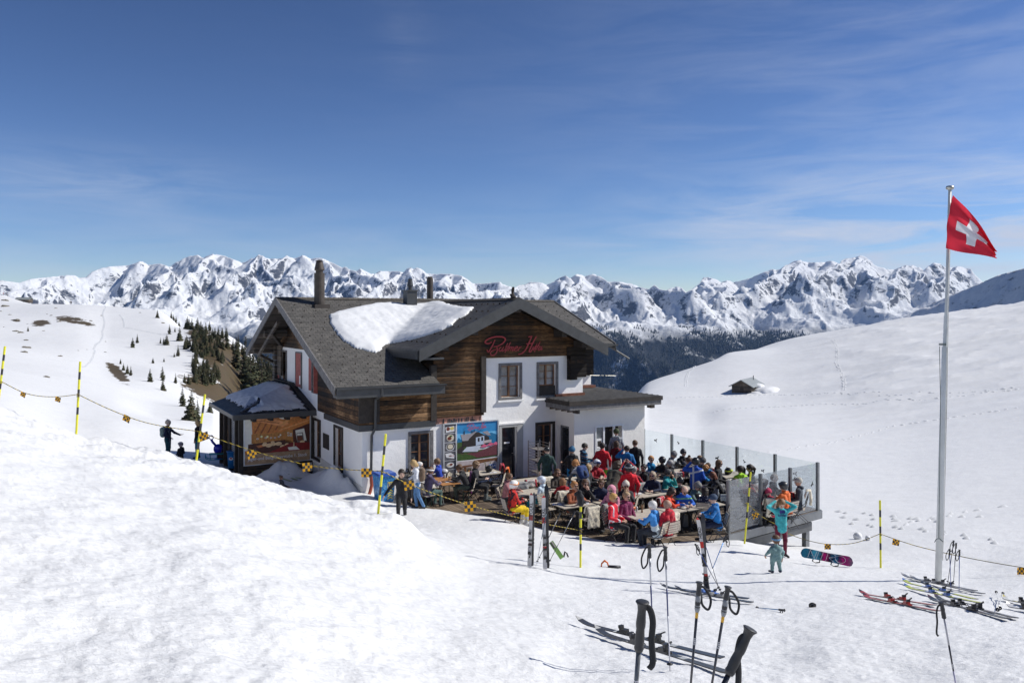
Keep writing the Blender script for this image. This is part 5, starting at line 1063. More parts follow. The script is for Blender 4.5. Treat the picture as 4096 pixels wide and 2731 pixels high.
def glass_fence():
 m, nt, b = newmat('clear_pane'); L = nt.links.new; out = nt.nodes['Material Output']; tr = nt.nodes.new('ShaderNodeBsdfTransparent'); tr.inputs[0].default_value = (.93, .955, .955, 1)
 gl = nt.nodes.new('ShaderNodeBsdfGlossy'); gl.inputs['Roughness'].default_value = .02; gl.inputs['Color'].default_value = (.8, .85, .9, 1); ms = nt.nodes.new('ShaderNodeMixShader'); fz = nt.nodes.new('ShaderNodeMath'); fz.operation = 'MULTIPLY_ADD'; lw = nt.nodes.new('ShaderNodeLayerWeight'); lw.inputs[0].default_value = .12; L(lw.outputs[1], fz.inputs[0]); fz.inputs[1].default_value = .3; fz.inputs[2].default_value = .02
 L(fz.outputs[0], ms.inputs[0]); L(tr.outputs[0], ms.inputs[1]); L(gl.outputs[0], ms.inputs[2]); L(ms.outputs[0], out.inputs[0]); clear = m
 m, nt, b = newmat('scratched_pane'); L = nt.links.new; out = nt.nodes['Material Output']; tr = nt.nodes.new('ShaderNodeBsdfTransparent'); tr.inputs[0].default_value = (.80, .83, .85, 1)
 df = nt.nodes.new('ShaderNodeBsdfDiffuse'); df.inputs[0].default_value = (.42, .45, .50, 1); ms = nt.nodes.new('ShaderNodeMixShader')
 v = tc(nt); s = noise(nt, mapping(nt, v, (1.2, 1, 6), rot=(0, -.5, 0)), 3.2, 7, .7, .3); fac = ramp(nt, s, [(.35, (.06, .06, .06)), (.6, (.22, .22, .22)), (.75, (.5, .5, .5))]).outputs[0]
 L(fac, ms.inputs[0]); L(tr.outputs[0], ms.inputs[1]); L(df.outputs[0], ms.inputs[2]); gl = nt.nodes.new('ShaderNodeBsdfGlossy'); gl.inputs['Roughness'].default_value = .04; ms2 = nt.nodes.new('ShaderNodeMixShader'); ms2.inputs[0].default_value = .10
 L(ms.outputs[0], ms2.inputs[1]); L(gl.outputs[0], ms2.inputs[2]); L(ms2.outputs[0], out.inputs[0]); dirty = m
 MG = plain('grey_post_steel', (.21, .22, .225), .45, .5, .15, 3); BK = plain('bird_black', (.015, .015, .015), .7); H = 1.69
 def run(A, B, n, mat, label, birds, first=True, last=True):
  A = Vector(A); B = Vector(B); d = (B - A); L_ = d.length; d.normalize(); t = empty('glass_fence', A, math.atan2(d.y, d.x)); tag(t, label, 'wind screen')
  for i in range(n + 1):
   if (i == 0 and not first) or (i == n and not last): continue
   x = L_ * i / n; mb = MB(); mb.box((x - .045, -.05, -.22), (x - .012, .05, H)); mb.box((x + .012, -.05, -.22), (x + .045, .05, H)); mb.box((x - .012, -.035, -.22), (x + .012, .035, H - .01)); mb.build('post', MG, t)
  for i in range(n):
   mb = MB(); mb.box((L_ * i / n + .047, -.006, .03), (L_ * (i + 1) / n - .047, .006, H - .02)); pn = mb.build('pane', mat, t)
   for (f, h, sz, rot) in birds.get(i, []):
    k = MB(); x = L_ * (i + f) / n; pts = [(-1, .25), (-.75, .62), (-.3, .55), (-.1, .3), (.1, .55), (.5, .75), (1, .6), (.6, .45), (.3, .12), (.42, -.3), (.3, -.62), (.05, -.3), (-.15, -.05), (-.5, .12), (-.85, .0)]
    cr, sr = math.cos(rot), math.sin(rot); P_ = [(x + sz * (a * cr - c * sr), -.013, h + sz * (a * sr + c * cr)) for a, c in pts]; k.prism(P_, (0, .004, 0)); k.build('bird_sticker', BK, pn)
 c = h2w(6.8, -10.15, DECK); a = h2w(6.82, -.55, DECK); e = h2w(1.82, -10.8, DECK)
 run(a, c, 5, clear, 'long clear glass wind screen with black bird stickers along the valley side of the terrace', {0: [(.45, 1.25, .12, .2)], 1: [(.22, 1.35, .09, -.7), (.62, .75, .1, .6)], 2: [(.45, 1.05, .13, .3)], 3: [(.2, 1.15, .09, -.7), (.7, .95, .1, .2)], 4: [(.5, 1.1, .13, .3)]})
 run(e, c, 3, dirty, 'short scratched grey glass wind screen at the front right corner of the terrace', {2: [(.14, 1.25, .11, .4), (.8, .95, .1, .8)]}, True, False)
MT = {}
def table(u, n, length, along='u', label='', kind='wood', width=.82, group='folding tables on the terrace'):
 """top rectangle starts at (u, -n) and runs +u (or towards the house)"""
 mt = MT.setdefault('tw', plain('greyed_table_wood', (.46, .41, .34), .75, 0, .18, 9, .25)) if kind == 'wood' else plain('orange_beer_table', (.42, .20, .07), .5, 0, .12, 5)
 ms = plain('black_iron', (.025, .025, .027), .5, .3, .1)
 cu, cn = (u + length / 2, n - width / 2) if along == 'u' else (u + width / 2, n - length / 2)
 t = empty('folding_table', h2w(cu, -cn, DECK), R(30) + (0 if along == 'u' else R(90))); tag(t, label, 'table', group)
 mb = MB(); L2 = length / 2; W2 = width / 2; k = 5
 for i in range(k): y0 = -W2 + width * i / k; mb.box((-L2, y0 + .004, .725), (L2, y0 + width / k - .004, .75))
 mb.build('tabletop', mt, t); mb = MB(); mb.box((-L2 + .01, -W2 + .01, .695), (L2 - .01, -W2 + .03, .72)); mb.box((-L2 + .01, W2 - .03, .695), (L2 - .01, W2 - .01, .72)); mb.box((-L2 + .01, -W2 + .03, .695), (-L2 + .03, W2 - .03, .72)); mb.box((L2 - .03, -W2 + .03, .695), (L2 - .01, W2 - .03, .72)); mb.build('rim', ms, t)
 for s in (-1, 1):
  mb = MB(); x = s * (L2 - .3)
  for q in (-1, 1): mb.tube([(x - .22, q * (W2 - .1), .69), (x + .22, q * (W2 - .08), .015)], .014, 5); mb.tube([(x + .22, q * (W2 - .12), .69), (x - .22, q * (W2 - .1), .015)], .014, 5)
  mb.tube([(x - .22, -W2 + .1, .02), (x - .22, W2 - .1, .02)], .013, 5); mb.tube([(x + .22, -W2 + .08, .02), (x + .22, W2 - .08, .02)], .013, 5); mb.build('leg_frame', ms, t)
 return t
CHAIR = {}
def chair_proto():
 t = empty('folding_chair', (0, 0, -200)); wd = plain('greyed_chair_slats', (.40, .35, .29), .75, 0, .2, 9, .2); ir = plain('black_iron', (.025, .025, .027), .5, .3, .1)
 mb = MB()
 for i in range(6): y = -.2 + i * .068; mb.box((-.21, y, .445), (.21, y + .056, .462))
 mb.build('seat', wd, t); mb = MB()
 for i in range(5): z = .56 + i * .072; mb.box((-.215, .215 + i * .018, z), (.215, .232 + i * .018, z + .055))
 mb.build('backrest', wd, t); mb = MB()
 for s in (-1, 1):
  x = s * .222; mb.tube([(x, -.24, .0), (x, .02, .44), (x, .2, .6), (x, .305, .93)], .011, 5); mb.tube([(x * .93, .30, .0), (x * .93, -.19, .445)], .011, 5)
 mb.tube([(-.222, .305, .93), (.222, .305, .93)], .011, 5); mb.tube([(-.21, -.22, .04), (.21, -.22, .04)], .01, 5); mb.tube([(-.2, .28, .03), (.2, .28, .03)], .01, 5); mb.build('frame', ir, t)
 CHAIR['proto'] = t; CHAIR['used'] = False
def chair(x, y, z, rz, label):
 if not CHAIR['used']: t = CHAIR['proto']; CHAIR['used'] = True
 else: t = children_copy(CHAIR['proto'])
 t.location = (x, y, z); t.rotation_euler = (0, 0, rz); tag(t, label, 'chair', 'slatted folding chairs on the terrace'); return t
def drape(name, x, y, z, rz, mat, label, cat, w=.44, drop=.55, shag=0.0, group=None, front=.25):
 """cloth or fleece hung over a chair back; rz as for the chair"""
 nu, nv = 15, 20; V = []; Fq = []
 for side in (0, 1):
  for j in range(nv + 1):
   t = j / nv; s = t * (drop + front)
   for i in range(nu + 1):
    a = i / nu - .5
    if s < front: yy = .27 - .035 - (front - s) * .22; zz = .95 - (front - s)
    else: q = s - front; yy = .335 + .04 * min(q * 4, 1) - q * .03; zz = .955 - q * 1.0
    ed = (1 - .25 * shag * (abs(a) * 2) ** 3 * t); xx = a * w * ed * (1 + (.14 * shag) * math.sin(t * 7 + 1))
    nz = pnoise(np.array([xx * 9 + x * 3]), np.array([s * 9 + y]))[0]; nz2 = pnoise(np.array([xx * 31 + x]), np.array([s * 31.]))[0]
    yy += nz * .03 + nz2 * .02 * shag + (.014 + .02 * shag) * (1 if side else -1) * (1 if s >= front else -.6) ; zz += nz * .02 - (.06 * shag * nz2 if j == nv else 0)
    V.append((xx, yy, zz))
 n1 = (nu + 1) * (nv + 1)
 for side in (0, 1):
  for j in range(nv):
   for i in range(nu):
    a = side * n1 + j * (nu + 1) + i; q = (a, a + 1, a + nu + 2, a + nu + 1); Fq.append(q if side else q[::-1])
 def edge(idx):
  for a, b in zip(idx[:-1], idx[1:]): Fq.append((a, b, b + n1, a + n1))
 edge([i for i in range(nu + 1)]); edge([nv * (nu + 1) + i for i in range(nu + 1)][::-1]); edge([j * (nu + 1) for j in range(nv + 1)][::-1]); edge([j * (nu + 1) + nu for j in range(nv + 1)])
 mb = MB(); mb.v = V; mb.f = Fq; mb.m = [0] * len(Fq); o = mb.build(name, mat, None, True); o.location = (x, y, z); o.rotation_euler = (0, 0, rz); tag(o, label, cat, group); return o
# ================================================================== PEOPLE: one continuous body surface per pose
def surface_nets(F, org, h):
 s = F < 0; nx, ny, nz = F.shape
 acc = np.zeros((nx - 1, ny - 1, nz - 1, 3), np.float32); cnt = np.zeros((nx - 1, ny - 1, nz - 1), np.float32)
 cs = [(i, j, k) for i in (0, 1) for j in (0, 1) for k in (0, 1)]
 def sl(A, c): return A[c[0]:nx - 1 + c[0], c[1]:ny - 1 + c[1], c[2]:nz - 1 + c[2]]
 for a in cs:
  for ax in range(3):
   if a[ax] == 0:
    b = list(a); b[ax] = 1; b = tuple(b); fa, fb = sl(F, a), sl(F, b); m = (fa < 0) != (fb < 0)
    t = np.where(m, fa / np.where(m, fa - fb, 1), 0)
    for q in range(3): acc[..., q] += np.where(m, a[q] + (t if q == ax else 0), 0)
    cnt += m
 act = cnt > 0; idx = -np.ones(act.shape, np.int64); idx[act] = np.arange(act.sum())
 I = np.argwhere(act); V = (I + acc[act] / cnt[act][:, None]) * h + np.array(org); faces = []
 def q(m, offs, flip):
  P = np.argwhere(m)
  if not len(P): return
  c = [idx[P[:, 0] + o[0], P[:, 1] + o[1], P[:, 2] + o[2]] for o in offs]; f = np.stack(c, -1); ok = (f >= 0).all(1); f = f[ok]; fl = flip[m][ok]; f[fl] = f[fl][:, ::-1]; faces.append(f)
 sx = s[:-1, 1:-1, 1:-1] != s[1:, 1:-1, 1:-1]; q(sx, [(0, 0, 0), (0, 1, 0), (0, 1, 1), (0, 0, 1)], ~s[:-1, 1:-1, 1:-1])
 sy = s[1:-1, :-1, 1:-1] != s[1:-1, 1:, 1:-1]; q(sy, [(0, 0, 0), (0, 0, 1), (1, 0, 1), (1, 0, 0)], ~s[1:-1, :-1, 1:-1])
 sz = s[1:-1, 1:-1, :-1] != s[1:-1, 1:-1, 1:]; q(sz, [(0, 0, 0), (1, 0, 0), (1, 1, 0), (0, 1, 0)], ~s[1:-1, 1:-1, :-1])
 return V, np.concatenate(faces)
def pd(P, a, b, ra, rb):
 a = np.asarray(a, float); b = np.asarray(b, float); ab = b - a; L = max(1e-9, ab @ ab); t = np.clip(((P - a) @ ab) / L, 0, 1)
 return np.linalg.norm(P - a - t[..., None] * ab, axis=-1) - (ra + (rb - ra) * t)
def sdf_mesh(name, prims, h, nlab, wrinkle=0.0, cuts=None, smooth=True):
 """prims: (a, b, ra, rb, label, k)"""
 A = np.array([[*p[0], *p[1]] for p in prims]); rr = max(max(p[2], p[3]) for p in prims) + .03
 lo = np.minimum(A[:, :3], A[:, 3:]).min(0) - rr; hi = np.maximum(A[:, :3], A[:, 3:]).max(0) + rr
 n = np.ceil((hi - lo) / h).astype(int) + 2; F = np.full(n, .2, np.float32)
 ax = [lo[i] + np.arange(n[i]) * h for i in range(3)]
 for (a, b, ra, rb, lab, k) in prims:
  a = np.asarray(a, float); b = np.asarray(b, float); m = max(ra, rb) + .05 + k; l2 = np.minimum(a, b) - m; h2 = np.maximum(a, b) + m
  i0 = np.clip(((l2 - lo) / h).astype(int), 0, n - 1); i1 = np.clip(np.ceil((h2 - lo) / h).astype(int) + 1, 1, n)
  g = np.stack(np.meshgrid(*[ax[i][i0[i]:i1[i]] for i in range(3)], indexing='ij'), -1); d = pd(g, a, b, ra, rb)
  sub = F[i0[0]:i1[0], i0[1]:i1[1], i0[2]:i1[2]]; hh = np.clip(.5 + .5 * (sub - d) / k, 0, 1); sub[...] = sub * (1 - hh) + d * hh - k * hh * (1 - hh)
 if wrinkle or cuts:
  g = np.stack(np.meshgrid(*ax, indexing='ij'), -1)
  if wrinkle: x, y, z = g[..., 0], g[..., 1], g[..., 2]; F += wrinkle * (np.sin(31 * x + 9 * z + 3 * np.sin(17 * z)) * np.sin(27 * z + 12 * y) + .6 * np.sin(55 * z + 21 * x) * np.sin(33 * y - 20 * z))
  for cfn in (cuts or []): F = np.maximum(F, cfn(g))
 V, Fq = surface_nets(F, lo, h); C = V[Fq].mean(1); best = np.full(len(C), 1e9); lab = np.zeros(len(C), np.int32)
 for (a, b, ra, rb, l, k) in prims:
  d = pd(C, a, b, ra, rb) - (.004 if l == 4 else 0); m = d < best; best[m] = d[m]; lab[m] = l
 me = npmesh(name, V, Fq, smooth); dm = plain('unset', (.5, .5, .5))
 for i in range(nlab): me.materials.append(dm)
 me.polygons.foreach_set('material_index', lab); return me
def V3(*a): return np.array(a, float)
def head_frame(c, yaw=0, pitch=0, roll=0):
 return Matrix.Translation(Vector(c)) @ Matrix.Rotation(R(yaw), 4, 'Z') @ Matrix.Rotation(R(roll), 4, 'Y') @ Matrix.Rotation(R(pitch), 4, 'X')
def hand(pr, w, d, nrm, curl=.5, lab=2, k=.006, s=1.0, spread=1.0):
 w = V3(*w); d = V3(*d); d = d / np.linalg.norm(d); nrm = V3(*nrm); nrm = nrm - d * (nrm @ d); nrm /= (np.linalg.norm(nrm) + 1e-9); side = np.cross(d, nrm)
 for o in (-.02, 0, .02): pr.append((w + side * o * .6 * s, w + d * .075 * s + side * o * s, .019 * s, .016 * s, lab, .012))
 for i, (o, L) in enumerate(((-.033, .058), (-.011, .074), (.011, .079), (.033, .07))):
  b = w + d * .078 * s + side * o * s * spread; c1 = curl * .9; m = b + (d * math.cos(c1) + nrm * math.sin(c1)) * L * .5 * s + side * o * .12 * s; c2 = c1 * 2.1; e = m + (d * math.cos(c2) + nrm * math.sin(c2)) * L * .5 * s
  pr.append((b, m, .0105 * s, .0098 * s, lab, k)); pr.append((m, e, .0098 * s, .0086 * s, lab, k))
 b = w + d * .02 * s + side * .03 * s; m = b + (d * .55 + side * .6 + nrm * .35) * .045 * s; e = m + (d * .8 + nrm * .5) * .03 * s; pr.append((b, m, .013 * s, .011 * s, lab, k)); pr.append((m, e, .011 * s, .009 * s, lab, k))
def body(name, hip, sh, hc, hyaw=0, hpitch=0, arms=((.0,), (.0,)), legs=None, coat=1.0, h=.0145, boots=False, wide=1.0, skirt=.10, hood=True, neckc=2, hroll=0, hs=1.0, ls=1.0):
 """hip, sh: centres of pelvis and shoulder line; arms: [(elbow, wrist, hand dir, hand normal, curl)] ; legs [(knee, ankle, toe)]"""
 pr = []; hip = V3(*hip); sh = V3(*sh); hc = V3(*hc); up = (sh - hip) / np.linalg.norm(sh - hip); X = V3(1, 0, 0); sw = .175 * wide * ls; c = coat
 for sx in (-1, 1):
  pr.append((hip + X * sx * .075 * ls, hip + X * sx * .08 * ls - up * .03, .098 * c * ls, .1 * c * ls, 1, .03))
  pr.append((hip + X * sx * .065 * ls + up * .02 - up * skirt * ls, hip + X * sx * .06 * ls + up * .2 * ls, .112 * c * ls, .104 * c * ls, 0, .03))
  pr.append((hip + X * sx * .06 * ls + up * .2 * ls, sh + X * sx * .095 * ls - up * .07, .104 * c * ls, .108 * c * ls, 0, .035))
  pr.append((sh + X * sx * .03 - up * .015, sh + X * sx * sw - up * .045, .075 * c * ls, .068 * c * ls, 0, .03))
 neck = sh + up * .05 * ls; pr.append((neck - up * .05, hc + V3(0, .02, -.06) * hs, .058 * ls, .052 * ls, neckc, .02)); pr.append((sh + up * .0, neck + up * .025 * ls, .085 * c * ls, .066 * c * ls, 0, .02))
 if hood: pr.append((neck + V3(-.06, .085, .0), neck + V3(.06, .085, .0), .048, .048, 0, .03))
 M = head_frame(hc, hyaw, hpitch, hroll)
 def hp(x, y, z): v = M @ Vector((x * hs, y * hs, z * hs)); return V3(*v)
 pr.append((hp(0, .022, .035), hp(0, -.008, .034), .097 * hs, .095 * hs, 2, .02)); pr.append((hp(0, -.03, .0), hp(0, -.04, -.055), .072 * hs, .052 * hs, 2, .025)); pr.append((hp(-.03, -.03, -.045), hp(.03, -.03, -.045), .05 * hs, .05 * hs, 2, .02))
 pr.append((hp(0, -.098, .008), hp(0, -.112, -.022), .009 * hs, .015 * hs, 2, .01))
 for sx in (-1, 1): pr.append((hp(sx * .092, .012, .01), hp(sx * .094, .016, -.02), .015 * hs, .012 * hs, 2, .008)); pr.append((hp(sx * .034, -.092, .014), hp(sx * .036, -.092, .014), .011 * hs, .011 * hs, 4, .003))
 pr.append((hp(-.022, -.084, -.056), hp(.022, -.084, -.056), .008 * hs, .008 * hs, 4, .003))
 for sx, arm in zip((-1, 1), arms):
  e, w, hd, hn, cu = arm; s0 = sh + X * sx * sw - up * .045; e = V3(*e); w = V3(*w)
  pr.append((s0, e, .064 * c * ls, .052 * c * ls, 0, .025)); pr.append((e, w, .052 * c * ls, .038 * c * ls, 0, .02)); dd = V3(*hd); dd = dd / np.linalg.norm(dd)
  pr.append((w, w + dd * .03, .027 * ls, .024 * ls, 2, .008)); hand(pr, w + dd * .03 * ls, dd, hn, cu, s=hs * .98)
 for sx, leg in zip((-1, 1), legs):
  kn, an, toe = [V3(*q) for q in leg]; h0 = hip + X * sx * .09 * ls; fat = 1.12 if c > 1.02 else 1.0
  pr.append((h0, kn, .092 * fat * ls, .066 * fat * ls, 1, .03)); pr.append((kn, an, .064 * fat * ls, .05 * fat * ls, 1, .02))
  if boots: pr.append((an + (kn - an) * .45, an + V3(0, 0, -.02), .066, .062, 3, .01)); pr.append((an + V3(0, .03, -.03), toe + V3(0, 0, .015), .058, .05, 3, .02))
  else: pr.append((an + V3(0, .02, -.03), toe, .045 * ls, .036 * ls, 3, .02)); pr.append((an, an + V3(0, 0, -.03), .048 * ls, .05 * ls, 3, .02))
 me = sdf_mesh(name, pr, h, 5, .0035); return dict(me=me, head=M, hs=hs, top=(M @ Vector((0, 0, .135 * hs))))
POSE = {}
def poses():
 sl = [((-.13, -.46, .50), (-.14, -.44, .09), (-.15, -.60, .05)), ((.13, -.46, .50), (.14, -.40, .09), (.15, -.56, .05))]
 S = dict(hip=(0, 0, .55), legs=sl)
 POSE['table'] = body('body_forearms_on_table', sh=(0, -.10, 1.03), hc=(0, -.14, 1.235), hpitch=4, arms=[((-.27, -.24, .80), (-.12, -.46, .80), (.7, -.7, 0), (0, 0, -1), .6), ((.27, -.24, .80), (.12, -.48, .81), (-.7, -.7, 0), (0, 0, -1), .6)], **S)
 POSE['lap'] = body('body_hands_in_lap', sh=(0, .02, 1.05), hc=(0, -.01, 1.26), arms=[((-.26, .0, .76), (-.1, -.26, .66), (.7, -.6, -.1), (0, 0, -1), .7), ((.26, .0, .76), (.1, -.28, .67), (-.7, -.6, -.1), (0, 0, -1), .7)], **S)
 POSE['chin'] = body('body_hand_at_chin', sh=(0, -.12, 1.02), hc=(0, -.16, 1.225), hpitch=6, arms=[((-.25, -.36, .80), (-.10, -.50, .79), (.9, -.3, 0), (0, 0, -1), .7), ((.20, -.40, .82), (.06, -.33, 1.05), (-.3, .1, .9), (0, 1, 0), 1.0)], **S)
 POSE['lean'] = body('body_leaning_to_table', sh=(0, -.24, .98), hc=(0, -.33, 1.165), hpitch=24, arms=[((-.26, -.40, .78), (-.10, -.60, .81), (.4, -.8, 0), (0, 0, -1), .8), ((.26, -.38, .78), (.12, -.58, .81), (-.4, -.8, 0), (0, 0, -1), .8)], **S)
 POSE['turn'] = body('body_head_turned', sh=(0, -.04, 1.04), hc=(0, -.06, 1.25), hyaw=42, arms=[((-.26, -.14, .78), (-.06, -.36, .80), (.8, -.5, 0), (0, 0, -1), .6), ((.28, -.10, .78), (.16, -.38, .80), (-.5, -.8, 0), (0, 0, -1), .5)], **S)
 POSE['fold'] = body('body_arms_folded', sh=(0, -.12, 1.03), hc=(0, -.15, 1.235), hroll=6, arms=[((-.29, -.30, .80), (.02, -.42, .82), (1, 0, 0), (0, 0, -1), .3), ((.29, -.28, .80), (-.02, -.44, .84), (-1, 0, 0), (0, 0, -1), .3)], **S)
 POSE['back'] = body('body_leaning_back', sh=(0, .14, 1.02), hc=(0, .14, 1.225), hpitch=-4, arms=[((-.27, .10, .75), (-.13, -.18, .66), (.3, -.9, 0), (0, 0, -1), .5), ((.27, .08, .75), (.12, -.20, .66), (-.3, -.9, 0), (0, 0, -1), .5)], **S)
 POSE['boots'] = body('body_seated_in_ski_boots', sh=(0, -.06, 1.04), hc=(0, -.09, 1.245), hpitch=4, boots=True, coat=1.07, arms=[((-.28, -.14, .78), (-.1, -.38, .78), (.6, -.8, 0), (0, 0, -1), .6), ((.28, -.12, .78), (.10, -.40, .79), (-.6, -.8, 0), (0, 0, -1), .6)], **S)
 POSE['headhold'] = body('body_hands_at_head', sh=(0, -.02, 1.04), hc=(0, -.03, 1.25), arms=[((-.34, -.14, 1.10), (-.12, -.04, 1.33), (.6, .2, .5), (0, 1, 0), .5), ((.34, -.14, 1.10), (.12, -.04, 1.33), (-.6, .2, .5), (0, 1, 0), .5)], **S)
 st = [((-.10, -.03, .50), (-.10, .02, .09), (-.13, -.15, .045)), ((.10, -.02, .50), (.11, .03, .09), (.14, -.14, .045))]
 T = dict(hip=(0, 0, .93))
 POSE['stand'] = body('body_standing', sh=(0, .01, 1.42), hc=(0, -.01, 1.63), legs=st, arms=[((-.27, .04, 1.13), (-.27, -.03, .88), (0, -.1, -1), (1, 0, 0), .4), ((.27, .04, 1.13), (.27, -.03, .88), (0, -.1, -1), (-1, 0, 0), .4)], **T)
 POSE['standsnow'] = body('body_standing_in_ski_clothes', sh=(0, .01, 1.42), hc=(0, -.01, 1.63), legs=st, coat=1.10, boots=True, skirt=.16, arms=[((-.30, .03, 1.14), (-.27, -.12, .90), (0, -.3, -1), (1, 0, 0), .5), ((.30, .03, 1.14), (.29, -.08, .90), (0, -.3, -1), (-1, 0, 0), .5)], **T)
 POSE['holding'] = body('body_holding_something', sh=(0, .01, 1.41), hc=(0, -.03, 1.62), hpitch=12, legs=st, coat=1.05, arms=[((-.26, .0, 1.12), (-.08, -.28, 1.12), (.6, -.6, .2), (0, 0, 1), .8), ((.26, .0, 1.12), (.08, -.28, 1.13), (-.6, -.6, .2), (0, 0, 1), .8)], **T)
 POSE['phone'] = body('body_hand_at_ear', sh=(0, .01, 1.41), hc=(0, -.01, 1.62), hpitch=8, legs=st, coat=1.1, arms=[((-.27, .04, 1.13), (-.2, -.14, .93), (0, -.3, -1), (1, 0, 0), .4), ((.36, -.08, 1.34), (.14, -.03, 1.60), (-.3, .1, .9), (-1, 0, 0), .8)], **T)
 POSE['gesture'] = body('body_arm_held_out', sh=(0, .0, 1.42), hc=(0, -.02, 1.63), legs=st, coat=1.06, arms=[((-.27, .02, 1.13), (-.12, -.18, .98), (.3, -.7, -.3), (0, 0, -1), 1.0), ((.24, -.20, 1.17), (.16, -.50, 1.08), (0, -1, .15), (0, 0, 1), .25)], **T)
 POSE['walk'] = body('body_walking_downhill', sh=(0, -.06, 1.41), hc=(0, -.12, 1.61), hpitch=12, hyaw=10, legs=[((-.10, -.18, .54), (-.10, .0, .14), (-.12, -.16, .10)), ((.10, .0, .50), (.11, .22, .16), (.13, .08, .06))], skirt=.06, arms=[((-.36, -.02, 1.16), (-.52, -.12, .96), (-.5, -.3, -.8), (1, 0, 0), .45), ((.28, .02, 1.12), (.30, -.02, .84), (.05, -.1, -1), (-1, 0, 0), .45)], **T)
 POSE['lookdown'] = body('body_looking_down', sh=(0, -.05, 1.40), hc=(0, -.13, 1.585), hpitch=32, legs=[((-.10, -.05, .50), (-.10, .0, .09), (-.12, -.16, .045)), ((.10, .04, .50), (.10, .22, .11), (.12, .08, .045))], arms=[((-.24, -.06, 1.12), (-.16, -.27, 1.02), (.3, -.7, -.3), (1, 0, 0), .6), ((.24, -.06, 1.12), (.16, -.24, 1.0), (-.3, -.7, -.4), (-1, 0, 0), .6)], **T)
 POSE['bend'] = body('body_bending_forward', hip=(0, .12, .93), sh=(0, -.22, 1.28), hc=(0, -.36, 1.44), hpitch=34, legs=[((-.11, .02, .50), (-.11, .1, .09), (-.13, -.06, .045)), ((.11, .04, .50), (.12, .14, .09), (.14, -.02, .045))], coat=1.06, arms=[((-.27, -.34, 1.02), (-.16, -.46, .84), (.1, -.5, -.8), (0, 1, 0), .4), ((.27, -.34, 1.02), (.18, -.46, .84), (-.1, -.5, -.8), (0, 1, 0), .4)])
 POSE['ears'] = body('body_hand_on_helmet', sh=(0, .0, 1.42), hc=(0, -.03, 1.62), hpitch=10, legs=st, coat=1.08, boots=True, skirt=.1, arms=[((-.27, .0, 1.13), (-.15, -.22, 1.02), (.3, -.7, 0), (0, 0, -1), .5), ((.38, -.06, 1.36), (.15, -.02, 1.62), (-.2, .1, .9), (-1, 0, 0), .3)], **T)
 POSE['crown'] = body('body_hands_behind_head', sh=(0, .0, 1.40), hc=(0, -.05, 1.585), hpitch=36, legs=[((-.12, -.04, .50), (-.15, .02, .10), (-.19, -.14, .05)), ((.12, -.02, .50), (.14, .05, .10), (.18, -.11, .05))], coat=.98, h=.012, hood=False, neckc=2, skirt=.13, arms=[((-.40, -.06, 1.50), (-.15, .06, 1.63), (.8, .2, .2), (0, -1, 0), .4), ((.40, -.06, 1.50), (.15, .06, 1.63), (-.8, .2, .2), (0, -1, 0), .4)], **T)
 POSE['child'] = body('body_toddler_standing', hip=(0, 0, .40), sh=(0, .0, .635), hc=(0, -.01, .80), hpitch=-8, hs=.86, ls=.70, h=.010, coat=1.05, hood=False, wide=.86, skirt=.06, legs=[((-.085, -.02, .24), (-.10, .0, .09), (-.12, -.10, .035)), ((.085, -.01, .24), (.10, .02, .09), (.13, -.09, .035))], arms=[((-.18, -.02, .50), (-.19, -.08, .36), (0, -.3, -1), (1, 0, 0), .5), ((.18, -.02, .50), (.20, -.12, .41), (0, -.6, -.6), (-1, 0, 0), .5)])
 hh = .012
HEAD = {}
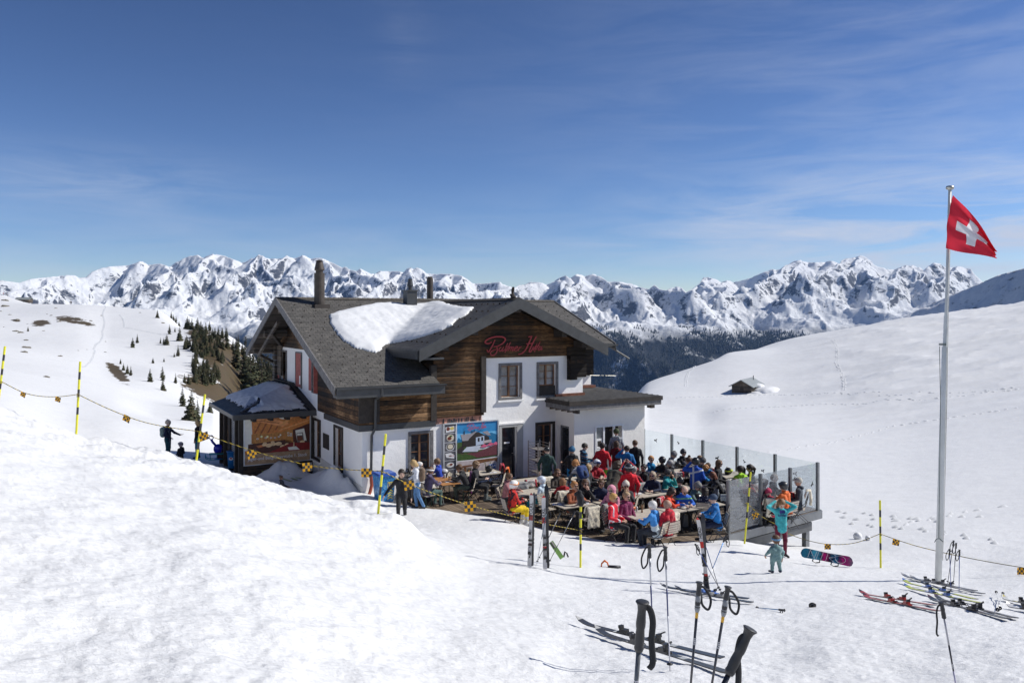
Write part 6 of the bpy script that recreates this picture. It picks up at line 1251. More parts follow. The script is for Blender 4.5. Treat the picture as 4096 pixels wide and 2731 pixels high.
def headitems():
 k = .02; sk = [((0, .025, .038), (0, -.005, .038), .108, .104)]
 face = lambda g: .094 - np.linalg.norm((g - V3(0, -.128, -.028)) * V3(1, 1, .85), axis=-1)
 below = lambda z0: (lambda g: z0 - g[..., 2]);
 def mk(n, pr, cuts, w=.0, h=.010, nl=2): HEAD[n] = sdf_mesh(n, [(a, b, ra, rb, l, kk) for a, b, ra, rb, l, kk in pr], h, nl, w, cuts)
 S0 = ((0, .025, .040), (0, -.005, .040), .110, .106, 0, .02)
 mk('short_hair', [S0, ((0, .05, .0), (0, .06, -.04), .08, .06, 0, .02)], [face, below(-.06)], .003)
 mk('buzzed_hair', [((0, .025, .038), (0, -.005, .038), .103, .101, 0, .02), ((0, .05, .0), (0, .055, -.03), .078, .062, 0, .02)], [face, below(-.04)])
 mk('thinning_hair', [((0, .035, .02), (0, .02, .02), .103, .1, 0, .02), ((0, .05, .0), (0, .055, -.04), .08, .06, 0, .02)], [face, below(-.05), lambda g: g[..., 2] - .07], .002)
 lg = [S0, ((-.07, .03, .0), (-.085, .02, -.19), .046, .03, 0, .03), ((.07, .03, .0), (.085, .02, -.19), .046, .03, 0, .03), ((0, .07, .0), (0, .085, -.23), .07, .05, 0, .03), ((-.05, .07, -.02), (-.06, .08, -.22), .05, .035, 0, .03), ((.05, .07, -.02), (.06, .08, -.22), .05, .035, 0, .03)]
 mk('long_hair', lg, [face], .005); mk('bob_hair', [(a, V3(*b) * V3(1, 1, .55), ra, rb, l, kk) for a, b, ra, rb, l, kk in lg], [face], .005)
 mk('curly_hair', [((0, .03, .045), (0, .0, .045), .124, .118, 0, .02), ((-.05, .05, -.0), (-.06, .06, -.06), .07, .05, 0, .03), ((.05, .05, -.0), (.06, .06, -.06), .07, .05, 0, .03)], [face], .011)
 mk('hair_in_a_bun', [S0, ((0, .05, .0), (0, .06, -.04), .08, .06, 0, .02), ((0, .03, .165), (0, .05, .17), .04, .04, 0, .01)], [face, below(-.06)], .004)
 mk('ponytail', [S0, ((0, .05, .0), (0, .06, -.04), .08, .06, 0, .02), ((0, .12, .06), (0, .17, -.02), .035, .045, 0, .02), ((0, .17, -.02), (0, .15, -.2), .045, .02, 0, .02)], [face, below(-.22)], .004)
 mk('knitted_hat', [((0, .025, .05), (0, .0, .052), .119, .115, 0, .02), ((0, .03, .13), (0, .035, .155), .06, .035, 0, .04), ((0, .04, .01), (0, .045, .0), .1, .09, 0, .02)], [lambda g: .1 - np.linalg.norm(g - V3(0, -.13, -.045), axis=-1), below(-.02)], .003)
 band = [((.105 * math.cos(t) * .99, .012 + .112 * math.sin(t), .035 + .012 * math.sin(t)), (.105 * math.cos(t + .5) * .99, .012 + .112 * math.sin(t + .5), .035 + .012 * math.sin(t + .5)), .026, .026, 0, .01) for t in np.arange(0, 6.28, .5)]
 mk('headband', band, [])
 gog = [((.132 * math.cos(t), .01 + .138 * math.sin(t), .062), (.132 * math.cos(t + .4), .01 + .138 * math.sin(t + .4), .062), .016, .016, 1, .005) for t in np.arange(0, 6.28, .4)]
 mk('ski_helmet', [((0, .03, .045), (0, -.0, .05), .132, .128, 0, .02), ((0, .05, .0), (0, .055, -.03), .11, .1, 0, .02), ((-.03, -.105, .085), (.03, -.105, .085), .045, .045, 1, .005)] + gog, [lambda g: .1 - np.linalg.norm(g - V3(0, -.14, -.05), axis=-1), below(-.065)])
 mk('peaked_cap', [((0, .02, .052), (0, -.005, .05), .112, .108, 0, .02), ((-.045, -.12, .062), (.045, -.12, .062), .018, .018, 0, .02), ((-.035, -.155, .055), (.035, -.155, .055), .013, .013, 0, .02)], [lambda g: .104 - np.linalg.norm(g - V3(0, -.115, -.07), axis=-1), below(.0)])
 mk('pulled_up_hood', [((0, .035, .04), (0, .0, .05), .128, .124, 0, .02), ((0, .05, .0), (0, .04, -.12), .12, .12, 0, .03), ((-.05, .0, -.13), (.05, .0, -.13), .09, .09, 0, .03)], [lambda g: .098 - np.linalg.norm((g - V3(0, -.13, -.0)) * V3(1, 1, .8), axis=-1)], .003)
 mb = MB()
 for s in (-1, 1):
  mb.prism([(s * .010, -.112, .026), (s * .058, -.104, .028), (s * .058, -.102, -.004), (s * .040, -.106, -.014), (s * .014, -.112, -.006)], (0, -.006, 0)); mb.tube([(s * .058, -.104, .018), (s * .094, -.04, .018), (s * .1, .02, .012)], .004, 5)
 mb.box((-.012, -.120, .014), (.012, -.112, .022)); o = mb.build('sunglasses', plain('black_lens', (.012, .012, .013), .12)); HEAD['sunglasses'] = o.data; bpy.data.objects.remove(o)
 # packs
 me = sdf_mesh('backpack', [((-.09, .22, -.02), (.09, .22, -.02), .11, .11, 0, .04), ((-.08, .20, -.28), (.08, .20, -.28), .115, .115, 0, .04), ((-.09, .2, -.1), (-.09, .2, -.2), .12, .12, 0, .04), ((.09, .2, -.1), (.09, .2, -.2), .12, .12, 0, .04), ((0, .31, -.2), (0, .31, -.26), .06, .07, 1, .02),
  ((-.11, .12, .04), (-.13, -.03, .045), .018, .018, 1, .01), ((-.13, -.03, .045), (-.14, -.1, -.1), .018, .018, 1, .01), ((.11, .12, .04), (.13, -.03, .045), .018, .018, 1, .01), ((.13, -.03, .045), (.14, -.1, -.1), .018, .018, 1, .01)], .013, 2, .003); HEAD['backpack'] = me
PN = [0]
def PAT(n):
 """printed or checked jackets"""
 if n in MATS: return MATS[n]
 m, nt, b = newmat(n); v = tc(nt); sx = nt.nodes.new('ShaderNodeSeparateXYZ'); nt.links.new(v, sx.inputs[0]); X, Y, Z = sx.outputs
 def st(c, p, w): return mth(nt, 'LESS_THAN', mth(nt, 'FRACT', mth(nt, 'DIVIDE', c, p)), w)
 if n == 'lumber_check': c = mixc(nt, st(Z, .11, .5), (.012, .02, .035), (.03, .16, .30)); c = mixc(nt, mth(nt, 'MULTIPLY', st(X, .11, .5), .6), c, (.01, .012, .02)); c = mixc(nt, st(mth(nt, 'ADD', Z, .03), .22, .10), c, (.45, .40, .40))
 elif n == 'camo_red': c = ramp(nt, noise(nt, mapping(nt, v, (1, 1, .6)), 9, 4, .7), [(.47, (.02, .012, .02)), (.50, (.55, .02, .012))]).outputs[0]
 elif n == 'race_blue': c = mixc(nt, mth(nt, 'LESS_THAN', mth(nt, 'ABSOLUTE', mth(nt, 'SUBTRACT', mth(nt, 'ADD', Z, mth(nt, 'MULTIPLY', X, .3)), 1.33)), .028), (.012, .08, .42), (.65, .66, .68)); c = mixc(nt, mth(nt, 'LESS_THAN', mth(nt, 'ABSOLUTE', mth(nt, 'SUBTRACT', X, .06)), .028), c, (.65, .66, .68))
 elif n == 'polka': vo = nt.nodes.new('ShaderNodeTexVoronoi'); vo.inputs['Scale'].default_value = 16; nt.links.new(v, vo.inputs['Vector']); c = mixc(nt, mth(nt, 'LESS_THAN', vo.outputs['Distance'], .22), (.012, .015, .045), (.55, .56, .6))
 elif n == 'red_white_sleeves': c = mixc(nt, mth(nt, 'LESS_THAN', mth(nt, 'ABSOLUTE', mth(nt, 'SUBTRACT', mth(nt, 'ABSOLUTE', X), .15)), .018), (.62, .012, .03), (.7, .66, .7))
 elif n == 'turquoise_white': c = mixc(nt, mth(nt, 'LESS_THAN', mth(nt, 'ABSOLUTE', mth(nt, 'SUBTRACT', mth(nt, 'ABSOLUTE', X), .2)), .05), (.02, .25, .50), (.62, .64, .70))
 elif n == 'blue_white_panels': c = mixc(nt, mth(nt, 'LESS_THAN', mth(nt, 'ADD', Z, mth(nt, 'MULTIPLY', mth(nt, 'ABSOLUTE', X), .6)), .83), (.05, .25, .62), (.52, .60, .64))
 elif n == 'blue_lime': c = mixc(nt, mth(nt, 'LESS_THAN', mth(nt, 'ABSOLUTE', mth(nt, 'SUBTRACT', Z, .93)), .012), (.01, .10, .48), (.25, .6, .02))
 else: c = mixc(nt, mth(nt, 'LESS_THAN', Z, 1.18), (.50, .51, .52), (.14, .15, .16))
 nt.links.new(c, b.inputs['Base Color']); b.inputs['Roughness'].default_value = .8; bump(nt, b, noise(nt, v, 18, 5, .6), .7, .02); MATS[n] = m; return m
SKIN = [(.58, .38, .29), (.52, .31, .22), (.64, .44, .35), (.46, .27, .19)]
def person(px, py, pose, yaw, jacket, trousers, hair, hairc, label, glasses=True, shoes=(.03, .03, .032), floor=DECK, scale=1.0, acc=None, skin=None, pack=None, at=None, group=None, sit=True, chairyaw=None):
 P = POSE[pose]; top = P['top']; z = floor + top.z * scale
 M = Matrix.Rotation(R(yaw), 4, 'Z')
 if at is None: w = Wz(px, py, z); off = M @ Vector((top.x, top.y, 0)) * scale; loc = Vector((w.x - off.x, w.y - off.y, floor))
 else: loc = Vector((*at, floor))
 o = meshobj('person', P['me'], None, [PAT(jacket) if isinstance(jacket, str) else fabric('cloth_%02d%02d%02d' % tuple(int(c * 99) for c in jacket), jacket), fabric('cloth_%02d%02d%02d' % tuple(int(c * 99) for c in trousers), trousers),
  plain('skin_%d' % (PN[0] % 4), SKIN[PN[0] % 4] if skin is None else skin, .6, 0, .08, 14), fabric('boots_%02d%02d%02d' % tuple(int(c * 99) for c in shoes), shoes), plain('lips_and_eyes', (.06, .025, .02), .5)])
 o.location = loc; o.rotation_euler = (0, 0, R(yaw)); o.scale = (scale,) * 3; tag(o, label, 'person', group or 'guests on and around the terrace'); PN[0] += 1
 def onhead(n, c, c2=(.02, .02, .02)):
  k = meshobj(n, HEAD[n], o, [plain('hair_%02d%02d%02d' % tuple(int(q * 99) for q in c), c, .6, 0, .35, 30, .3) if 'hair' in n or n == 'ponytail' else plain('gear_%02d%02d%02d' % tuple(int(q * 99) for q in c), c, .35 if 'helmet' in n else .8, 0, .1, 12, .1), plain('gear_%02d%02d%02d' % tuple(int(q * 99) for q in c2), c2, .3)]); k.matrix_local = P['head'] @ Matrix.Scale(P['hs'], 4); return k
 if hair: onhead(hair, hairc, acc or (.02, .02, .02))
 if hair == 'headband': onhead('short_hair', (.10, .05, .025))
 if glasses: g = meshobj('sunglasses', HEAD['sunglasses'], o); g.matrix_local = P['head'] @ Matrix.Scale(P['hs'], 4)
 if pack:
  k = meshobj('backpack', HEAD['backpack'], None, [fabric('pack_%02d%02d%02d' % tuple(int(q * 99) for q in pack[0]), pack[0]), fabric('strap_%02d%02d%02d' % tuple(int(q * 99) for q in pack[1]), pack[1])])
  ang = 34 if pose == 'bend' else 0; shz = {'bend': (0, -.22, 1.24), 'lookdown': (0, -.05, 1.36)}.get(pose, (0, .0, 1.38)); k.matrix_world = Matrix.Translation(loc) @ M @ Matrix.Scale(scale, 4) @ Matrix.Translation(shz) @ Matrix.Rotation(R(ang), 4, 'X'); tag(k, pack[2], 'backpack')
 if sit and top.z < 1.5 and pose != 'child':
  cy = yaw if chairyaw is None else chairyaw; chair(loc.x, loc.y, floor, R(cy), 'folding chair under the ' + label.split(' ', 1)[1] if False else CHLAB(label))
 return o
def CHLAB(label):
 w = label.replace('seated ', '').split(' '); return 'slatted folding chair carrying the ' + ' '.join(w[:9])
# ================================================================== SKI GEAR, MARKERS, TREES, HUTS
def PC(n, c, r=.4, m=0, v=.08): return plain('paint_' + n, c, r, m, v, 6)
BLK = lambda: PC('black', (.018, .018, .02), .4); YEL = lambda: PC('marker_yellow', (.72, .68, .03), .45); MBLK = lambda: PC('marker_black', (.03, .03, .032), .5)
def marker_pole(xt, yt, xb, yb, d, label, db=None, fr=(.14, .245, .38, .485, .625, .725), r=.026, sink=.25):
 a = W(xb, yb, db or d); b = W(xt, yt, d); dr = (b - a); a = a - dr.normalized() * sink; L_ = (b - a).length; t = Matrix.Translation(a) @ dr.to_track_quat('Z', 'Y').to_matrix().to_4x4()
 mb = MB(); zs = [L_ * 1.0] + [sink + (L_ - sink) * (1 - f) for f in fr] + [0]; c = 0
 for i in range(len(zs) - 1): mb.lathe([(r, zs[i + 1]), (r, zs[i])], 12, c, t); c ^= 1
 o = mb.build('marker_pole', [YEL(), MBLK()]); tag(o, label, 'marker pole', 'yellow and black snow marker poles'); return o
def rope(pts, label, r=.009):
 P = [W(*p) for p in pts]; q = [P[0]]
 for i in range(len(P) - 1):
  a = P[max(i - 1, 0)]; b = P[i]; c = P[i + 1]; d = P[min(i + 2, len(P) - 1)]
  for k in range(1, 9): t = k / 8; q.append(.5 * ((2 * b) + (-a + c) * t + (2 * a - 5 * b + 4 * c - d) * t * t + (-a + 3 * b - 3 * c + d) * t ** 3))
 m = MATS.get('rope')
 if not m:
  m, nt, b = newmat('rope'); w = nt.nodes.new('ShaderNodeTexWave'); w.inputs['Scale'].default_value = 9; w.bands_direction = 'DIAGONAL'; nt.links.new(tc(nt), w.inputs['Vector'])
  nt.links.new(ramp(nt, w.outputs[0], [(.35, (.03, .025, .01)), (.5, (.50, .36, .03))]).outputs[0], b.inputs['Base Color']); MATS['rope'] = m
 mb = MB(); mb.tube(q, r, 6)
 for e in (q[0], q[-1]): mb.tube([e + Vector((.02, -.03, .02)), e + Vector((-.03, -.03, .0)), e + Vector((.03, -.035, -.03)), e + Vector((-.02, -.03, -.05))], r * 1.1, 5)
 o = mb.build('rope', m, None, True); tag(o, label, 'rope', 'black and yellow barrier ropes'); return o
def check_flag(px, py, d, s, ang, label):
 """checkered flag hanging from the rope: px,py its centre"""
 mb = MB(); c = W(px, py, d); n = 4; m3 = 3; ca, sa = math.cos(ang), math.sin(ang)
 for i in range(n):
  for j in range(m3):
   def q(a, b): x = (a / n - .5) * s * 1.15; z = (.5 - b / m3) * s; return c + Vector((x * ca + z * sa * .6, .012 * math.sin(a * 1.6 + px), z * ca - x * sa))
   mb.poly([q(i, j), q(i + 1, j), q(i + 1, j + 1), q(i, j + 1)], (i + j) % 2)
 o = mb.build('checkered_flag', [PC('flag_orange', (.80, .40, .01), .7), MBLK()], fix=False); md = o.modifiers.new('s', 'SOLIDIFY'); md.thickness = .004; tag(o, label, 'marker flag', 'orange and black checkered flags on the rope'); return o
SKP = {}
def ski(tail, tip, nrm, label, top=(.6, .6, .6), base=(.03, .03, .035), edge=None, w=.075, binding=(.03, .03, .03), text=None, tcol=(.03, .03, .03), tsize=.06, tpos=.72, bpos=(.38, .50), flip=1, accent=None, tang=90):
 tail = Vector(tail); tip = Vector(tip); X = (tip - tail); L_ = X.length; X.normalize(); Z = Vector(nrm); Z = (Z - X * Z.dot(X)).normalized(); Y = Z.cross(X)
 M = Matrix((X, Y, Z)).transposed().to_4x4(); M.translation = tail; w *= .56 if w > .09 else .85; n = 26; mb = MB(); nm = [PC('ski_%02d%02d%02d' % tuple(int(q * 99) for q in c), c, .3) for c in (top, base, accent or top)]
 rows = []
 for i in range(n + 1):
  f = i / n; x = f * L_; ww = w * (.56 + .18 * (2 * f - 1) ** 2 * 1.0);
  if f > .93: ww *= math.sqrt(max(0, 1 - ((f - .93) / .07) ** 2)) * .98 + .02
  if f < .02: ww *= .8
  z = 0
  if f > .86: z += ((f - .86) / .14) ** 2 * .075
  if f < .04: z += (.04 - f) * .15
  rows.append((x, ww, z))
 vs = []
 for x, ww, z in rows: vs += [(x, -ww, z), (x, ww, z), (x, ww, z + .013), (x, -ww, z + .013)]
 fs = []; mi = []
 for i in range(n):
  a = i * 4; b = a + 4; fs += [(a, b, b + 1, a + 1)[::-1], (a + 3, a + 2, b + 2, b + 3)[::-1], (a, a + 3, b + 3, b)[::-1], (a + 1, b + 1, b + 2, a + 2)[::-1]]; fr = i / n; mi += [1, 2 if (.24 < fr < .30 or .58 < fr < .66 or fr > .93) else 0, 1, 1]
 fs += [(0, 1, 2, 3)[::-1], (n * 4, n * 4 + 3, n * 4 + 2, n * 4 + 1)[::-1]]; mi += [1, 1]
 mb.add(vs, fs, 0, M); mb.m = mi
 t = mb.build('ski', nm, None); tag(t, label, 'ski')
 for bp, s in ((bpos[0], 1), (bpos[1], -1)):
  k = MB(); x = bp * L_; k.box((x - .11, -.033, .014), (x + .11, .033, .028), 0, M); k.box((x - .05, -.036, .028), (x + .055, .036, .062), 0, M); k.box((x - .03 * s, -.028, .062), (x - .075 * s, .028, .10), 1, M); k.box((x + .09 * s, -.04, .028), (x + .13 * s, .04, .04), 1, M)
  if s == 1: k.beam(M @ Vector((x - .04, -.03, .09)), M @ Vector((x - .14, -.02, .13)), .02, .015, 1)
  k.tube([M @ Vector((x + .10 * s, -.05, .03)), M @ Vector((x + .14 * s, -.055, .005))], .006, 5, 1); k.build('binding', [PC('bind_%02d' % int(binding[0] * 99), binding, .35), BLK()], t)
 if text:
  k = MB(); Mt = M @ Matrix.Translation((tpos * L_, 0, .0145)) @ Matrix.Rotation(R(tang - 90), 4, 'Z'); vs, fs = text_mesh(text, tsize, Mt, .0008, bold=.002); k.add(vs, fs, 0); k.build('lettering', PC('ltr_%02d%02d' % (int(tcol[0] * 99), int(tcol[1] * 99)), tcol), t, fix=False)
 return t
def ski_pole(top, tip, label, shaft=((.4, .4, .4),), grip=(.03, .03, .032), r=.008, gl=.13, strap=True, sdir=(-1, 0, 0), basket=True, text=None, tcol=(.75, .75, .75), lower=None, collar=None, hero=False, slen=.2, tfr=.35, tsize=.022, loose=False):
 top = Vector(top); tip = Vector(tip); D = (tip - top); L_ = D.length; D.normalize(); mb = MB(); t = None; g1 = top + D * gl; segs = len(shaft); a = g1; mats = []
 for i, c in enumerate(shaft): b = g1 + (tip - g1) * ((i + 1) / segs); mb.tube([a, b], [r * (1 - .35 * i / segs), r * (1 - .35 * (i + 1) / segs)], 12, i); a = b; mats.append(PC('shaft_%02d%02d%02d' % tuple(int(q * 99) for q in c), c, .3, .2))
 o = mb.build('ski_pole', mats, None, True); tag(o, label, 'ski pole')
 k = 1.0; g = MB(); n = 14; rr = [.022, .0235, .0215, .0165, .0140, .0150, .0165, .0160, .0140, .0155, .0165, .0150, .0170, .0135]; ps = [0, .012, .03, .08, .18, .3, .42, .5, .55, .66, .78, .88, .93, 1.0]
 off = Vector((0, 0, 0)); q = [top + D * gl * (p - .02) for p in ps]; g.tube([q[0] - D * .001] + q, [.012] + [x * (1.25 if hero else 1.1) for x in rr], 18 if hero else 10, 0)
 if lower: h0 = top + D * gl * .45; g.tube([h0 + D * .004 * i * gl / .13 * 4.2 for i in range(6)], [.0172, .0185, .0172, .0165, .0185, .012], 12, 1)
 g.build('grip', [PC('grip_%02d' % int(grip[0] * 99), grip, .38 if hero else .5), PC('grip_grey', (.26, .27, .28), .6)], o, True)
 if collar: g = MB(); g.tube([g1, g1 + D * .055], r * 1.06, 10); g.build('collar', PC('collar_amber', (.70, .38, .02), .4), o, True)
 if strap:
  s = Vector(sdir).normalized(); a = top + D * .025; w_ = .009 if not hero else .014; loop = []
  if loose: loop = [a, a + s * .03 + Vector((0, 0, .002)), a + s * .045 - Vector((0, 0, .05)), a + s * .04 - Vector((0, 0, .13)), a + s * .045 - Vector((0, 0, slen + .02)), a + s * .03 - Vector((0, 0, slen + .05))]
  else: loop = [a, a + s * .035 - Vector((0, 0, .01)), a + s * .075 - Vector((0, 0, slen * .55)), a + s * .06 - Vector((0, 0, slen)), a + s * .02 - Vector((0, 0, slen * .78)), a + s * .012 - Vector((0, 0, slen * .35)), a + D * .02]
  sm = []
  for i in range(len(loop) - 1):
   A = loop[max(i - 1, 0)]; B = loop[i]; C = loop[i + 1]; E = loop[min(i + 2, len(loop) - 1)]
   for kk in range(6): tt = kk / 6; sm.append(.5 * ((2 * B) + (-A + C) * tt + (2 * A - 5 * B + 4 * C - E) * tt * tt + (-A + 3 * B - 3 * C + E) * tt ** 3))
  sm.append(loop[-1]); g = MB(); g.tube(sm, w_, 6, 0, True, ((0, 1, 0), .18)); g.build('strap', PC('strap_black', (.022, .022, .024), .8), o, True)
 if basket: g = MB(); M = Matrix.Translation(tip - D * .07) @ (-D).to_track_quat('Z', 'Y').to_matrix().to_4x4(); g.lathe([(.012, .01), (.028, .0), (.030, -.006), (.010, -.012)], 12, 0, M); g.build('basket', BLK(), o)
 if text:
  X = D; n_ = Vector((0, -1, 0)); n_ = (n_ - X * n_.dot(X)).normalized(); Y = n_.cross(X); Mt = Matrix((X, Y, n_)).transposed().to_4x4(); Mt.translation = top + D * (gl + (L_ - gl) * tfr) + n_ * (r * .93); g = MB(); vs, fs = text_mesh(text, tsize, Mt, .0012, bold=.0006); g.add(vs, fs, 0); g.build('lettering', PC('ltr_%02d%02d' % (int(tcol[0] * 99), int(tcol[1] * 99)), tcol), o, fix=False)
 return o
def lying_pair(p1, p2, label, lift=.03, **kw):
 a = G(*p1); b = G(*p2); n = Vector((0, 0, 1)); return ski(a + Vector((0, 0, lift)), b + Vector((0, 0, lift)), n, label, **kw)
TREES = {}
def tree_meshes():
 bark = plain('spruce_bark', (.10, .075, .055), .9, 0, .3, 5, .3)
 nd = plain('spruce_needles', (.048, .054, .022), .85, 0, .55, 1.6); nd2 = plain('spruce_needles_brownish', (.075, .062, .026), .85, 0, .5, 1.6)
 for kind in range(4):
  rs = random.Random(40 + kind); mb = MB(); tiers = 26; wd = (.24, .30, .20, .27)[kind]
  for t in range(tiers):
   f = t / tiers; z = .04 + f * .94; rad = wd * (1 - f) ** .85 * rs.uniform(.75, 1.15) + .012; nb = int(11 - f * 5)
   for b in range(nb):
    if rs.random() < .12: continue
    a = rs.uniform(0, 6.283); L_ = rad * rs.uniform(.6, 1.15); dz = -.18 * L_ + .05 * f; ca, sa = math.cos(a), math.sin(a); w = L_ * rs.uniform(.26, .40) + .006; mi = 0 if rs.random() < .7 else 1
    tip = (ca * L_, sa * L_, z + dz - L_ * .12); m1 = (ca * L_ * .6 - sa * w, sa * L_ * .6 + ca * w, z + dz * .6 - L_ * .22); m2 = (ca * L_ * .6 + sa * w, sa * L_ * .6 - ca * w, z + dz * .6 - L_ * .22); c0 = (ca * L_ * .5, sa * L_ * .5, z + dz * .4 + .008); i0 = (ca * .01, sa * .01, z + .012)
    n = len(mb.v); mb.v += [i0, m1, tip, m2, c0]; mb.f += [(n, n + 1, n + 4), (n + 1, n + 2, n + 4), (n + 2, n + 3, n + 4), (n + 3, n, n + 4)]; mb.m += [mi] * 4
    for h in range(2):
     g = rs.uniform(.35, .95); x, y = ca * L_ * g, sa * L_ * g; zz = z + dz * g; s = L_ * .22 + .004; n = len(mb.v); mb.v += [(x - sa * s, y + ca * s, zz), (x + sa * s, y - ca * s, zz), (x + ca * s * .5, y + sa * s * .5, zz - s * 1.5)]; mb.f.append((n, n + 1, n + 2)); mb.m.append(mi)
  o = mb.build('crown', [nd, nd2], fix=False); TREES[('c', kind)] = o.data; bpy.data.objects.remove(o)
  mb = MB(); mb.tube([(0, 0, -.06), (0, 0, .4), (0, 0, .97)], [.022, .013, .002], 6); o = mb.build('trunk', bark); TREES[('t', kind)] = o.data; bpy.data.objects.remove(o)
def tree(p, h, kind, label, group):
 t = empty('spruce_tree', p, random.uniform(0, 6)); t.scale = (h, h, h * random.uniform(.95, 1.05)); tag(t, label, 'tree', group); meshobj('crown', TREES[('c', kind)], t); meshobj('trunk', TREES[('t', kind)], t); return t
def trees():
 tree_meshes(); i = 0
 lone = [(730,1625,72,'broad young spruce leading the cluster above the two chatting women'),(765,1682,112,'tallest spruce just above the blond woman in the shade'),(790,1678,76,'slim spruce at the right foot of the tallest one'),(600,1527,50,'wide bushy spruce on the snow hump with a long shadow'),(650,1522,54,'upper slim spruce of the pair right of the bushy one'),(651,1562,42,'lower small spruce of the pair right of the bushy one'),(702,1533,38,'spruce at the left edge of the brown slope foot'),(755,1537,40,None),(738,1532,36,None),(667,1380,44,'dark spruce on the snow slope with two small ones at its left'),(642,1374,24,None),(655,1376,24,None),(678,1337,36,'spruce alone on the upper snow slope'),(718,1364,52,'slender spruce just left of the dense slope wood'),(712,1424,44,'slender spruce alone below the slope wood edge'),(612,1453,24,'tiny spruce alone on the bare snow slope'),(697,1428,18,None),(630,1272,30,'highest little spruce on the rounded snow hill'),(685,1272,28,None),(694,1282,24,None),(704,1284,28,None),(716,1266,20,None),(549,1372,36,'right spruce of the bushy pair on a bare patch'),(531,1390,38,'left spruce of the bushy pair on a bare patch'),(482,1456,22,None),(510,1496,34,None),(523,1502,36,None),(494,1482,28,None),(112,1325,20,'small spruce far left among the boulders'),(840,1650,48,'spruce half hidden by the left corner of the annex roof'),(700,1328,20,None),(656,1447,16,None),(782,1522,62,None)]
 for x, y, hp, lb in lone:
  p = G(x, y, 30, 620)
  if p.y < 31: continue
  tree(p, hp / FPX * p.y * 1.05, i % 4, lb or 'small dark spruce on the left snow slope', 'spruces standing on the snow slope' if lb is None else 'single spruces on the snow slope'); i += 1
 rs = random.Random(5)
 def scat(n, poly, hr, lb, gr):
  nonlocal i
  k = 0; tries = 0
  while k < n and tries < n * 30:
   tries += 1; x = rs.uniform(min(q[0] for q in poly), max(q[0] for q in poly)); y = rs.uniform(min(q[1] for q in poly), max(q[1] for q in poly)); ins = False
   for a in range(len(poly)):
    x1, y1 = poly[a]; x2, y2 = poly[(a + 1) % len(poly)]
    if (y1 > y) != (y2 > y) and x < (x2 - x1) * (y - y1) / (y2 - y1) + x1: ins = not ins
   if not ins: continue
   p = G(x, y, 60, 620)
   if p.y < 62 or p.y > 450: continue
   tree(p, rs.uniform(*hr) / FPX * p.y, rs.randrange(4), lb, gr); k += 1; i += 1
 scat(48, [(738,1275),(800,1303),(867,1325),(918,1345),(965,1385),(985,1420),(960,1440),(900,1400),(850,1400),(790,1380),(745,1345)], (32, 52), 'dark spruce in the dense wood along the slope crest', 'spruces along the crest of the brown slope')
 scat(26, [(738,1375),(800,1390),(835,1420),(815,1440),(770,1425),(740,1400)], (36, 52), 'dark spruce in the clump at the upper left of the brown slope', 'spruces of the upper left clump')
 scat(34, [(765,1460),(800,1450),(860,1470),(880,1520),(870,1545),(800,1545),(770,1530)], (38, 62), 'dark spruce in the lower clump of the brown slope', 'spruces of the lower clump')
 scat(9, [(830,1400),(900,1420),(880,1470),(840,1440)], (34, 50), 'scattered spruce in the middle of the brown slope', 'spruces in the middle of the brown slope')
 # dark stand below the back gable
 for k in range(34):
  x = rs.uniform(975, 1125); d = rs.uniform(215, 285); top = rs.uniform(1395, 1465) if x > 995 else rs.uniform(1440, 1470); gx = (x - CX) / FPX * d; g = gz(gx, d); h = (HY - top) / FPX * d - g
  if 3 < h < 40: tree(Vector((gx, d, g)), min(h, 22), rs.randrange(4), 'tall dark spruce in the shady stand beside the back gable', 'spruces in the stand beside the back gable')
 for x, top, d in ((945, 1340, 262), (983, 1350, 255)): gx = (x - CX) / FPX * d; g = gz(gx, d); tree(Vector((gx, d, g)), (HY - top) / FPX * d - g, 2, 'spruce rising alone against the far valley beside the roof', 'spruces rising against the valley')
def rocks():
 me = []
 for s in range(3):
  bm = bmesh.new(); bmesh.ops.create_icosphere(bm, subdivisions=3, radius=1)
  for v in bm.verts:
   n = fbm(np.array([v.co.x * 1.4 + s * 9]), np.array([v.co.y * 1.4 + v.co.z * 2]), 4)[0]; v.co *= 1 + .55 * n; v.co.z *= .55
  m = bpy.data.meshes.new('boulder'); bm.to_mesh(m); bm.free(); m.materials.append(plain('lichen_rock', (.17, .155, .125), .9, 0, .45, 3, .6)); me.append(m)
 L_ = [(20,1202,13),(22,1226,16),(2,1246,8),(40,1259,7),(66,1281,14),(62,1326,13),(82,1331,14),(104,1361,10),(104,1391,18),(96,1409,16),(224,1233,6),(205,1262,7),(188,1257,4),(236,1287,10),(362,1284,8),(374,1301,7),(422,1367,4),(420,1409,6),(241,1425,10),(184,1508,14),(174,1324,6),(15,1308,4),(110,1296,4),(313,1402,4),(561,1251,5),(652,1292,8),(93,1209,5),(235,1425,6),(347,1398,3),(405,1263,6),(652,1293,5)]
 for i, (x, y, r) in enumerate(L_):
  p = G(x, y, 30, 640); o = meshobj('boulder', me[i % 3]); s = r / FPX * p.y * 1.05; o.location = p - Vector((0, 0, s * .12)); o.rotation_euler = (0, 0, i * 1.3); o.scale = (s, s * .8, s * .8)
  tag(o, 'grey brown boulder showing through the snow of the left slope', 'boulder', 'boulders showing through the snow of the left slope')
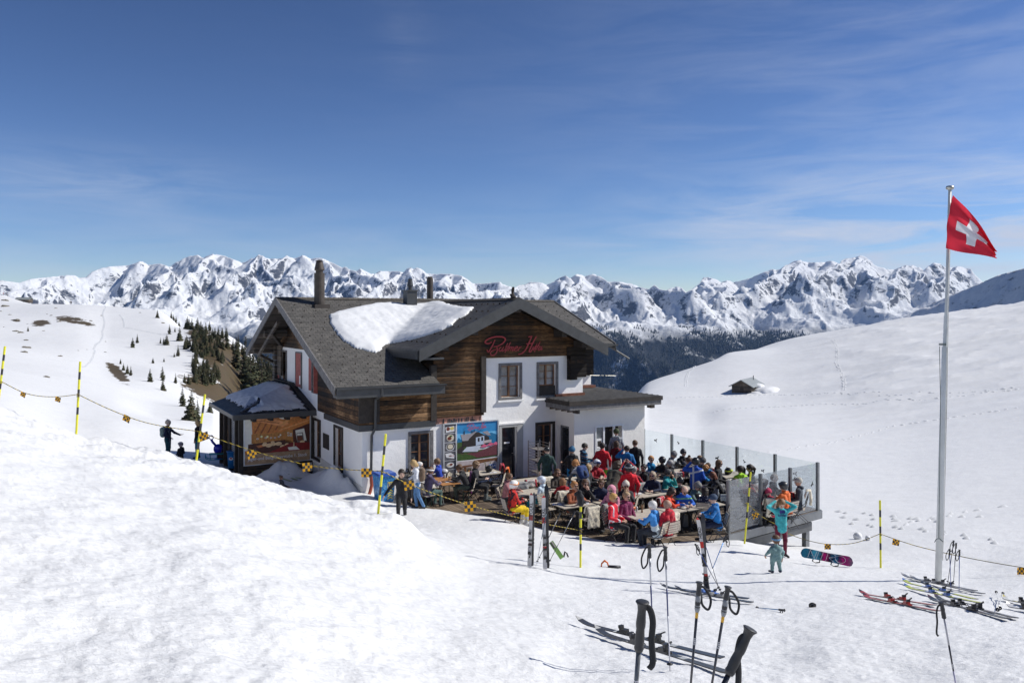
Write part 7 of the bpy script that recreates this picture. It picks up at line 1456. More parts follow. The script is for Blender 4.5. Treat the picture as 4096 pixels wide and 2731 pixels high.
def huts():
 wood = planks('hut_logs', .22, mid=(.12, .085, .055), light=(.28, .22, .16), bias=.0, grey=.3)
 # right hut, half buried
 b = G(2966, 1572, 60, 300); d = b.y; k = FPX / d
 t = empty('snowbound_hut', b, R(-32)); tag(t, 'small log hut half buried in snow on the right snow field', 'hut')
 w = 150 / k; l_ = 6.6; h = 30 / k; rd = 26 / k; mb = MB(); W2 = w * .52
 mb.box((-.5 * W2, .0, -1.2), (W2 * .5, l_, h)); mb.prism([(-W2 * .5, .01, h), (W2 * .5, .01, h), (0, .01, h + rd * .8)], (0, l_ - .02, 0)); mb.build('wall', wood, t)
 mb = MB(); e = .45;
 for s in (-1, 1): mb.prism([(0, -.5, h + rd * .8 + .12), (s * (W2 * .5 + e), -.5, h - e * .5 + .05), (s * (W2 * .5 + e), -.5, h - e * .5 - .05), (0, -.5, h + rd * .8 + .02)], (0, l_ + .9, 0))
 mb.build('roof', plain('grey_tin_roof', (.27, .29, .29), .5, .2, .2, 2), t); mb = MB(); mb.box((-.25, -.05, -.6), (.35, -.005, h * .75)); mb.build('door', plain('hut_door', (.05, .038, .03), .8, 0, .3), t)
 mb = MB(); mb.lathe([(.07, h), (.07, h + rd + .3), (0, h + rd + .3)], 8, 0, Matrix.Translation((.6, l_ * .8, 0))); mb.build('flue', MMETAL, t)
 # drifts against it
 me_ = []
 for (ox, oy, oz, sx, sy, sz, lb) in ((3.6, 3.4, -.1, 2.6, 3.2, 1.1, 'smooth snow drift leaning on the right side of the log hut'), (2.2, .6, -.5, 2.0, 1.3, .8, 'low snow drift at the right front corner of the log hut'), (1.5, 4.2, .95, 1.2, 1.5, .5, 'rounded snow cap lying on the lower right hut roof')):
  bm = bmesh.new(); bmesh.ops.create_icosphere(bm, subdivisions=4, radius=1)
  for v in bm.verts: v.co *= 1 + .18 * fbm(np.array([v.co.x * 1.2 + ox]), np.array([v.co.y * 1.2]), 3)[0]
  m = bpy.data.meshes.new('snow_drift'); bm.to_mesh(m); bm.free(); m.materials.append(MSNOWR); m.polygons.foreach_set('use_smooth', [True] * len(m.polygons)); o = bpy.data.objects.new('snow_drift', m); col.objects.link(o)
  o.matrix_world = Matrix.Translation(b) @ Matrix.Rotation(R(-32), 4, 'Z') @ Matrix.Translation((ox, oy, oz)) @ Matrix.Diagonal((sx, sy, sz, 1)); tag(o, lb, 'snow drift')
 # left hut on the far hill line
 b = G(90, 1180, 100, 640); d = b.y; k = FPX / d; t = empty('hilltop_hut', b, R(8)); tag(t, 'long low hut on the far left hill line', 'hut'); L2 = 52 / k; mb = MB(); mb.box((-L2 / 2, 0, -1), (L2 / 2, 5, 8 / k)); mb.build('wall', wood, t)
 mb = MB(); mb.prism([(-L2 / 2 - .5, -.6, 7 / k), (-L2 / 2 - .5, 2.5, 17 / k), (-L2 / 2 - .5, 5.6, 7 / k), (-L2 / 2 - .5, 2.5, 15 / k)], (L2 + 1, 0, 0)); mb.build('roof', plain('grey_tin_roof', (.20, .21, .215), .5, .2, .2, 2), t); mb = MB(); mb.box((L2 * .4, 2.2, 14 / k), (L2 * .4 + .7, 2.9, 20 / k)); mb.build('chimney', MMETAL, t)
def footprints():
 mb = MB(); rs = random.Random(2)  # raised lumps added along the paths; their small shadows stand in for footprints
 paths = [[(2700,1592),(3096,1579),(3520,1580),(3800,1570),(4096,1556)],[(2850,1650),(3300,1617),(3743,1593),(4096,1557)],[(2860,1848),(3100,1806),(3300,1775),(3600,1700),(4096,1630)],[(3280,2042),(3500,2060),(3800,2100)],[(3270,2066),(3560,2085),(4000,2060)],[(3330,1360),(3345,1450),(3380,1560)],[(2745,1545),(2765,1480),(2790,1440)],[(3420,2095),(3700,2125),(4000,2180)],[(3600,2100),(3900,2040),(4096,2020)],[(420,1210),(410,1330),(380,1400),(330,1470)],[(480,1260),(500,1310),(650,1340)]]
 for pth in paths:
  W_ = [G(x, y, 12, 560) for x, y in pth]
  for a, b in zip(W_[:-1], W_[1:]):
   L_ = (b - a).length; step = .75 if L_ < 40 else 1.1; n = int(L_ / step)
   for i in range(n):
    p = a.lerp(b, (i + rs.random() * .5) / n); d = Vector((b.x - a.x, b.y - a.y, 0)).normalized(); s = Vector((-d.y, d.x, 0)); q = p + s * (.16 * (1 if i % 2 else -1) + rs.gauss(0, .05) + .5 * math.sin(i * .07)); r_ = rs.uniform(.12, .2) * (1 + p.y / 160); z = gz(q.x, q.y)
    c = Vector((q.x, q.y, z)); k = len(mb.v); mb.v += [tuple(c + d * r_ * 1.3 + Vector((0, 0, -.02))), tuple(c + s * r_ * .7 + Vector((0, 0, -.02))), tuple(c - d * r_ * 1.3 + Vector((0, 0, -.02))), tuple(c - s * r_ * .7 + Vector((0, 0, -.02))), tuple(c + Vector((0, 0, .07 + r_ * .28)))]; mb.f += [(k, k + 1, k + 4), (k + 1, k + 2, k + 4), (k + 2, k + 3, k + 4), (k + 3, k, k + 4)]; mb.m += [0] * 4
 o = mb.build('footprint_lumps', plain('track_snow', (.62, .64, .67), .8, 0, .05), None, True); tag(o, 'dotted lines of snow kicked up by footsteps across the snow field', 'footprints', kind='stuff')
def flagpole():
 b = W(3752, 2337, 18.0); b.z = gz(b.x, b.y) - .1; tp = W(3800, 748, 18.0); D = (tp - b); L_ = D.length; t = empty('flagpole', b); tag(t, 'tall white flagpole standing in the snow at the right', 'flagpole')
 M = D.to_track_quat('Z', 'Y').to_matrix().to_4x4(); wp = plain('white_lacquer', (.66, .68, .67), .4, 0, .08, 2)
 def f(y): return (2337 - y) / (2337 - 748) * L_
 mb = MB(); mb.lathe([(.072, 0), (.066, f(1385)), (.048, f(1380)), (.046, f(1260)), (.036, f(1255)), (.033, f(760))], 18, 0, M); mb.build('pole', wp, t, True)
 mb = MB(); mb.lathe([(.04, f(760)), (.075, f(757)), (.088, f(751)), (.075, f(745)), (.0, f(742))], 18, 0, M); mb.build('cap', plain('brushed_cap', (.45, .45, .42), .35, .7), t, True)
 mb = MB(); P = lambda x, y, dy=-.08: W(x, y, 18 + dy) - b
 mb.tube([P(3806, 765), P(3800, 1000), P(3793, 1300), P(3788, 1600), P(3781, 1900), P(3771, 2240)], .006, 5); mb.tube([P(3801, 765), P(3797, 1000), P(3790, 1300), P(3786, 1600), P(3776, 2100)], .004, 4); mb.tube([P(3758, 1385), P(3762, 1600), P(3757, 2000), P(3755, 2150)], .007, 5, 1)
 for k in range(3): mb.tube([P(3756 + 30 * (.5 + .5 * math.cos(a)), 1374 + k * 3, -.09 * abs(math.sin(a)) - .02) for a in np.linspace(0, 6.28, 13)], .007, 5, 1)
 mb.tube([P(3738, 2168), P(3745, 2155), P(3757, 2152), P(3765, 2160), P(3774, 2166)], .008, 5, 1); mb.build('halyard', [PC('cord', (.55, .54, .5), .8), PC('dark_cord', (.07, .10, .10), .8)], t, True)
 # flag
 n = 64; A = W(3812, 781, 17.9); Dn = W(3785, 992, 17.9); C = W(3967, 1037, 17.75); B = W(3972, 1005, 17.8); V = []; vs = []
 for j in range(n + 1):
  for i in range(n + 1):
   s, q = i / n, j / n; hoist = A.lerp(Dn, q); hoist.x += -.05 * math.sin(math.pi * q) * .9
   topc = A.lerp(B, s) + Vector((0, 0, .10 * math.sin(math.pi * s))); botc = Dn.lerp(C, s) + Vector((0, 0, -.02 * math.sin(math.pi * 2 * s)))
   # cloth is gathered towards the upper fly corner: rows bunch up there
   qq = q ** (1 + .55 * s); p = topc.lerp(botc, qq); p.x += (hoist.x - A.lerp(Dn, q).x) * (1 - s)
   fold = math.sin(9 * (s * .9 - q * .5) + 1.2) * .05 * s + math.sin(26 * (q - s * .25)) * .055 * s * (1 - q) ** 1.2 * 1.6 + .02 * math.sin(14 * q + 3 * s); p.y += fold - .12 * s
   p.z += .02 * s * (1 - q) * math.sin(30 * q)
   V.append(p)
 fs = []; mi = []
 for j in range(n):
  for i in range(n):
   a = j * (n + 1) + i; fs.append((a, a + 1, a + n + 2, a + n + 1)); x = (i + .5) / n * 32 - 16; y = (j + .5) / n * 32 - 16; ax, ay = abs(x), abs(y); mi.append(1 if (ax < 3 and ay < 10) or (ay < 3 and ax < 10) else 0)
 fm, nt, bb = newmat('flag_red'); L2 = nt.links.new
 def cloth(nm, c):
  m, nt, bb = newmat(nm); L2 = nt.links.new; tl = nt.nodes.new('ShaderNodeBsdfTranslucent'); tl.inputs[0].default_value = (*c, 1); df = nt.nodes.new('ShaderNodeBsdfDiffuse'); df.inputs[0].default_value = (*c, 1); ms = nt.nodes.new('ShaderNodeMixShader'); ms.inputs[0].default_value = .42
  r = ramp(nt, noise(nt, tc(nt), 60, 3, .6), [(.3, tuple(x * .93 for x in c)), (.7, c)]).outputs[0]; L2(r, df.inputs[0]); L2(r, tl.inputs[0]); L2(df.outputs[0], ms.inputs[1]); L2(tl.outputs[0], ms.inputs[2]); L2(ms.outputs[0], nt.nodes['Material Output'].inputs[0]); return m
 mb = MB(); mb.v = [tuple(p - A) for p in V]; mb.f = fs; mb.m = mi; o = mb.build('national_flag', [cloth('flag_cloth_red', (.72, .045, .075)), cloth('flag_cloth_white', (.85, .84, .86))], None, True, fix=False); o.location = A; tag(o, 'red flag with a white cross flying from the tall flagpole', 'flag')
# ================================================================== PLACEMENT OF THE GUESTS
BK_ = (.014, .014, .017); NV = (.012, .018, .05); RD = (.48, .012, .022); BL = (.015, .10, .42); GY = (.16, .165, .17); TE = (.01, .20, .24); GRN = (.02, .05, .045); WH = (.70, .72, .76); BR = (.045, .04, .03)
BLOND = (.42, .28, .12); DKH = (.022, .014, .010); BRN = (.09, .045, .02); GREYH = (.28, .27, .26); WHITEH = (.62, .60, .58); GING = (.36, .16, .05); MIDH = (.17, .10, .05)
S_ = 1.05
def crowd():
 P = person; k = dict(scale=S_)
 # left part by the facade
 P(1607, 1878, 'walk', 8, BK_, (.02, .02, .022), 'short_hair', DKH, 'man in a black softshell walking up out of the snow dip with arms swinging', False, floor=-6.95, scale=1.06, sit=False)
 P(1645, 1842, 'lookdown', 285, WH, (.10, .22, .42), 'bob_hair', BLOND, 'blond woman in white jacket and jeans looking down beside the barrel', True, pack=((.15, .10, .065), (.03, .025, .02), 'brown backpack on the blond woman in the white jacket'), scale=1.02, sit=False)
 P(1680, 1847, 'table', 80, (.03, .03, .028), BK_, 'short_hair', WHITEH, 'seated white haired man with sunglasses behind the blond woman', **k)
 P(1724, 1867, 'table', 130, (.075, .06, .12), (.06, .11, .10), 'headband', (.72, .70, .68), 'woman in a dark purple jacket with white headband on the beer bench', False, **k)
 P(1746, 1833, 'chin', 262, (.01, .05, .40), BK_, 'short_hair', MIDH, 'man in royal blue top with folded hands against the poster wall', **k)
 P(1831, 1859, 'lean', 262, (.015, .016, .02), (.07, .09, .07), 'short_hair', BRN, 'young man in black sweater leaning over the orange beer table', shoes=(.10, .02, .02), **k)
 P(1907, 1845, 'boots', 82, BK_, (.018, .018, .018), 'curly_hair', MIDH, 'person with brown curls in black before the emblem poster', shoes=(.10, .12, .12), **k)
 P(2038, 1892, 'table', 75, (.30, .12, .13), BK_, 'short_hair', BRN, 'woman in a dusty pink jacket at the left end of the front tables', **k)
 P(2058, 1925, 'boots', 110, 'camo_red', (.72, .50, .01), 'ski_helmet', (.78, .76, .74), 'skier in red and black jacket, yellow trousers and white helmet', False, acc=(.75, .25, .05), shoes=(.5, .5, .5), **k)
 P(2165, 1907, 'lap', 240, (.50, .60, .68), (.01, .18, .22), 'ski_helmet', (.55, .60, .68), 'girl with pale blue helmet and jacket and teal ski trousers', scale=.98, acc=(.6, .62, .66), shoes=(.08, .12, .11))
 P(2188, 1788, 'standsnow', 172, GRN, BK_, 'peaked_cap', BK_, 'man in dark green jacket seen from behind beside the steel trolley', False, scale=1.05, sit=False)
 P(2287, 1787, 'gesture', 200, BK_, (.01, .20, .46), 'knitted_hat', (.03, .12, .22), 'person with blue headscarf, black top and bright blue trousers by the side door', False, scale=1.04, sit=False)
 P(2342, 1772, 'holding', 105, 'lumber_check', (.05, .05, .06), 'buzzed_hair', DKH, 'man in a blue checked lumber jacket holding a cup by the cream wall', scale=1.07, sit=False)
 P(2296, 1842, 'bend', 215, 'white_grey', (.02, .025, .03), 'curly_hair', GING, 'curly blond woman in white and grey jacket bending over a table', False, pack=((.02, .05, .16), (.02, .03, .06), 'big navy blue backpack on the bending blond woman'), scale=1.04, sit=False)
 P(2355, 1856, 'turn', 60, BK_, BK_, 'long_hair', BLOND, 'blond woman in black beside the white helmeted skier', False, **k)
 P(2389, 1841, 'table', 20, (.36, .012, .025), BK_, 'ski_helmet', (.68, .70, .74), 'skier in glossy red down jacket with a white and blue helmet', False, acc=(.03, .05, .14), **k)
 P(2409, 1770, 'standsnow', 165, (.55, .012, .025), BK_, 'short_hair', DKH, 'man in a long red jacket queuing at the serving hatch', False, scale=1.07, sit=False)
 P(2465, 1716, 'stand', 185, (.24, .25, .27), BK_, 'knitted_hat', (.04, .055, .02), 'man in grey hooded sweater and green beanie at the serving hatch', False, scale=1.04, floor=-6.55, sit=False)
 P(2465, 1763, 'stand', 175, (.14, .01, .015), (.03, .03, .05), 'long_hair', (.06, .03, .015), 'long haired woman in dark red sweater in the queue', False, scale=.99, sit=False)
 P(2507, 1781, 'phone', 180, (.01, .13, .34), NV, 'buzzed_hair', DKH, 'man in a petrol blue hoodie with one hand at his ear', False, scale=1.06, sit=False)
 P(2540, 1759, 'stand', 175, BK_, BK_, 'buzzed_hair', BRN, 'tall man all in black standing with his back to us by the glass', False, scale=1.08, sit=False)
 P(2232, 1875, 'table', 25, (.05, .04, .032), BK_, 'bob_hair', BRN, 'woman in dark brown coat with purple sunglasses behind the bowl', **k)
 P(2250, 1911, 'table', 185, (.42, .015, .02), BK_, 'bob_hair', (.25, .12, .05), 'child in red and black jacket seen from behind at the long table', False, scale=.93)
 P(2299, 1925, 'fold', 35, (.26, .065, .02), BK_, 'short_hair', GING, 'smiling man in a rust brown hooded jacket and sunglasses', scale=1.08)
 P(2342, 1918, 'chin', 12, (.015, .017, .025), BK_, 'short_hair', BRN, 'bearded man in black with a hand on his chin between two friends', scale=1.07)
 P(2405, 1918, 'table', 0, NV, NV, 'short_hair', BRN, 'smiling man in a navy zip jacket in front of a red drink', scale=1.06)
 P(2445, 1943, 'table', 330, (.58, .22, .30), BK_, 'pulled_up_hood', (.62, .26, .34), 'woman in a pink jacket with the hood pulled up', **k)
 P(2455, 1973, 'lap', 62, 'red_white_sleeves', (.018, .018, .02), 'short_hair', (.48, .27, .08), 'woman with short ginger hair in a bright red ski jacket', scale=1.07, shoes=BK_)
 P(2507, 1967, 'lap', 35, (.17, .012, .07), BK_, 'hair_in_a_bun', (.40, .27, .15), 'woman in a plum jacket over a teal top at the near table', **k)
 P(2504, 1926, 'chin', 0, (.022, .02, .025), BK_, 'knitted_hat', (.60, .55, .46), 'laughing woman with a beige knitted hat and red scarf', **k)
 P(2608, 2003, 'table', 232, 'blue_white_panels', (.03, .035, .045), 'short_hair', WHITEH, 'white haired man in a light blue jacket seen from behind at the near table', False, scale=1.07)
 P(2472, 1848, 'bend', 150, BR, (.09, .075, .06), 'curly_hair', (.055, .035, .02), 'big man in dark brown jacket with beige straps leaning over the tables', False, scale=1.16, sit=False)
 P(2516, 1857, 'standsnow', 172, (.66, .012, .025), (.45, .01, .02), 'ski_helmet', (.03, .03, .035), 'skier in a bright red suit and black striped helmet standing between the tables', False, acc=(.6, .6, .6), scale=1.07, sit=False)
 P(2507, 1843, 'headhold', 10, (.42, .01, .025), BK_, 'hair_in_a_bun', (.10, .02, .02), 'woman in a red top doing up her hair bun', False, **k)
 P(2537, 1863, 'table', 150, (.30, .015, .03), BK_, 'buzzed_hair', GREYH, 'grey cropped man in a red and black jacket behind the red skier', False, **k)
 P(2574, 1856, 'turn', 290, BK_, BK_, 'short_hair', DKH, 'dark bearded man with sunglasses leaning sideways in black', **k)
 P(2606, 1823, 'fold', 12, 'turquoise_white', BK_, 'short_hair', (.48, .24, .09), 'blond person with crossed arms in a white and turquoise jacket', scale=1.06)
 P(2678, 1840, 'table', 262, BK_, BK_, 'short_hair', GREYH, 'grey haired man in black seen from the side at the back table', **k)
 P(2610, 1886, 'table', 335, NV, NV, 'long_hair', (.36, .28, .2), 'woman with grey blond hair in a navy coat beside the blankets', **k)
 P(2675, 1876, 'chin', 70, (.005, .26, .28), BK_, 'short_hair', (.06, .055, .055), 'woman with short dark hair in a turquoise jacket, hand at cheek', **k)
 P(2649, 1828, 'table', 170, BK_, BK_, 'ski_helmet', (.02, .02, .022), 'person with a black helmet and black jacket at the rear left table', False, **k)
 P(2701, 1808, 'lean', 82, (.20, .205, .21), GY, 'knitted_hat', (.16, .16, .165), 'man in grey sweater and grey beanie leaning towards his plate', False, **k)
 P(2734, 1799, 'table', 15, BK_, BK_, 'knitted_hat', (.03, .03, .032), 'man in black with a dark beanie by the second glass post', **k)
 P(2753, 1827, 'table', 262, (.14, .13, .14), BK_, 'hair_in_a_bun', BRN, 'woman with brown curls pinned up in a grey cardigan', False, **k)
 P(2783, 1833, 'ears', 160, 'race_blue', BK_, 'ski_helmet', (.02, .02, .02), 'skier in blue and white racing jacket holding his black helmet', False, scale=1.07, sit=False)
 P(2799, 1821, 'table', 170, GY, BK_, 'short_hair', MIDH, 'brown haired person just behind the blue and white racing jacket', False, **k)
 P(2810, 1831, 'table', 195, (.05, .05, .055), BK_, 'knitted_hat', (.08, .08, .085), 'person with a dark grey beanie left of the third glass post', False, **k)
 P(2831, 1850, 'table', 185, (.01, .16, .40), BK_, 'short_hair', BRN, 'child with brown hair in front of the third glass post', False, scale=.95)
 P(2829, 1862, 'lean', 75, (.01, .20, .48), NV, 'curly_hair', GING, 'ginger boy in a bright blue jacket bending to his bowl', False, scale=.97)
 P(2877, 1839, 'lap', 62, BK_, BK_, 'long_hair', (.14, .08, .04), 'young woman with long hair and sunglasses all in black by the glass', **k)
 P(2843, 1888, 'lean', 270, (.016, .017, .02), (.04, .045, .05), 'bob_hair', (.16, .05, .02), 'auburn haired woman in a black down jacket talking with her hands', False, **k)
 P(2960, 1862, 'table', 190, (.42, .80, .03), BK_, 'short_hair', DKH, 'dark haired person in a neon yellow top seen from behind', False, **k)
 P(2970, 1865, 'table', 165, (.03, .02, .025), BK_, 'bob_hair', (.03, .02, .015), 'dark haired person right beside the neon yellow top', False, scale=.98)
 P(2997, 1857, 'table', 262, (.02, .02, .024), BK_, 'ponytail', (.03, .018, .012), 'woman with a dark ponytail in black at the rear right table', False, **k)
 P(2719, 1910, 'table', 190, BK_, BK_, 'knitted_hat', BK_, 'person with a black cap and black hood seen from behind at the empty table', False, **k)
 P(2696, 1950, 'lean', 75, (.72, .06, .02), BK_, 'bob_hair', DKH, 'dark haired woman in an orange red jacket drinking at the helmet table', **k)
 P(2741, 1948, 'lean', 8, 'blue_lime', BK_, 'thinning_hair', (.10, .05, .03), 'bald man in a blue and lime jacket bent over his soup', scale=1.07)
 P(2797, 1932, 'lean', 45, (.11, .17, .165), (.1, .12, .06), 'knitted_hat', (.20, .195, .18), 'man in grey green jacket and grey knitted hat beside the bald man', **k)
 P(2822, 1950, 'lean', 160, 'polka', (.09, .10, .05), 'bob_hair', DKH, 'person in a navy polka dot top bending away at the glass corner', False, scale=.98)
 P(2668, 1998, 'lap', 215, (.50, .012, .03), BK_, 'thinning_hair', (.35, .22, .17), 'bald man in a red sweater beside the shaggy fleece', False, scale=1.07)
 P(2851, 1978, 'table', 268, (.01, .16, .46), NV, 'peaked_cap', (.035, .06, .11), 'person in bright blue jacket with a blue cap near the corner post', False, scale=1.06)
 P(2939, 1913, 'lap', 185, (.03, .04, .06), NV, 'short_hair', BRN, 'person in dark blue seen from behind through the scratched glass', False, **k)
 P(2989, 1907, 'table', 150, (.40, .03, .035), BK_, 'short_hair', DKH, 'person in a red down jacket behind the scratched glass', False, **k)
 P(3060, 1914, 'table', 100, (.03, .035, .04), BK_, 'short_hair', BRN, 'dark clothed guest behind the middle pane left of the reader', False, **k)
 P(3099, 1897, 'table', 70, (.022, .024, .03), BK_, 'short_hair', MIDH, 'man in dark grey reading a menu behind the middle pane', **k)
 P(3132, 1929, 'table', 215, (.72, .15, .03), BK_, 'ski_helmet', (.05, .05, .055), 'skier in an orange jacket and black helmet behind the middle pane', False, **k)
 P(3070, 1956, 'lean', 200, (.38, .02, .05), BK_, 'knitted_hat', (.45, .04, .10), 'child in red with a pink cap behind the middle pane', False, scale=.9)
 P(3193, 1911, 'lap', 250, (.035, .045, .06), (.03, .06, .08), 'peaked_cap', (.40, .38, .33), 'person with a beige cap and black coat at the far right table', False, scale=1.06)
 # the shaded yard left of the chalet
 P(673, 1681, 'gesture', 88, NV, (.01, .07, .09), 'knitted_hat', (.55, .46, .38), 'woman with a pale knitted hat and navy jacket holding out her hand', True, floor=-6.95, scale=1.05, pack=((.22, .30, .28), (.25, .33, .32), 'pale green backpack on the woman with the knitted hat'), sit=False)
 P(790, 1680, 'stand', 270, BK_, (.01, .20, .25), 'bob_hair', (.50, .34, .16), 'blond woman in black jacket and turquoise trousers behind the marker pole', True, floor=-6.95, scale=1.05, sit=False)
 P(722, 1769, 'lap', 250, BK_, (.35, .38, .30), 'ski_helmet', (.30, .26, .28), 'child with a patterned helmet sitting in the shade between the women', False, floor=-6.95, scale=.80, sit=False)
 P(1125, 1902, 'back', 95, (.05, .05, .06), BK_, 'short_hair', (.16, .08, .04), 'person sitting low behind the snow edge, only the brown hair showing', False, floor=-7.15, scale=.62, sit=False)
 # foreground
 w = G(3128, 2228); P(0, 0, 'crown', 2, (.055, .42, .45), (.13, .008, .03), 'long_hair', (.22, .11, .045), 'woman in turquoise sweater and wine red trousers holding the back of her head', False, floor=gz(w.x, w.y) - .015, scale=.965, at=(w.x - .03, w.y), sit=False, group='two people on the snow in front of the terrace')
 c = G(3104, 2292); P(0, 0, 'child', 184, (.16, .27, .27), (.17, .28, .28), 'headband', (.12, .26, .42), 'toddler in a sage green suit with a blue headband standing on the snow', False, floor=gz(c.x, c.y) - .01, scale=1.0, at=(c.x, c.y), sit=False, shoes=(.02, .03, .06), group='two people on the snow in front of the terrace')
 # far skiers on the hill
 for x, y, c, lb in ((13, 1177, (.3, .02, .03), 'tiny far skier in red at the left picture edge'), (25, 1172, BK_, 'first of two tiny dark skiers near the hilltop hut'), (31, 1172, BK_, 'second of two tiny dark skiers near the hilltop hut'), (281, 1213, BK_, 'left one of two tiny walkers on the saddle'), (286, 1213, NV, 'right one of two tiny walkers on the saddle')):
  g = G(x, y, 60, 650); P(0, 0, 'stand', 200, c, BK_, None, None, lb, False, floor=g.z, at=(g.x, g.y), sit=False, group='far people on the snow hills', scale=1.1)
def terrace_things():
 T = table
 T(-2.85, 5.85, 2.35, 'u', 'empty looking folding table between the pink jacket and the pale blue helmet')
 T(-2.55, 8.05, 2.3, 'u', 'long front folding table with two black helmets and beer glasses')
 T(-.25, 8.05, .85, 'u', 'short table continuing the long front table in front of the pink hood', group='folding tables on the terrace')
 T(-1.45, 10.2, 1.35, 'u', 'nearest folding table between the ginger woman and the white haired man')
 T(-.05, 10.2, .7, 'u', 'short table piece beside the nearest table in front of the bald man')
 T(.7, 10.2, 1.6, 'u', 'front right folding table with the grey and white helmet')
 T(.62, 8.1, 2.5, 'u', 'long nearly empty folding table in the middle with one pepper mill')
 T(.1, 4.9, 2.0, 'u', 'folding table with a white helmet in front of the red down jacket'); T(-1.9, 4.2, 1.3, 'u', 'folding table with a bowl in front of the purple sunglasses')
 T(2.3, 6.4, 2.6, 'u', 'rear folding table full of gear under the blue and white jacket')
 T(3.5, 5.3, 2.0, 'u', 'rear folding table with yellow drinks by the glass screen'); T(3.9, 10.0, 1.6, 'u', 'folding table with cutlery behind the scratched glass'); T(4.95, 7.15, 1.7, 'u', 'rear right folding table under the lime trimmed helmet'); T(5.1, 8.2, 1.3, 'u', 'folding table in the far right corner behind the glass')
 T(-4.45, 2.95, 1.95, 'v', 'orange beer table with green legs near the facade', 'orange', .75); T(-3.1, 2.05, 1.7, 'u', 'folding table with a black helmet below the emblem poster')
 # bench of the beer table
 for uu, lb in ((-4.95, 'left green legged beer bench beside the orange table'), (-3.45, 'right green legged beer bench beside the orange table')):
  t = empty('beer_bench', h2w(uu, -2.0, DECK), R(30)); tag(t, lb, 'bench', 'beer benches'); mb = MB(); mb.box((-.13, -1.05, .43), (.13, 1.0, .46)); mb.build('seat', plain('orange_beer_table', (.42, .20, .07), .5, 0, .12, 5), t)
  for s in (-.85, .8): mb = MB(); mb.tube([(-.11, s, .0), (-.1, s, .425)], .016, 5); mb.tube([(.11, s, .0), (.1, s, .425)], .016, 5); mb.tube([(-.11, s, .02), (.11, s, .02)], .016, 5); mb.build('leg_frame', plain('bench_green', (.01, .05, .025), .4), t)
 # tables on legs items
 def on(px, py, h=.755): return Wz(px, py, DECK + h)
 hel = HEAD['ski_helmet']
 def helmet(px, py, c, lb, c2=(.02, .02, .02), rz=0, h=.79, s=1.05):
  o = meshobj('ski_helmet', hel, None, [plain('gear_%02d%02d%02d' % tuple(int(q * 99) for q in c), c, .25, 0, .1, 12, .0), plain('gear_%02d%02d%02d' % tuple(int(q * 99) for q in c2), c2, .3)]); o.location = on(px, py, h) + Vector((0, 0, .04)); o.rotation_euler = (0, 0, R(rz)); o.scale = (s,) * 3; tag(o, lb, 'helmet', 'ski helmets put down on the tables')
 helmet(2274, 2008, BK_, 'shiny black ski helmet with visor on the long front table', rz=20, s=1.15); helmet(2300, 1998, BK_, 'black helmet with fur crest beside the shiny one', (.2, .02, .02), 60, s=1.15)
 helmet(2524, 2045, BK_, 'black helmet with orange strap on the nearest table', (.5, .1, .01), 40); helmet(2743, 2005, (.58, .60, .62), 'white and grey ski helmet on the front right table', (.05, .05, .06), -20, s=1.15); helmet(2793, 2000, BK_, 'black and red ski helmet beside the pepper mill', (.2, .02, .02), 120)
 helmet(2375, 1902, (.6, .6, .6), 'white helmet upside down on the middle back table', BK_, 150); helmet(2401, 1895, (.03, .12, .26), 'blue rimmed black helmet on the middle back table', BK_, 30); helmet(1758, 1893, BK_, 'black goggled helmet on the orange beer table', (.4, .4, .42), 90); helmet(1776, 1897, (.5, .5, .5), 'silver and black helmet on the orange beer table', BK_, -60)
 helmet(1956, 1884, BK_, 'round black helmet on the table below the emblem', BK_, 10); helmet(2712, 1868, BK_, 'black helmet on the rear table beside the grey haired man'); helmet(2915, 1893, BK_, 'black helmet with yellow trim on the rear right table', (.5, .6, .05), 45); helmet(2737, 1865, (.1, .1, .11), 'dark grey helmet right of the rear plates', BK_, 200)
 # glasses, bottles, mills, sheets, plates
 gl = plain('beer', (.42, .20, .015), .1); foam = plain('foam', (.75, .72, .62), .8); redd = plain('red_drink', (.35, .01, .01), .1); brn = plain('brown_bottle', (.10, .035, .012), .15); mill = plain('pepper_mill', (.16, .06, .02), .3); clr = plain('pale_glass', (.55, .60, .62), .05)
 def glass(px, py, lb, m=gl, hh=.19):
  mb = MB(); mb.lathe([(.022, 0), (.03, hh * .3), (.036, hh * .85), (.035, hh)], 12, 0); mb.lathe([(.034, hh), (.034, hh + .012), (.001, hh + .012)], 12, 1); o = mb.build('drinking_glass', [m, foam if m is gl else clr], None, True); o.location = on(px, py); tag(o, lb, 'glass', 'drinks on the tables')
 glass(2330, 1992, 'beer glass at the gloved marker pole'); glass(2372, 1985, 'half full beer glass in front of the man in navy'); glass(2394, 1978, 'glass of red drink before the man in navy', redd); glass(2401, 1992, 'small clear glass beside the red drink', clr, .12); glass(1779, 1912, 'clear glass on the orange beer table', clr, .15); glass(1797, 1917, 'amber drink on the orange beer table', gl, .13)
 glass(2641, 1878, 'yellow drink on the rear table', gl, .13); glass(2650, 1880, 'dark drink beside the yellow one', brn, .13); glass(2700, 1943, 'red drink on the long middle table', redd, .15); glass(2547, 2045, 'clear glass beside the black helmet of the nearest table', clr, .14); glass(2723, 2018, 'water glass in front of the white and grey helmet', clr, .16); glass(2806, 1915, 'small clear glass in front of the auburn woman', clr, .12); glass(2909, 1888, 'tall beer at the rear right table', gl, .2)
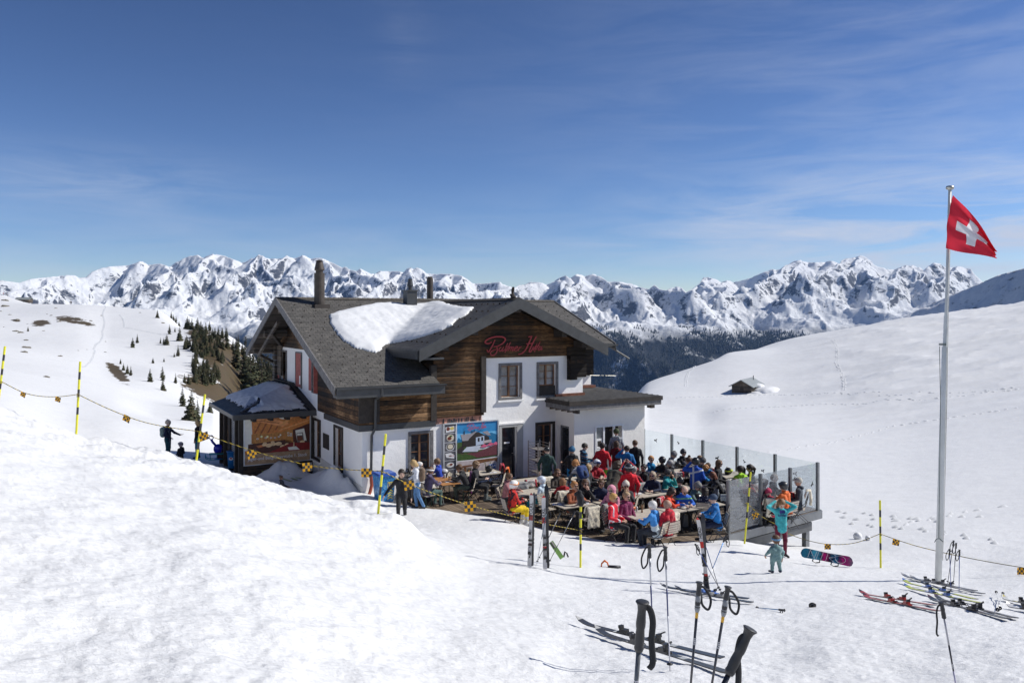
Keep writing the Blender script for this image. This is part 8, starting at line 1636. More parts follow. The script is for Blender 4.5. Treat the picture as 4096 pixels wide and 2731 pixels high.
 def bottle(px, py, lb, m=brn, hh=.24, n='bottle', cat='bottle'):
  mb = MB(); mb.lathe([(.03, 0), (.031, hh * .55), (.013, hh * .75), (.012, hh), (0, hh)], 12, 0) if n == 'bottle' else mb.lathe([(.028, 0), (.026, .04), (.017, .09), (.022, .16), (.014, .18), (.022, .21), (.012, .235), (0, .24)], 12, 0); o = mb.build(n, m, None, True); o.location = on(px, py); tag(o, lb, cat)
 bottle(2366, 1995, 'brown beer bottle on the long front table'); bottle(2634, 1957, 'pepper mill alone on the long middle table', mill, .24, 'pepper_mill', 'pepper mill'); bottle(2568, 2048, 'pepper mill on the nearest table', mill, .24, 'pepper_mill', 'pepper mill'); bottle(2830, 2007, 'pepper mill on the front right table', mill, .24, 'pepper_mill', 'pepper mill'); bottle(1943, 1880, 'dark bottle on the table below the emblem', plain('dark_bottle', (.02, .03, .02), .15)); bottle(2873, 1990, 'clear plastic bottle by the corner post', clr, .28)
 for i in range(14):
  glass(2885 + (i % 5) * 6, 1993 + (i // 5) * 5, 'one of the clear glasses crowded beside the corner post', clr, .13)
 pap = plain('paper', (.66, .68, .72), .7); ink = plain('print_ink', (.25, .2, .2), .7)
 def sheet(px, py, lb, rz=0, w=.21, l=.3, m=None):
  mb = MB(); mb.box((-w / 2, -l / 2, .003), (w / 2, l / 2, .008), 0); mb.box((-w * .3, -l * .1, .008), (w * .3, l * .25, .0095), 1); o = mb.build('menu_sheet', [m or pap, ink]); o.location = on(px, py, .752); o.rotation_euler = (0, 0, R(30 + rz)); tag(o, lb, 'menu', 'paper menus lying on the tables')
 sheet(2228, 2017, 'menu at the left end of the long front table', 60); sheet(2330, 2012, 'large grey menu folder beside the marker pole', 50, .3, .42); sheet(1796, 1926, 'menu on the orange beer table', 80); sheet(2549, 1974, 'menu on the left end of the long middle table', 70); sheet(2724, 2026, 'menu at the near corner of the front right table', 60); sheet(2795, 2020, 'menu on brown board in the middle of the front right table', 70); sheet(2655, 1950, 'menu near the person with the black cap', 75); sheet(2076, 1965, 'folded paper in front of the red and black skier', 30); sheet(1972, 1889, 'white sheet beside the round black helmet', 80); sheet(2400, 1921, 'menu on the middle back table', 80); sheet(2620, 1886, 'menu on the rear table with the yellow drink', 70)
 def plate(px, py, lb, c=(.7, .7, .68)):
  mb = MB(); mb.lathe([(.05, .0), (.11, .012), (.12, .02), (.105, .018), (0, .012)], 18, 0); mb.lathe([(.06, .016), (.04, .035), (0, .04)], 10, 1); o = mb.build('plate', [plain('china', c, .25), plain('food', (.45, .25, .08), .8, 0, .4, 30)], None, True); o.location = on(px, py); tag(o, lb, 'plate', 'plates with food')
 plate(2761, 2010, 'plate with chips in front of the bald man in blue'); plate(2700, 2014, 'plate in front of the orange red jacket'); plate(2793, 1922, 'small wooden bowl in front of the auburn woman', (.3, .16, .08)); plate(2231, 1925, 'white soup bowl before the purple sunglasses'); plate(2715, 1862, 'plate between the beanie men at the rear'); plate(3075, 1985, 'plate behind the scratched glass'); plate(2992, 1976, 'plate left behind the scratched glass'); plate(2215, 1935, 'plate left of the soup bowl')
 # empty chairs, fleeces, blankets, coats
 fl = plain('cream_fleece', (.80, .73, .58), .95, 0, .22, 30, 1.0, sheen=.4); gb = fabric('grey_blanket', (.36, .36, .35)); rb = blanket('red_white_blanket', (.45, .02, .04), (.62, .60, .56)); wb = blanket('white_red_blanket', (.62, .60, .56), (.42, .03, .05))
 def ch(u, n, rz, lb): p = h2w(u, -n); chair(p.x, p.y, DECK, R(30 + rz), lb); return p
 def dr(px, py, rz, m, nm, lb, cat, fleece=False, w=.44, drop=.42, gr=None, withchair=True, hz=.95):
  q = Wz(px, py, DECK + hz); off = Matrix.Rotation(R(rz), 4, 'Z') @ Vector((0, .30, 0)); x, y = q.x - off.x, q.y - off.y
  drape(nm, x, y, DECK, R(rz), m, lb, cat, w, drop, 1.0 if fleece else .15, gr)
  if withchair: chair(x, y, DECK, R(rz), 'slatted folding chair under the ' + lb.split(' ', 1)[1][:60] if False else 'empty slatted chair holding the ' + ' '.join(lb.split(' ')[:8]))
 dr(2372, 2022, 200, fl, 'sheepskin', 'cream sheepskin hanging over a chair before the long front table', 'sheepskin', True, .46, .68, 'sheepskins on chair backs')
 dr(2694, 2048, 205, fl, 'sheepskin', 'shaggy yellowish sheepskin behind the bald man in red', 'sheepskin', True, .42, .55, 'sheepskins on chair backs', False)
 dr(3235, 1958, 250, fl, 'sheepskin', 'grey cream sheepskin behind the beige cap at the far corner', 'sheepskin', True, .46, .5, 'sheepskins on chair backs', False)
 dr(2190, 1905, 20, fl, 'sheepskin', 'cream sheepskin left of the purple sunglasses', 'sheepskin', True, .46, .5, 'sheepskins on chair backs'); dr(2255, 1963, 195, fl, 'sheepskin', 'sheepskin lying over the chair left of the rust brown jacket', 'sheepskin', True, .5, .3, 'sheepskins on chair backs')
 dr(3085, 1990, 190, fl, 'sheepskin', 'pale sheepskin behind the scratched middle pane', 'sheepskin', True, .46, .6, 'sheepskins on chair backs'); dr(2632, 1852, 10, fl, 'sheepskin', 'white fleece beside the turquoise and white jacket', 'sheepskin', True, .45, .4, 'sheepskins on chair backs')
 dr(2644, 2066, 205, rb, 'blanket', 'red and white knitted blanket over the white haired man\'s chair', 'blanket', False, .42, .46, 'blankets on chair backs', False)
 dr(2088, 1925, 10, gb, 'blanket', 'light grey blanket over an empty chair beside the pink jacket', 'blanket', False, .42, .4, 'blankets on chair backs'); dr(2122, 1916, 15, wb, 'blanket', 'white and red patterned blanket beside the grey one', 'blanket', False, .42, .36, 'blankets on chair backs')
 dr(2566, 1930, 15, gb, 'blanket', 'grey blanket left of the woman in the navy coat', 'blanket', False, .42, .38, 'blankets on chair backs'); dr(2875, 1935, 190, gb, 'blanket', 'grey blanket with a hanging corner near the corner post', 'blanket', False, .44, .36, 'blankets on chair backs'); dr(2643, 1985, 240, rb, 'blanket', 'red and grey blanket behind the orange red jacket', 'blanket', False, .4, .4, 'blankets on chair backs')
 dr(2712, 1886, 185, wb, 'blanket', 'white and red blanket at the middle back row', 'blanket', False, .44, .34, 'blankets on chair backs'); dr(2850, 1870, 100, wb, 'blanket', 'red patterned blanket behind the young woman in black', 'blanket', False, .4, .35, 'blankets on chair backs'); dr(3182, 1965, 215, wb, 'blanket', 'patterned grey blanket behind the orange jacket', 'blanket', False, .42, .45, 'blankets on chair backs'); dr(3025, 1935, 190, wb, 'blanket', 'white blanket with red border behind the left scratched pane', 'blanket', False, .42, .4, 'blankets on chair backs')
 dr(2435, 2012, 200, gb, 'blanket', 'grey cloth over the chair left of the red ski jacket', 'blanket', False, .42, .42, 'blankets on chair backs')
 dr(1888, 1880, 100, fabric('purple_jacket', (.16, .01, .16)), 'hanging_jacket', 'purple and grey ski jacket hung over a chair by the facade', 'jacket', False, .52, .78, 'jackets hung on chairs', hz=1.02)
 dr(2030, 1862, 270, fabric('orange_jacket', (.75, .14, .01)), 'hanging_jacket', 'bright orange jacket hung over a chair by the door', 'jacket', False, .5, .6, 'jackets hung on chairs', hz=1.02); dr(2010, 1845, 275, fabric('red_jacket_', (.42, .015, .04)), 'hanging_jacket', 'red jacket hung over the chair behind the orange one', 'jacket', False, .5, .55, 'jackets hung on chairs', hz=1.05)
 dr(2435, 1872, 195, fabric('green_jacket_', (.16, .42, .02)), 'hanging_jacket', 'apple green jacket hung over a chair below the queue', 'jacket', False, .5, .4, 'jackets hung on chairs', hz=1.0); dr(2560, 1908, 190, fabric('teal_jacket_', (.01, .26, .33)), 'hanging_jacket', 'turquoise jacket over the chair right of the red skier', 'jacket', False, .5, .4, 'jackets hung on chairs', hz=1.0); dr(2747, 1872, 185, fabric('crimson_jacket', (.38, .01, .03)), 'hanging_jacket', 'crimson jacket over the chair beside the blue racing jacket', 'jacket', False, .48, .45, 'jackets hung on chairs', hz=1.0)
 for px, py, rz, lb in ((2222, 1985, 100, 'empty chair left of the rust brown jacket'), (2880, 2040, 250, 'empty chair leaning at the corner glass post'), (2515, 2010, 250, 'empty chair right of the plum jacket'), (1988, 1915, 260, 'empty chair by the door beside the orange jacket'), (2190, 2005, 40, 'empty chair at the left end of the long front table'), (3070, 2010, 190, 'empty chair behind the scratched glass'), (2540, 1900, 190, 'empty chair behind the red skier')):
  q = Wz(px, py, DECK + .7); chair(q.x, q.y, DECK, R(rz), 'slatted ' + lb)
 # grey board under the front right table, packs on the floor
 mb = MB(); q = Wz(2735, 2070, DECK + .33); mb.box((-.19, -.015, -.33), (.19, .015, .33)); o = mb.build('leaning_board', plain('board_grey', (.16, .155, .15), .6)); o.location = q; o.rotation_euler = (R(-8), 0, R(18)); tag(o, 'grey board leaning under the front right table', 'board')
 for px, py, c, c2, lb in ((2860, 2085, (.06, .09, .16), (.16, .10, .13), 'blue and mauve backpack standing by the glass corner'), (2338, 2082, BK_, (.45, .6, .02), 'black backpack with a lime edge on a front chair'), (1990, 1953, BK_, BK_, 'black bag on the boards behind the pink jacket'), (2420, 2092, BK_, (.3, .3, .3), 'black bag under the front chairs')):
  k = meshobj('backpack', HEAD['backpack'], None, [fabric('pack_%02d%02d%02d' % tuple(int(q_ * 99) for q_ in c), c), fabric('pack_%02d%02d%02d' % tuple(int(q_ * 99) for q_ in c2), c2)]); q = Wz(px, py, DECK + .2); k.location = (q.x, q.y - .2, DECK + .42); k.rotation_euler = (0, 0, R(20)); tag(k, lb, 'backpack')
 # tray trolley, crates
 st = plain('trolley_steel', (.36, .33, .31), .4, .5, .15); t = empty('tray_trolley', h2w(.86, -1.45, DECK), R(30)); tag(t, 'tall steel tray trolley in front of the right window', 'trolley'); mb = MB()
 for x, y in ((-.55, -.4), (.0, -.4), (-.55, .35), (.0, .35)): mb.box((x - .018, y - .018, .12), (x + .018, y + .018, 1.75))
 for k in range(13):
  z = .25 + k * .118
  for x in (-.55, .0): mb.box((x - .01, -.4, z), (x + .01, .35, z + .012))
  if k % 4 == 2: mb.box((-.55, -.4, z + .014), (.0, .35, z + .02))
 for k in range(13): z = .25 + k * .118; mb.box((-.55, .34, z), (.0, .352, z + .012))
 mb.build('frame', st, t, fix=False)
 for x, y in ((-.5, -.35), (-.05, -.35), (-.5, .3), (-.05, .3)): mb = MB(); mb.tube([(x - .02, y, .06), (x + .02, y, .06)], .055, 10); mb.build('wheel', BLK(), t)
 mb = MB(); mb.box((.1, -.9, .0), (.55, -.3, .035));
 for a, b in (((.1, -.9), (.12, -.3)), ((.53, -.9), (.55, -.3)), ((.12, -.9), (.53, -.88)), ((.12, -.32), (.53, -.3))): mb.box((a[0], a[1], .037), (b[0], b[1], .26))
 o = mb.build('crate', plain('crate_red', (.42, .03, .02), .4)); o.location = h2w(.3, -1.6, DECK); o.rotation_euler = (0, 0, R(30)); tag(o, 'flat red crate on the boards at the foot of the tray trolley', 'crate')
 # bottle bin and wine barrel at the house corner
 b = h2w(-6.0, -1.15, -6.9); g = b.z; t = empty('recycling_bin', b, R(30)); tag(t, 'blue wheeled bottle recycling bin with yellow bottle signs at the house corner', 'bin'); mb = MB(); w0, w1, d0, d1, h = .26, .32, .28, .36, .98
 mb.add([(-w0, -d0, 0), (w0, -d0, 0), (w0, d0, 0), (-w0, d0, 0), (-w1, -d1, h), (w1, -d1, h), (w1, d1, h), (-w1, d1, h)], [(3, 2, 1, 0), (4, 5, 6, 7), (0, 1, 5, 4), (1, 2, 6, 5), (2, 3, 7, 6), (3, 0, 4, 7)], 0)
 m, nt, bb = newmat('ice_print'); r = ramp(nt, noise(nt, tc(nt), 7, 6, .8, 1.5), [(.42, (.005, .10, .34)), (.52, (.02, .22, .50)), (.62, (.25, .50, .70))]).outputs[0]; nt.links.new(r, bb.inputs['Base Color']); bb.inputs['Roughness'].default_value = .35; mb.build('body', [m], t)
 mb = MB(); mb.box((-.35, -.4, h + .002), (.35, .4, h + .05)); mb.box((-.33, -.37, h + .052), (.33, .36, h + .1)); mb.build('lid', plain('bin_blue', (.03, .10, .42), .4), t)
 mb = MB()
 def yel(x0, x1, z0, z1, mi=0, o_=0): f = lambda z: -d0 - (d1 - d0) * z / h - .004 - o_; mb.add([(x0, f(z0), z0), (x1, f(z0), z0), (x1, f(z1), z1), (x0, f(z1), z1)], [(0, 1, 2, 3)], mi)
 yel(.02, .24, .52, .76); yel(.04, .08, .55, .72, 1, .002); yel(.11, .22, .55, .73, 1, .002); yel(.13, .20, .62, .71, 0, .004)
 for k in range(4):
  z = .14 + k * .09
  for s in (-1, 1): f = -d0 - (d1 - d0) * z / h - .006; x = .13; mb.add([(x, f - .006, z + .07), (x, f - .006, z + .03), (x + s * .1, f, z - .03), (x + s * .1, f, z + .01)], [(0, 1, 2, 3)], 0)
 vs, fs = text_mesh('PET', .11, Matrix.Translation((.02, -.2, h + .103)) , .002); mb.add(vs, fs, 0); mb.build('printed_signs', [plain('sign_yellow', (.72, .58, .03), .5), plain('bin_blue', (.03, .10, .42), .4)], t, fix=False)
 b = h2w(-5.15, -1.35, DECK); t = empty('wine_barrel', b); tag(t, 'old grey oak barrel standing beside the blue bin', 'barrel'); mb = MB(); mb.lathe([(.30, 0), (.345, .18), (.37, .45), (.345, .74), (.30, .92), (.285, .92), (.285, .88), (0, .88)], 28); mb.build('staves', planks('barrel_oak', .09, dark=(.10, .09, .08), mid=(.22, .19, .16), light=(.34, .30, .25), axis='X'), t, True)
 mb = MB()
 for z, r_ in ((.06, .318), (.2, .352), (.36, .370), (.56, .369), (.7, .354), (.86, .316)): mb.lathe([(r_, z), (r_ + .004, z), (r_ + .004, z + .035), (r_ - .001, z + .035)], 28)
 mb.build('hoop', plain('hoop_iron', (.17, .17, .17), .5, .5, .2), t, True)
 mb = MB()
 for k in range(4): a = k * .8; mb.tube([(.12 * math.cos(a), .12 * math.sin(a), .93), (.05 * math.cos(a + 1), .06 * math.sin(a + 1), 1.15), (-.1 * math.cos(a + 2), .1 * math.sin(a), 1.02), (-.2, .05 * k - .1, .94)], .016, 6)
 o = mb.build('coiled_hose', BLK(), None, True); o.location = b; tag(o, 'coil of black hose lying on top of the barrel', 'hose')
 # things in the shade at the annex
 q = Wz(931, 1870, -6.95); t = empty('litter_bin', (q.x, q.y, -6.95)); tag(t, 'blue round litter bin at the annex corner', 'bin'); mb = MB(); mb.lathe([(.20, 0), (.23, .5), (.25, .72), (.275, .73), (.27, .78), (.235, .76), (.0, .72)], 20); mb.build('bucket', plain('bucket_blue', (.01, .13, .36), .35), t, True)
 mb = MB(); mb.lathe([(.236, .38), (.246, .40), (.252, .52), (.246, .54)], 20, 0); mb2 = [(p, f) for p, f in zip([], [])]
 o = MB(); cx = [(.10 * math.cos(a), -.236 - .004 * 1, .45 + .07 * math.sin(a)) for a in np.linspace(0, 6.28, 17)[:-1]]; o.poly(cx, 0); cx = [(.06 * math.cos(a), -.244, .47 + .035 * math.sin(a)) for a in np.linspace(0, 6.28, 13)[:-1]]; o.poly(cx, 1); o.build('printed_emblem', [PC('white', (.6, .6, .62)), PC('red', (.4, .02, .03))], t, fix=False)
 q = Wz(868, 1835, -6.9); mb = MB();
 mb.tube([(-.5, 0, .04), (.35, 0, .04), (.5, 0, .12), (.52, 0, .25)], .02, 6); mb.tube([(-.5, .4, .04), (.35, .4, .04), (.5, .4, .12), (.52, .4, .25)], .02, 6); mb.box((-.45, -.02, .28), (.35, .42, .31))
 for x in (-.35, .0, .3):
  for y in (0, .4): mb.tube([(x, y, .04), (x, y, .28)], .016, 5)
 o = mb.build('plastic_sled', plain('sled_teal', (.02, .26, .34), .4), None, True); o.location = q; o.rotation_euler = (0, 0, R(200)); tag(o, 'turquoise plastic sledge parked by the annex wall', 'sledge')
 mb = MB(); mb.tube([(.0, 0, .0), (.0, .0, .02)], .2, 16);
 pts = [(.22 * math.cos(a), -.02, .45 + .24 * math.sin(a)) for a in np.linspace(0, 6.28, 20)[:-1]]; mb.prism(pts, (0, .05, 0)); mb.tube([(-.12, 0, .62), (-.28, 0, .80), (-.33, 0, .92)], .06, 8); mb.tube([(-.33 + .10 * math.cos(a), 0, 1.0 + .10 * math.sin(a)) for a in np.linspace(0, 6.28, 14)], .02, 6)
 o = mb.build('snow_saucer', plain('saucer_blue', (.01, .02, .42), .3), None, True); o.location = q + Vector((.1, -.12, .05)); tag(o, 'dark blue snow saucer with a ring handle leaning on the sledge', 'sledge'); mb = MB(); mb.tube([(0, 0, 0), (.22, .1, 1.15)], .016, 6); mb.tube([(.05, .1, 1.15), (.4, .1, 1.14)], .016, 6); mb.prism([(-.16, 0, 0), (.16, 0, 0), (.13, 0, .35), (-.13, 0, .35)], (0, .03, 0)); o = mb.build('snow_shovel', MBEAMD); o.location = q + Vector((.2, -.2, .0)); tag(o, 'black handled snow shovel stuck behind the blue saucer', 'shovel')
def blanket(n, a, b_):
 if n in MATS: return MATS[n]
 m, nt, b = newmat(n); v = tc(nt); ck = nt.nodes.new('ShaderNodeTexVoronoi'); ck.inputs['Scale'].default_value = 26; nt.links.new(v, ck.inputs['Vector']); f = mth(nt, 'LESS_THAN', ck.outputs['Distance'], .30); sx = nt.nodes.new('ShaderNodeSeparateXYZ'); nt.links.new(v, sx.inputs[0])
 edge = mth(nt, 'GREATER_THAN', mth(nt, 'ABSOLUTE', sx.outputs['X']), .15); c = mixc(nt, f, a, b_); c = mixc(nt, edge, c, b_); nt.links.new(c, b.inputs['Base Color']); b.inputs['Roughness'].default_value = .95; bump(nt, b, noise(nt, v, 60, 3, .6), .4, .01); MATS[n] = m; return m
def snow_gear():
 M_ = marker_pole
 M_(20, 1385, -8, 1620, 20.3, 'yellow and black marker pole cut by the left picture edge'); M_(321, 1446, 305, 1737, 19.7, 'second marker pole from the left with rope tied half way'); M_(820, 1577, 780, 1880, 19.2, 'third marker pole from the left in front of the blond woman in the shade')
 M_(1543, 1735, 1511, 2071, 17.1, 'tallest marker pole in front of the blue recycling bin'); M_(2323, 2008, 2322, 2272, 18.3, 'marker pole with a black glove on top before the long front table'); M_(3003, 1888, 2981, 2140, 23.6, 'marker pole in front of the scratched glass screen'); M_(3520, 2000, 3523, 2272, 21.2, 'marker pole standing alone between the snowboard and the flagpole')
 rope([(8, 1527, 20.3), (90, 1568, 20.2), (160, 1584, 20.0), (235, 1586, 19.8), (312, 1577, 19.7)], 'rope from the picture edge pole to the second pole'); rope([(312, 1577, 19.7), (430, 1633, 19.6), (560, 1683, 19.4), (680, 1709, 19.3), (800, 1725, 19.2)], 'rope from the second to the third marker pole')
 rope([(800, 1725, 19.2), (900, 1765, 18.8), (1080, 1822, 18.3), (1250, 1862, 17.8), (1400, 1878, 17.4), (1528, 1883, 17.1)], 'rope running in front of the annex poster'); rope([(1528, 1883, 17.1), (1640, 1937, 17.3), (1780, 1988, 17.5), (1900, 2026, 17.7), (2050, 2064, 17.9), (2200, 2098, 18.1), (2322, 2120, 18.3)], 'rope running in front of the walking man to the gloved pole')
 rope([(2985, 2010, 23.5), (3050, 2066, 23.2), (3110, 2100, 22.9), (3147, 2130, 22.6), (3230, 2160, 22.2), (3320, 2176, 21.8), (3420, 2170, 21.5), (3520, 2134, 21.2)], 'sagging rope behind the woman in turquoise'); rope([(3520, 2134, 21.2), (3650, 2178, 20.6), (3800, 2215, 19.8), (3950, 2245, 19.2), (4110, 2272, 18.6)], 'rope passing behind the flagpole to the right')
 mb = MB(); g = W(2323, 2008, 18.3);
 me = sdf_mesh('glove', [((0, 0, -.02), (0, 0, .09), .055, .055, 0, .03), ((-.03, 0, .08), (-.02, -.01, .15), .045, .04, 0, .03), ((-.06, .0, .12), (-.10, -.01, .13), .02, .018, 0, .01), ((-.05, -.01, .15), (-.09, -.02, .16), .02, .018, 0, .01), ((-.03, -.01, .17), (-.07, -.03, .185), .02, .018, 0, .01), ((0, -.01, .18), (-.03, -.03, .2), .02, .018, 0, .01), ((.03, 0, .06), (.07, -.02, .0), .022, .02, 0, .01)], .009, 1, .002); o = meshobj('glove', me, None, [fabric('glove_black', BK_)]); o.location = g; o.scale = (1.35,) * 3; tag(o, 'black ski glove pulled over the top of a marker pole', 'glove')
 cf = check_flag
 for x, y, d, s, a, lb in ((93, 1578, 20.1, .12, .5, 'checkered flag nearest the left picture edge'), (232, 1597, 19.8, .12, .3, 'checkered flag left of the second pole'), (507, 1674, 19.5, .16, .5, 'checkered flag midway between second and third pole'), (816, 1745, 18.9, .19, -.35, 'checkered flag just right of the third pole'), (1008, 1816, 18.5, .19, -.3, 'checkered flag in front of the left poster edge'), (1230, 1867, 17.8, .19, -.1, 'checkered flag below the right poster edge'), (1465, 1890, 17.2, .19, .0, 'checkered flag in front of the downpipe'), (1637, 1940, 17.15, .19, -.2, 'checkered flag across the walking man'), (1881, 2024, 17.65, .22, -.1, 'checkered flag over the empty terrace boards'), (3022, 2060, 23.4, .17, -.5, 'checkered flag behind the marker pole at the scratched glass'), (3310, 2185, 21.8, .15, .0, 'checkered flag above the snowboard'), (3584, 2168, 20.9, .16, .25, 'checkered flag left of the flagpole'), (4083, 2283, 18.7, .16, .0, 'checkered flag at the right picture edge')): cf(x, y, d, s, a, lb)
 # skis standing in the snow
 W2 = W; N0 = (0, -1, .05)
 ski(W2(2118, 2262, 17.0), W2(2128, 1966, 17.0), (-.25, -1, .02), 'white and grey ski standing upright left of the dark tipped one', top=(.50, .50, .50), base=(.05, .05, .05), w=.115, text='VÖLKL', tcol=(.03, .03, .03), tsize=.10, tpos=.76, bpos=(.22, .42), binding=(.35, .35, .36), accent=(.25, .02, .02))
 ski(W2(2180, 2275, 17.05), W2(2173, 1976, 17.05), (.1, -1, .02), 'white ski with red edge and black letters standing upright', top=(.55, .54, .54), base=(.04, .04, .04), w=.115, text='VÖLKL', tcol=(.03, .03, .03), tsize=.10, tpos=.72, bpos=(.2, .40), binding=(.3, .3, .3), accent=(.50, .02, .02))
 ski(W2(2190, 2272, 17.12), W2(2186, 1936, 17.12), (0, 1, 0), 'black soled ski standing just behind the red edged one', top=(.5, .5, .5), base=(.02, .02, .022), w=.115, bpos=(.24, .43), binding=(.3, .3, .3))
 ski(W2(2126, 2262, 17.08), W2(2134, 1970, 17.10), (.2, 1, 0), 'dark soled ski back to back with the white and grey one', top=(.5, .5, .5), base=(.10, .10, .10), w=.115, bpos=(.24, .43), binding=(.3, .3, .3))
 ski(W2(2838, 2395, 15.5), W2(2792, 2062, 15.5), (-.45, -1, .1), 'red and white racing ski leaning left in the middle pair', top=(.55, .54, .54), base=(.04, .04, .04), w=.10, text='HEAD', tcol=(.03, .03, .03), tsize=.085, tpos=.80, bpos=(.20, .48), accent=(.60, .03, .02)); ski(W2(2826, 2395, 15.58), W2(2812, 2052, 15.58), (.1, 1, .1), 'dark grey soled ski behind the red and white racing ski', top=(.4, .03, .03), base=(.055, .055, .06), w=.105, bpos=(.22, .5))
 sp = ski_pole
 sp(W2(2241, 2052, 17.2), W2(2152, 2240, 16.9), 'thin dark ski pole leaning away from the standing white skis', ((.10, .10, .11),), strap=False, r=.009); sp(W2(2300, 2046, 17.3), W2(2194, 2252, 16.9), 'grey ski pole leaning right towards the gloved pole', ((.24, .24, .25), (.08, .08, .09)), strap=False, r=.009); sp(W2(2190, 2030, 16.9), W2(2147, 2256, 16.85), 'ski pole with a mint green strap across the red edged ski', ((.05, .10, .14), (.45, .48, .52)), r=.009, sdir=(1, 0, 0))
 sp(W2(2904, 2141, 15.9), W2(2808, 2378, 15.6), 'blue and silver ski pole leaning right beside the racing skis', ((.02, .22, .60), (.60, .62, .66)), r=.0085, gl=.14, sdir=(.4, 0, 0), text='LEKI', tcol=(.5, .6, .7)); sp(W2(2781, 2176, 15.3), W2(2886, 2368, 15.4), 'dark blue ski pole leaning left in front of the racing skis', ((.02, .05, .22), (.07, .07, .08)), r=.0085, gl=.15, sdir=(1, 0, .3)); sp(W2(2813, 2150, 15.7), W2(2878, 2360, 15.6), 'dark ski pole crossing behind the racing skis', ((.03, .05, .18), (.05, .05, .06)), r=.0085, strap=False)
 # poles of the foreground
 sp(W2(2570, 2408, 3.35), W2(2484, 3500, 3.42), 'big black gripped grey pole nearest to the lower edge, standing upright', ((.13, .135, .14), (.12, .12, .125), (.05, .05, .055)), r=.0105, gl=.215, sdir=(.95, -.3, 0), hero=True, text='JET SPORT', tcol=(.62, .62, .63), tsize=.021, slen=.2, tfr=.17, loose=True)
 sp(W2(3000, 2516, 3.15), W2(2500, 3560, 3.15), 'big black gripped pole leaning right at the lower edge', ((.05, .05, .055),), r=.0105, gl=.20, sdir=(-1, 0, -.6), hero=True, slen=.24, loose=True)
 sp(W2(2597, 2177, 7.6), W2(2616, 2668, 7.6), 'left one of two slim silver poles standing upright', ((.52, .53, .56), (.05, .06, .16), (.55, .56, .60), (.45, .46, .5)), r=.0085, gl=.13, text='LEKI', tcol=(.04, .04, .06), tsize=.024, tfr=.05); sp(W2(2661, 2188, 7.55), W2(2680, 2682, 7.55), 'right one of two slim silver poles standing upright', ((.50, .51, .54), (.05, .06, .16), (.55, .56, .60), (.5, .5, .54)), r=.0085, gl=.13, text='LEKI', tcol=(.04, .04, .06), tsize=.024, tfr=.05)
 for xt, yt, xb, yb, lb in ((2798, 2329, 2739, 3010, 'left black and grey gripped trekking pole with amber collar'), (2912, 2347, 2800, 3020, 'right black and grey gripped trekking pole with amber collar')):
  sp(W2(xt, yt, 5.2), W2(xb, yb, 5.2), lb, ((.075, .075, .08),), r=.0095, gl=.175, lower=True, collar=True, sdir=(1, 0, 0), text='LEKI', tcol=(.6, .6, .6), tsize=.024, tfr=.22, slen=.15)
 sp(W2(3766, 2409, 6.6), W2(3850, 2890, 6.6), 'grey gripped patterned ski pole alone at the lower right', ((.42, .42, .45), (.03, .03, .04), (.40, .38, .50), (.05, .10, .35)), r=.008, gl=.135, sdir=(-1, 0, -.1), loose=True, slen=.2, text='LEKI', tcol=(.6, .6, .6), tsize=.018, tfr=.45)
 for a in (((3815, 2161), (3790, 2337), 16.9, (.03, .03, .035), 'dark pole at the left of the four poles by the flagpole'), ((3825, 2171), (3813, 2345), 17.0, (.03, .03, .035), 'dark pole second of the four poles by the flagpole'), ((3798, 2195), (3805, 2379), 16.3, (.02, .07, .30), 'blue pole with bent strap nearest the flagpole foot'), ((3838, 2198), (3836, 2384), 16.3, (.02, .07, .30), 'blue pole at the right of the four poles by the flagpole')):
  sp(W2(*a[0], a[2]), W2(*a[1], a[2]), a[4], (a[3],), r=.0075, gl=.12)
 # skis lying on the snow
 lp = lying_pair
 lp((2892, 2648), (2305, 2500), 'black and white ski lying behind the two silver poles', top=(.06, .06, .06), accent=(.5, .5, .48), bpos=(.40, .62), w=.07, lift=.04); lp((2925, 2712), (2380, 2538), 'black and white ski lying nearer in front of its twin', top=(.05, .05, .05), accent=(.5, .5, .48), bpos=(.42, .64), w=.07, lift=.04)
 lp((2995, 2402), (2640, 2352), 'black ski with letters lying at the foot of the racing skis', top=(.04, .04, .045), text='ATOMIC', tcol=(.55, .55, .55), tsize=.05, tpos=.42, accent=(.3, .3, .32), binding=(.10, .2, .5)); lp((3010, 2418), (2700, 2362), 'second black ski lying beside the lettered one', top=(.04, .04, .045), accent=(.5, .5, .5), binding=(.3, .3, .32))
 lp((3905, 2370), (3605, 2308), 'grey ski lying behind with silver binding', top=(.16, .16, .17), accent=(.5, .5, .5), binding=(.25, .25, .25), bpos=(.42, .62)); lp((3935, 2382), (3640, 2318), 'grey ski lying at the flagpole foot', top=(.14, .14, .15), accent=(.45, .45, .45), binding=(.25, .25, .25), bpos=(.42, .62))
 lp((3905, 2404), (3610, 2334), 'yellow tipped blue ended ski lying left of the blue poles', top=(.45, .50, .03), accent=(.03, .12, .45), binding=(.10, .09, .02), bpos=(.4, .6)); lp((3928, 2421), (3618, 2355), 'yellow tipped blue ended ski lying nearer to us', top=(.45, .50, .03), accent=(.03, .12, .45), binding=(.10, .09, .02), bpos=(.4, .6))
 lp((3740, 2430), (3437, 2379), 'red and black ski lying furthest left of the right group', top=(.35, .04, .025), accent=(.04, .03, .03), binding=(.4, .03, .02), bpos=(.38, .58)); lp((3758, 2455), (3452, 2394), 'red and black ski lying nearer beside its twin', top=(.35, .04, .025), accent=(.04, .03, .03), binding=(.4, .03, .02), bpos=(.38, .58))
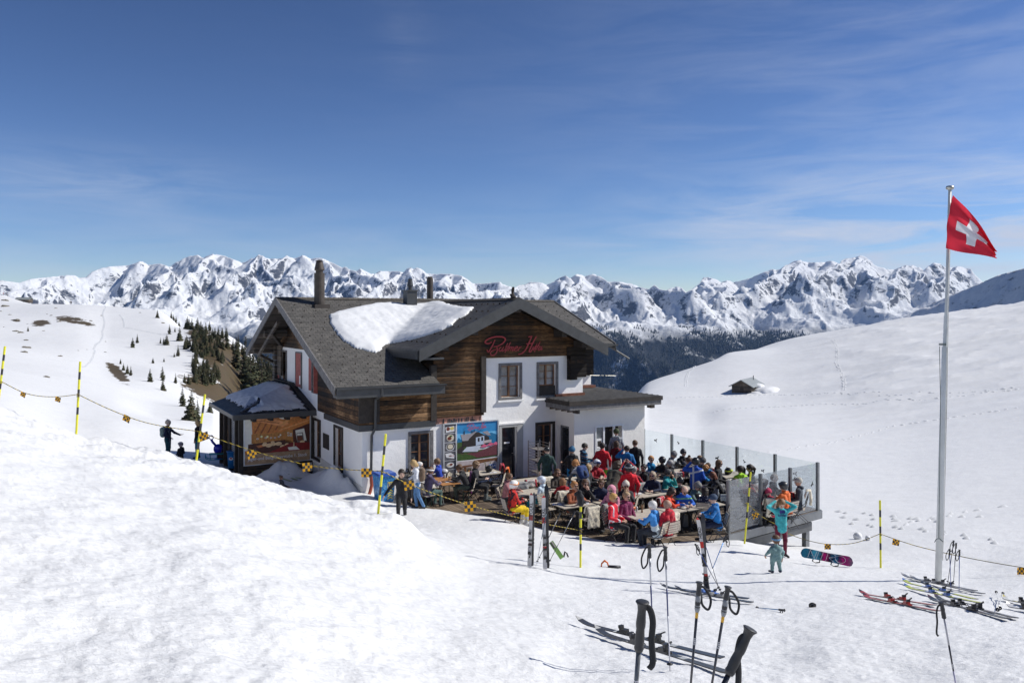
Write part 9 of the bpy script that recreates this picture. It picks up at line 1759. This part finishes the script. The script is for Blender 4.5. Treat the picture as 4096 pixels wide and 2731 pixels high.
 lp((4065, 2481), (3738, 2398), 'black ski lying at the right edge group, rear one', top=(.03, .03, .032), accent=(.10, .05, .06), bpos=(.40, .62)); lp((4035, 2487), (3712, 2402), 'black ski lying at the right edge group, front one', top=(.03, .03, .032), accent=(.10, .05, .06), bpos=(.40, .62))
 lp((4180, 2440), (4010, 2402), 'white ski with yellow marks cut by the right edge', top=(.6, .6, .58), accent=(.6, .5, .05), text='REBELS', tcol=(.05, .05, .05), tsize=.04, tpos=.7); lp((4190, 2460), (4030, 2435), 'pale ski lying in front of the white one at the right edge', top=(.5, .5, .52));
 sp(G(4012, 2398) + Vector((0, 0, .12)), G(3990, 2455) + Vector((0, 0, .06)), 'white pole lying crosswise at the right edge skis', ((.6, .6, .58),), strap=False, gl=.12); sp(G(3137, 2452) + Vector((0, 0, .05)), G(3020, 2430) + Vector((0, 0, .0)), 'blue ski pole lying flat on the snow with black grip', ((.02, .20, .45),), gl=.14, r=.008)
 sp(G(3985, 2388) + Vector((0, 0, .10)), G(4000, 2446) + Vector((0, 0, .05)), 'second white pole lying crosswise at the right edge skis', ((.6, .6, .58),), strap=False, gl=.12)
 for k, (a, b) in enumerate((((1060, 1897), (1205, 1912)), ((1080, 1888), (1215, 1898)), ((1045, 1886), (1165, 1925)), ((1075, 1880), (1190, 1920)))): A = Wz(*a, -6.88); B = Wz(*b, -6.88); ski(B, A, (0, 0, 1), ('rear', 'second', 'third', 'nearest')[k] + ' of four lime green skis lying by the annex', top=(.35, .48, .03), accent=(.04, .05, .03), bpos=(.4, .6))
 mb = MB(); A = W2(2238, 2216, 17.6); B = W2(2204, 2166, 17.8); mb.beam(A - (B - A) * .3, B, .10, .02, 0, (0, -1, .3)); mb.beam(A.lerp(B, .5), A.lerp(B, .95), .06, .06, 1); o = mb.build('ski', [PC('blue_lime', (.25, .45, .12)), BLK()]); tag(o, 'blue and lime ski tail sticking out of the snow dip', 'ski')
 mb = MB(); q = W2(2262, 2216, 17.6); mb.tube([q + Vector((-.04, 0, -.06)), q + Vector((-.01, 0, .06)), q + Vector((.03, 0, .02)), q + Vector((.06, 0, -.06))], .02, 6); o = mb.build('ski_pole_grip', BLK(), None, True); tag(o, 'black pole grip with strap peeping out of the snow', 'pole grip')
 q = G(2432, 2268); mb = MB(); mb.tube([q + Vector((-.17, .02, -.1)), q + Vector((-.15, .02, .08)), q + Vector((-.08, .02, .15)), q + Vector((-.01, .02, .1)), q + Vector((.03, .02, -.05))], .028, 8, 0, True, ((1, 0, 0), .6)); mb.beam(q + Vector((.0, 0, .02)), q + Vector((.3, 0, .01)), .09, .04, 1); o = mb.build('ski_bob', [PC('orange', (.60, .12, .01)), BLK()], None, True); tag(o, 'small orange curved ski tip and binding poking out of the snow', 'ski')
 q = G(3249, 2428); mb = MB(); mb.tube([q + Vector((.05 * math.cos(a), -.01, .03 + .035 * math.sin(a))) for a in np.linspace(0, 6.28, 12)], .018, 8); mb.box(q + Vector((-.02, -.03, .0)), q + Vector((.05, .03, .035))); o = mb.build('goggles', BLK(), None, True); tag(o, 'small black goggles dropped on the open snow', 'goggles')
 for x, y, r, lb in ((3431, 2155, .125, 'larger snowball lying behind the sagging rope'), (3472, 2160, .085, 'smaller snowball right beside the larger one')):
  q = G(x, y, 12, 60); bm = bmesh.new(); bmesh.ops.create_icosphere(bm, subdivisions=3, radius=r * q.y / 24)
  for v in bm.verts: v.co *= 1 + .12 * fbm(np.array([v.co.x * 9]), np.array([v.co.y * 9 + v.co.z * 5]), 3)[0]
  m = bpy.data.meshes.new('snowball'); bm.to_mesh(m); bm.free(); m.materials.append(MSNOWR); m.polygons.foreach_set('use_smooth', [True] * len(m.polygons)); o = bpy.data.objects.new('snowball', m); col.objects.link(o); o.location = q + Vector((0, 0, r * .8)); tag(o, lb, 'snowball', 'two snowballs beyond the rope')
 snowboard()
def snowboard():
 A = W(3203, 2206, 21.3); B = W(3414, 2247, 20.9); X = (B - A); L_ = X.length; X.normalize(); Z = Vector((0.05, -.80, .60)); Z = (Z - X * Z.dot(X)).normalized(); Y = Z.cross(X); M = Matrix((X, Y, Z)).transposed().to_4x4(); M.translation = A.lerp(B, .5)
 t = empty('snowboard', M.translation); t.matrix_world = M; tag(t, 'dark blue and magenta snowboard resting base up on its bindings', 'snowboard'); n = 40; mb = MB(); vs = []; fs = []; mi = []
 for i in range(n + 1):
  f = i / n; x = (f - .5) * L_; w = .125 + .02 * (2 * f - 1) ** 2; e = min(f, 1 - f)
  if e < .11: w *= math.sqrt(max(0, 1 - ((.11 - e) / .11) ** 2)) + .001
  z = -((.14 - e) / .14) ** 2 * .05 if e < .14 else 0; vs += [(x, -w, z), (x, w, z), (x, w, z - .012), (x, -w, z - .012)]
 m, nt, b = newmat('snowboard_base'); v = tc(nt); sx = nt.nodes.new('ShaderNodeSeparateXYZ'); nt.links.new(v, sx.inputs[0]); g = mth(nt, 'ADD', mth(nt, 'DIVIDE', sx.outputs['X'], L_), mth(nt, 'MULTIPLY', noise(nt, v, 5, 5, .7, 2.5), .30)); r = ramp(nt, mth(nt, 'ADD', g, .36), [(.08, (.03, .20, .30)), (.2, (.006, .02, .05)), (.27, (.04, .26, .38)), (.42, (.01, .012, .03)), (.45, (.35, .004, .12)), (.56, (.01, .012, .03)), (.68, (.03, .14, .24)), (.75, (.02, .01, .04)), (.80, (.32, .004, .13)), (1.0, (.008, .015, .035))]).outputs[0]; nt.links.new(r, b.inputs['Base Color']); b.inputs['Roughness'].default_value = .3
 for i in range(n): a = i * 4; c = a + 4; fs += [(a, c, c + 1, a + 1), (a + 3, a + 2, c + 2, c + 3), (a, a + 3, c + 3, c), (a + 1, c + 1, c + 2, a + 2)]
 mb.add(vs, fs, 0); mb.build('board', m, t); k = MB(); wl = PC('line_white', (.62, .60, .64), .5)
 def ln(x0, y0, x1, y1, w=.007): k.beam((x0, y0, .003), (x1, y1, .003), w, .004)
 s = L_ / 1.5; X_ = lambda f: (f - .5) * L_
 # N I T R O drawn as thin outline letters across the base
 ln(X_(.14), -.11, X_(.18), .11); ln(X_(.18), .11, X_(.26), -.11); ln(X_(.26), -.11, X_(.31), .11); ln(X_(.30), -.11, X_(.345), .11); ln(X_(.385), -.11, X_(.43), .11); ln(X_(.35), .115, X_(.58), .115); ln(X_(.48), -.11, X_(.52), .11); ln(X_(.55), .11, X_(.63), .11); ln(X_(.63), .11, X_(.67), .07); ln(X_(.67), .07, X_(.64), .02); ln(X_(.64), .02, X_(.54), -.01); ln(X_(.54), -.01, X_(.64), -.12)
 pts = [(X_(.755) + .125 * math.cos(a), .098 * math.sin(a), .004) for a in np.linspace(0, 6.2832, 26)]; k.tube(pts, .004, 5); k.build('lettering', wl, t)
 for f in (.31, .66):
  k = MB(); x = X_(f); k.box((x - .09, -.06, -.05), (x + .09, .06, -.014)); k.tube([(x - .08, -.1, -.04), (x - .09, -.13, -.13), (x, -.145, -.17), (x + .09, -.13, -.13), (x + .08, -.1, -.04)], .016, 6); k.tube([(x - .07, .05, -.04), (x - .08, .1, -.13), (x + .08, .1, -.13), (x + .07, .05, -.04)], .014, 6); k.build('binding', BLK(), t)
def adidas_print():
 """the sweater print of the woman in front"""
 o = [p for p in col.objects if p.name.startswith('person') and 'turquoise sweater' in p.get('label', '')][0]; m = PC('print_navy', (.015, .02, .16), .7); mb = MB(); me = o.data
 from mathutils.bvhtree import BVHTree
 bv = BVHTree.FromPolygons([v.co for v in me.vertices], [tuple(p.vertices) for p in me.polygons])
 vs, fs = text_mesh('adidas', .10, Matrix.Identity(4), 0, bold=.002, width=.25)
 out = []
 for v in vs:
  h = bv.ray_cast(Vector((v.x, -1, 1.265 + v.y)), Vector((0, 1, 0))); y = h[0].y if h[0] else -.11; out.append((v.x, y - .006, 1.265 + v.y))
 mb.add(out, fs, 0)
 for s, h0 in ((-1, 0), (0, 0), (1, 0)):
  pts = [(s * .05 + .035 * math.cos(a), 1.36 + .055 * math.sin(a)) for a in np.linspace(0, 6.28, 12)[:-1]]; q = []
  for x, z in pts: h = bv.ray_cast(Vector((x, -1, z)), Vector((0, 1, 0))); q.append((x, (h[0].y if h[0] else -.1) - .008, z))
  mb.poly(q, 0)
 mb.build('sweater_print', m, o, fix=False)
# ================================================================== BUILD
lighting()
terrain_mesh(); mountain_mesh(); side_ridge(); haze()
house(); roof_snow(); annex(); wall_signs()
deck(); glass_fence(); chair_proto(); poses(); headitems()
crowd(); terrace_things(); adidas_print()
snow_gear(); flagpole(); trees(); rocks(); huts(); footprints()
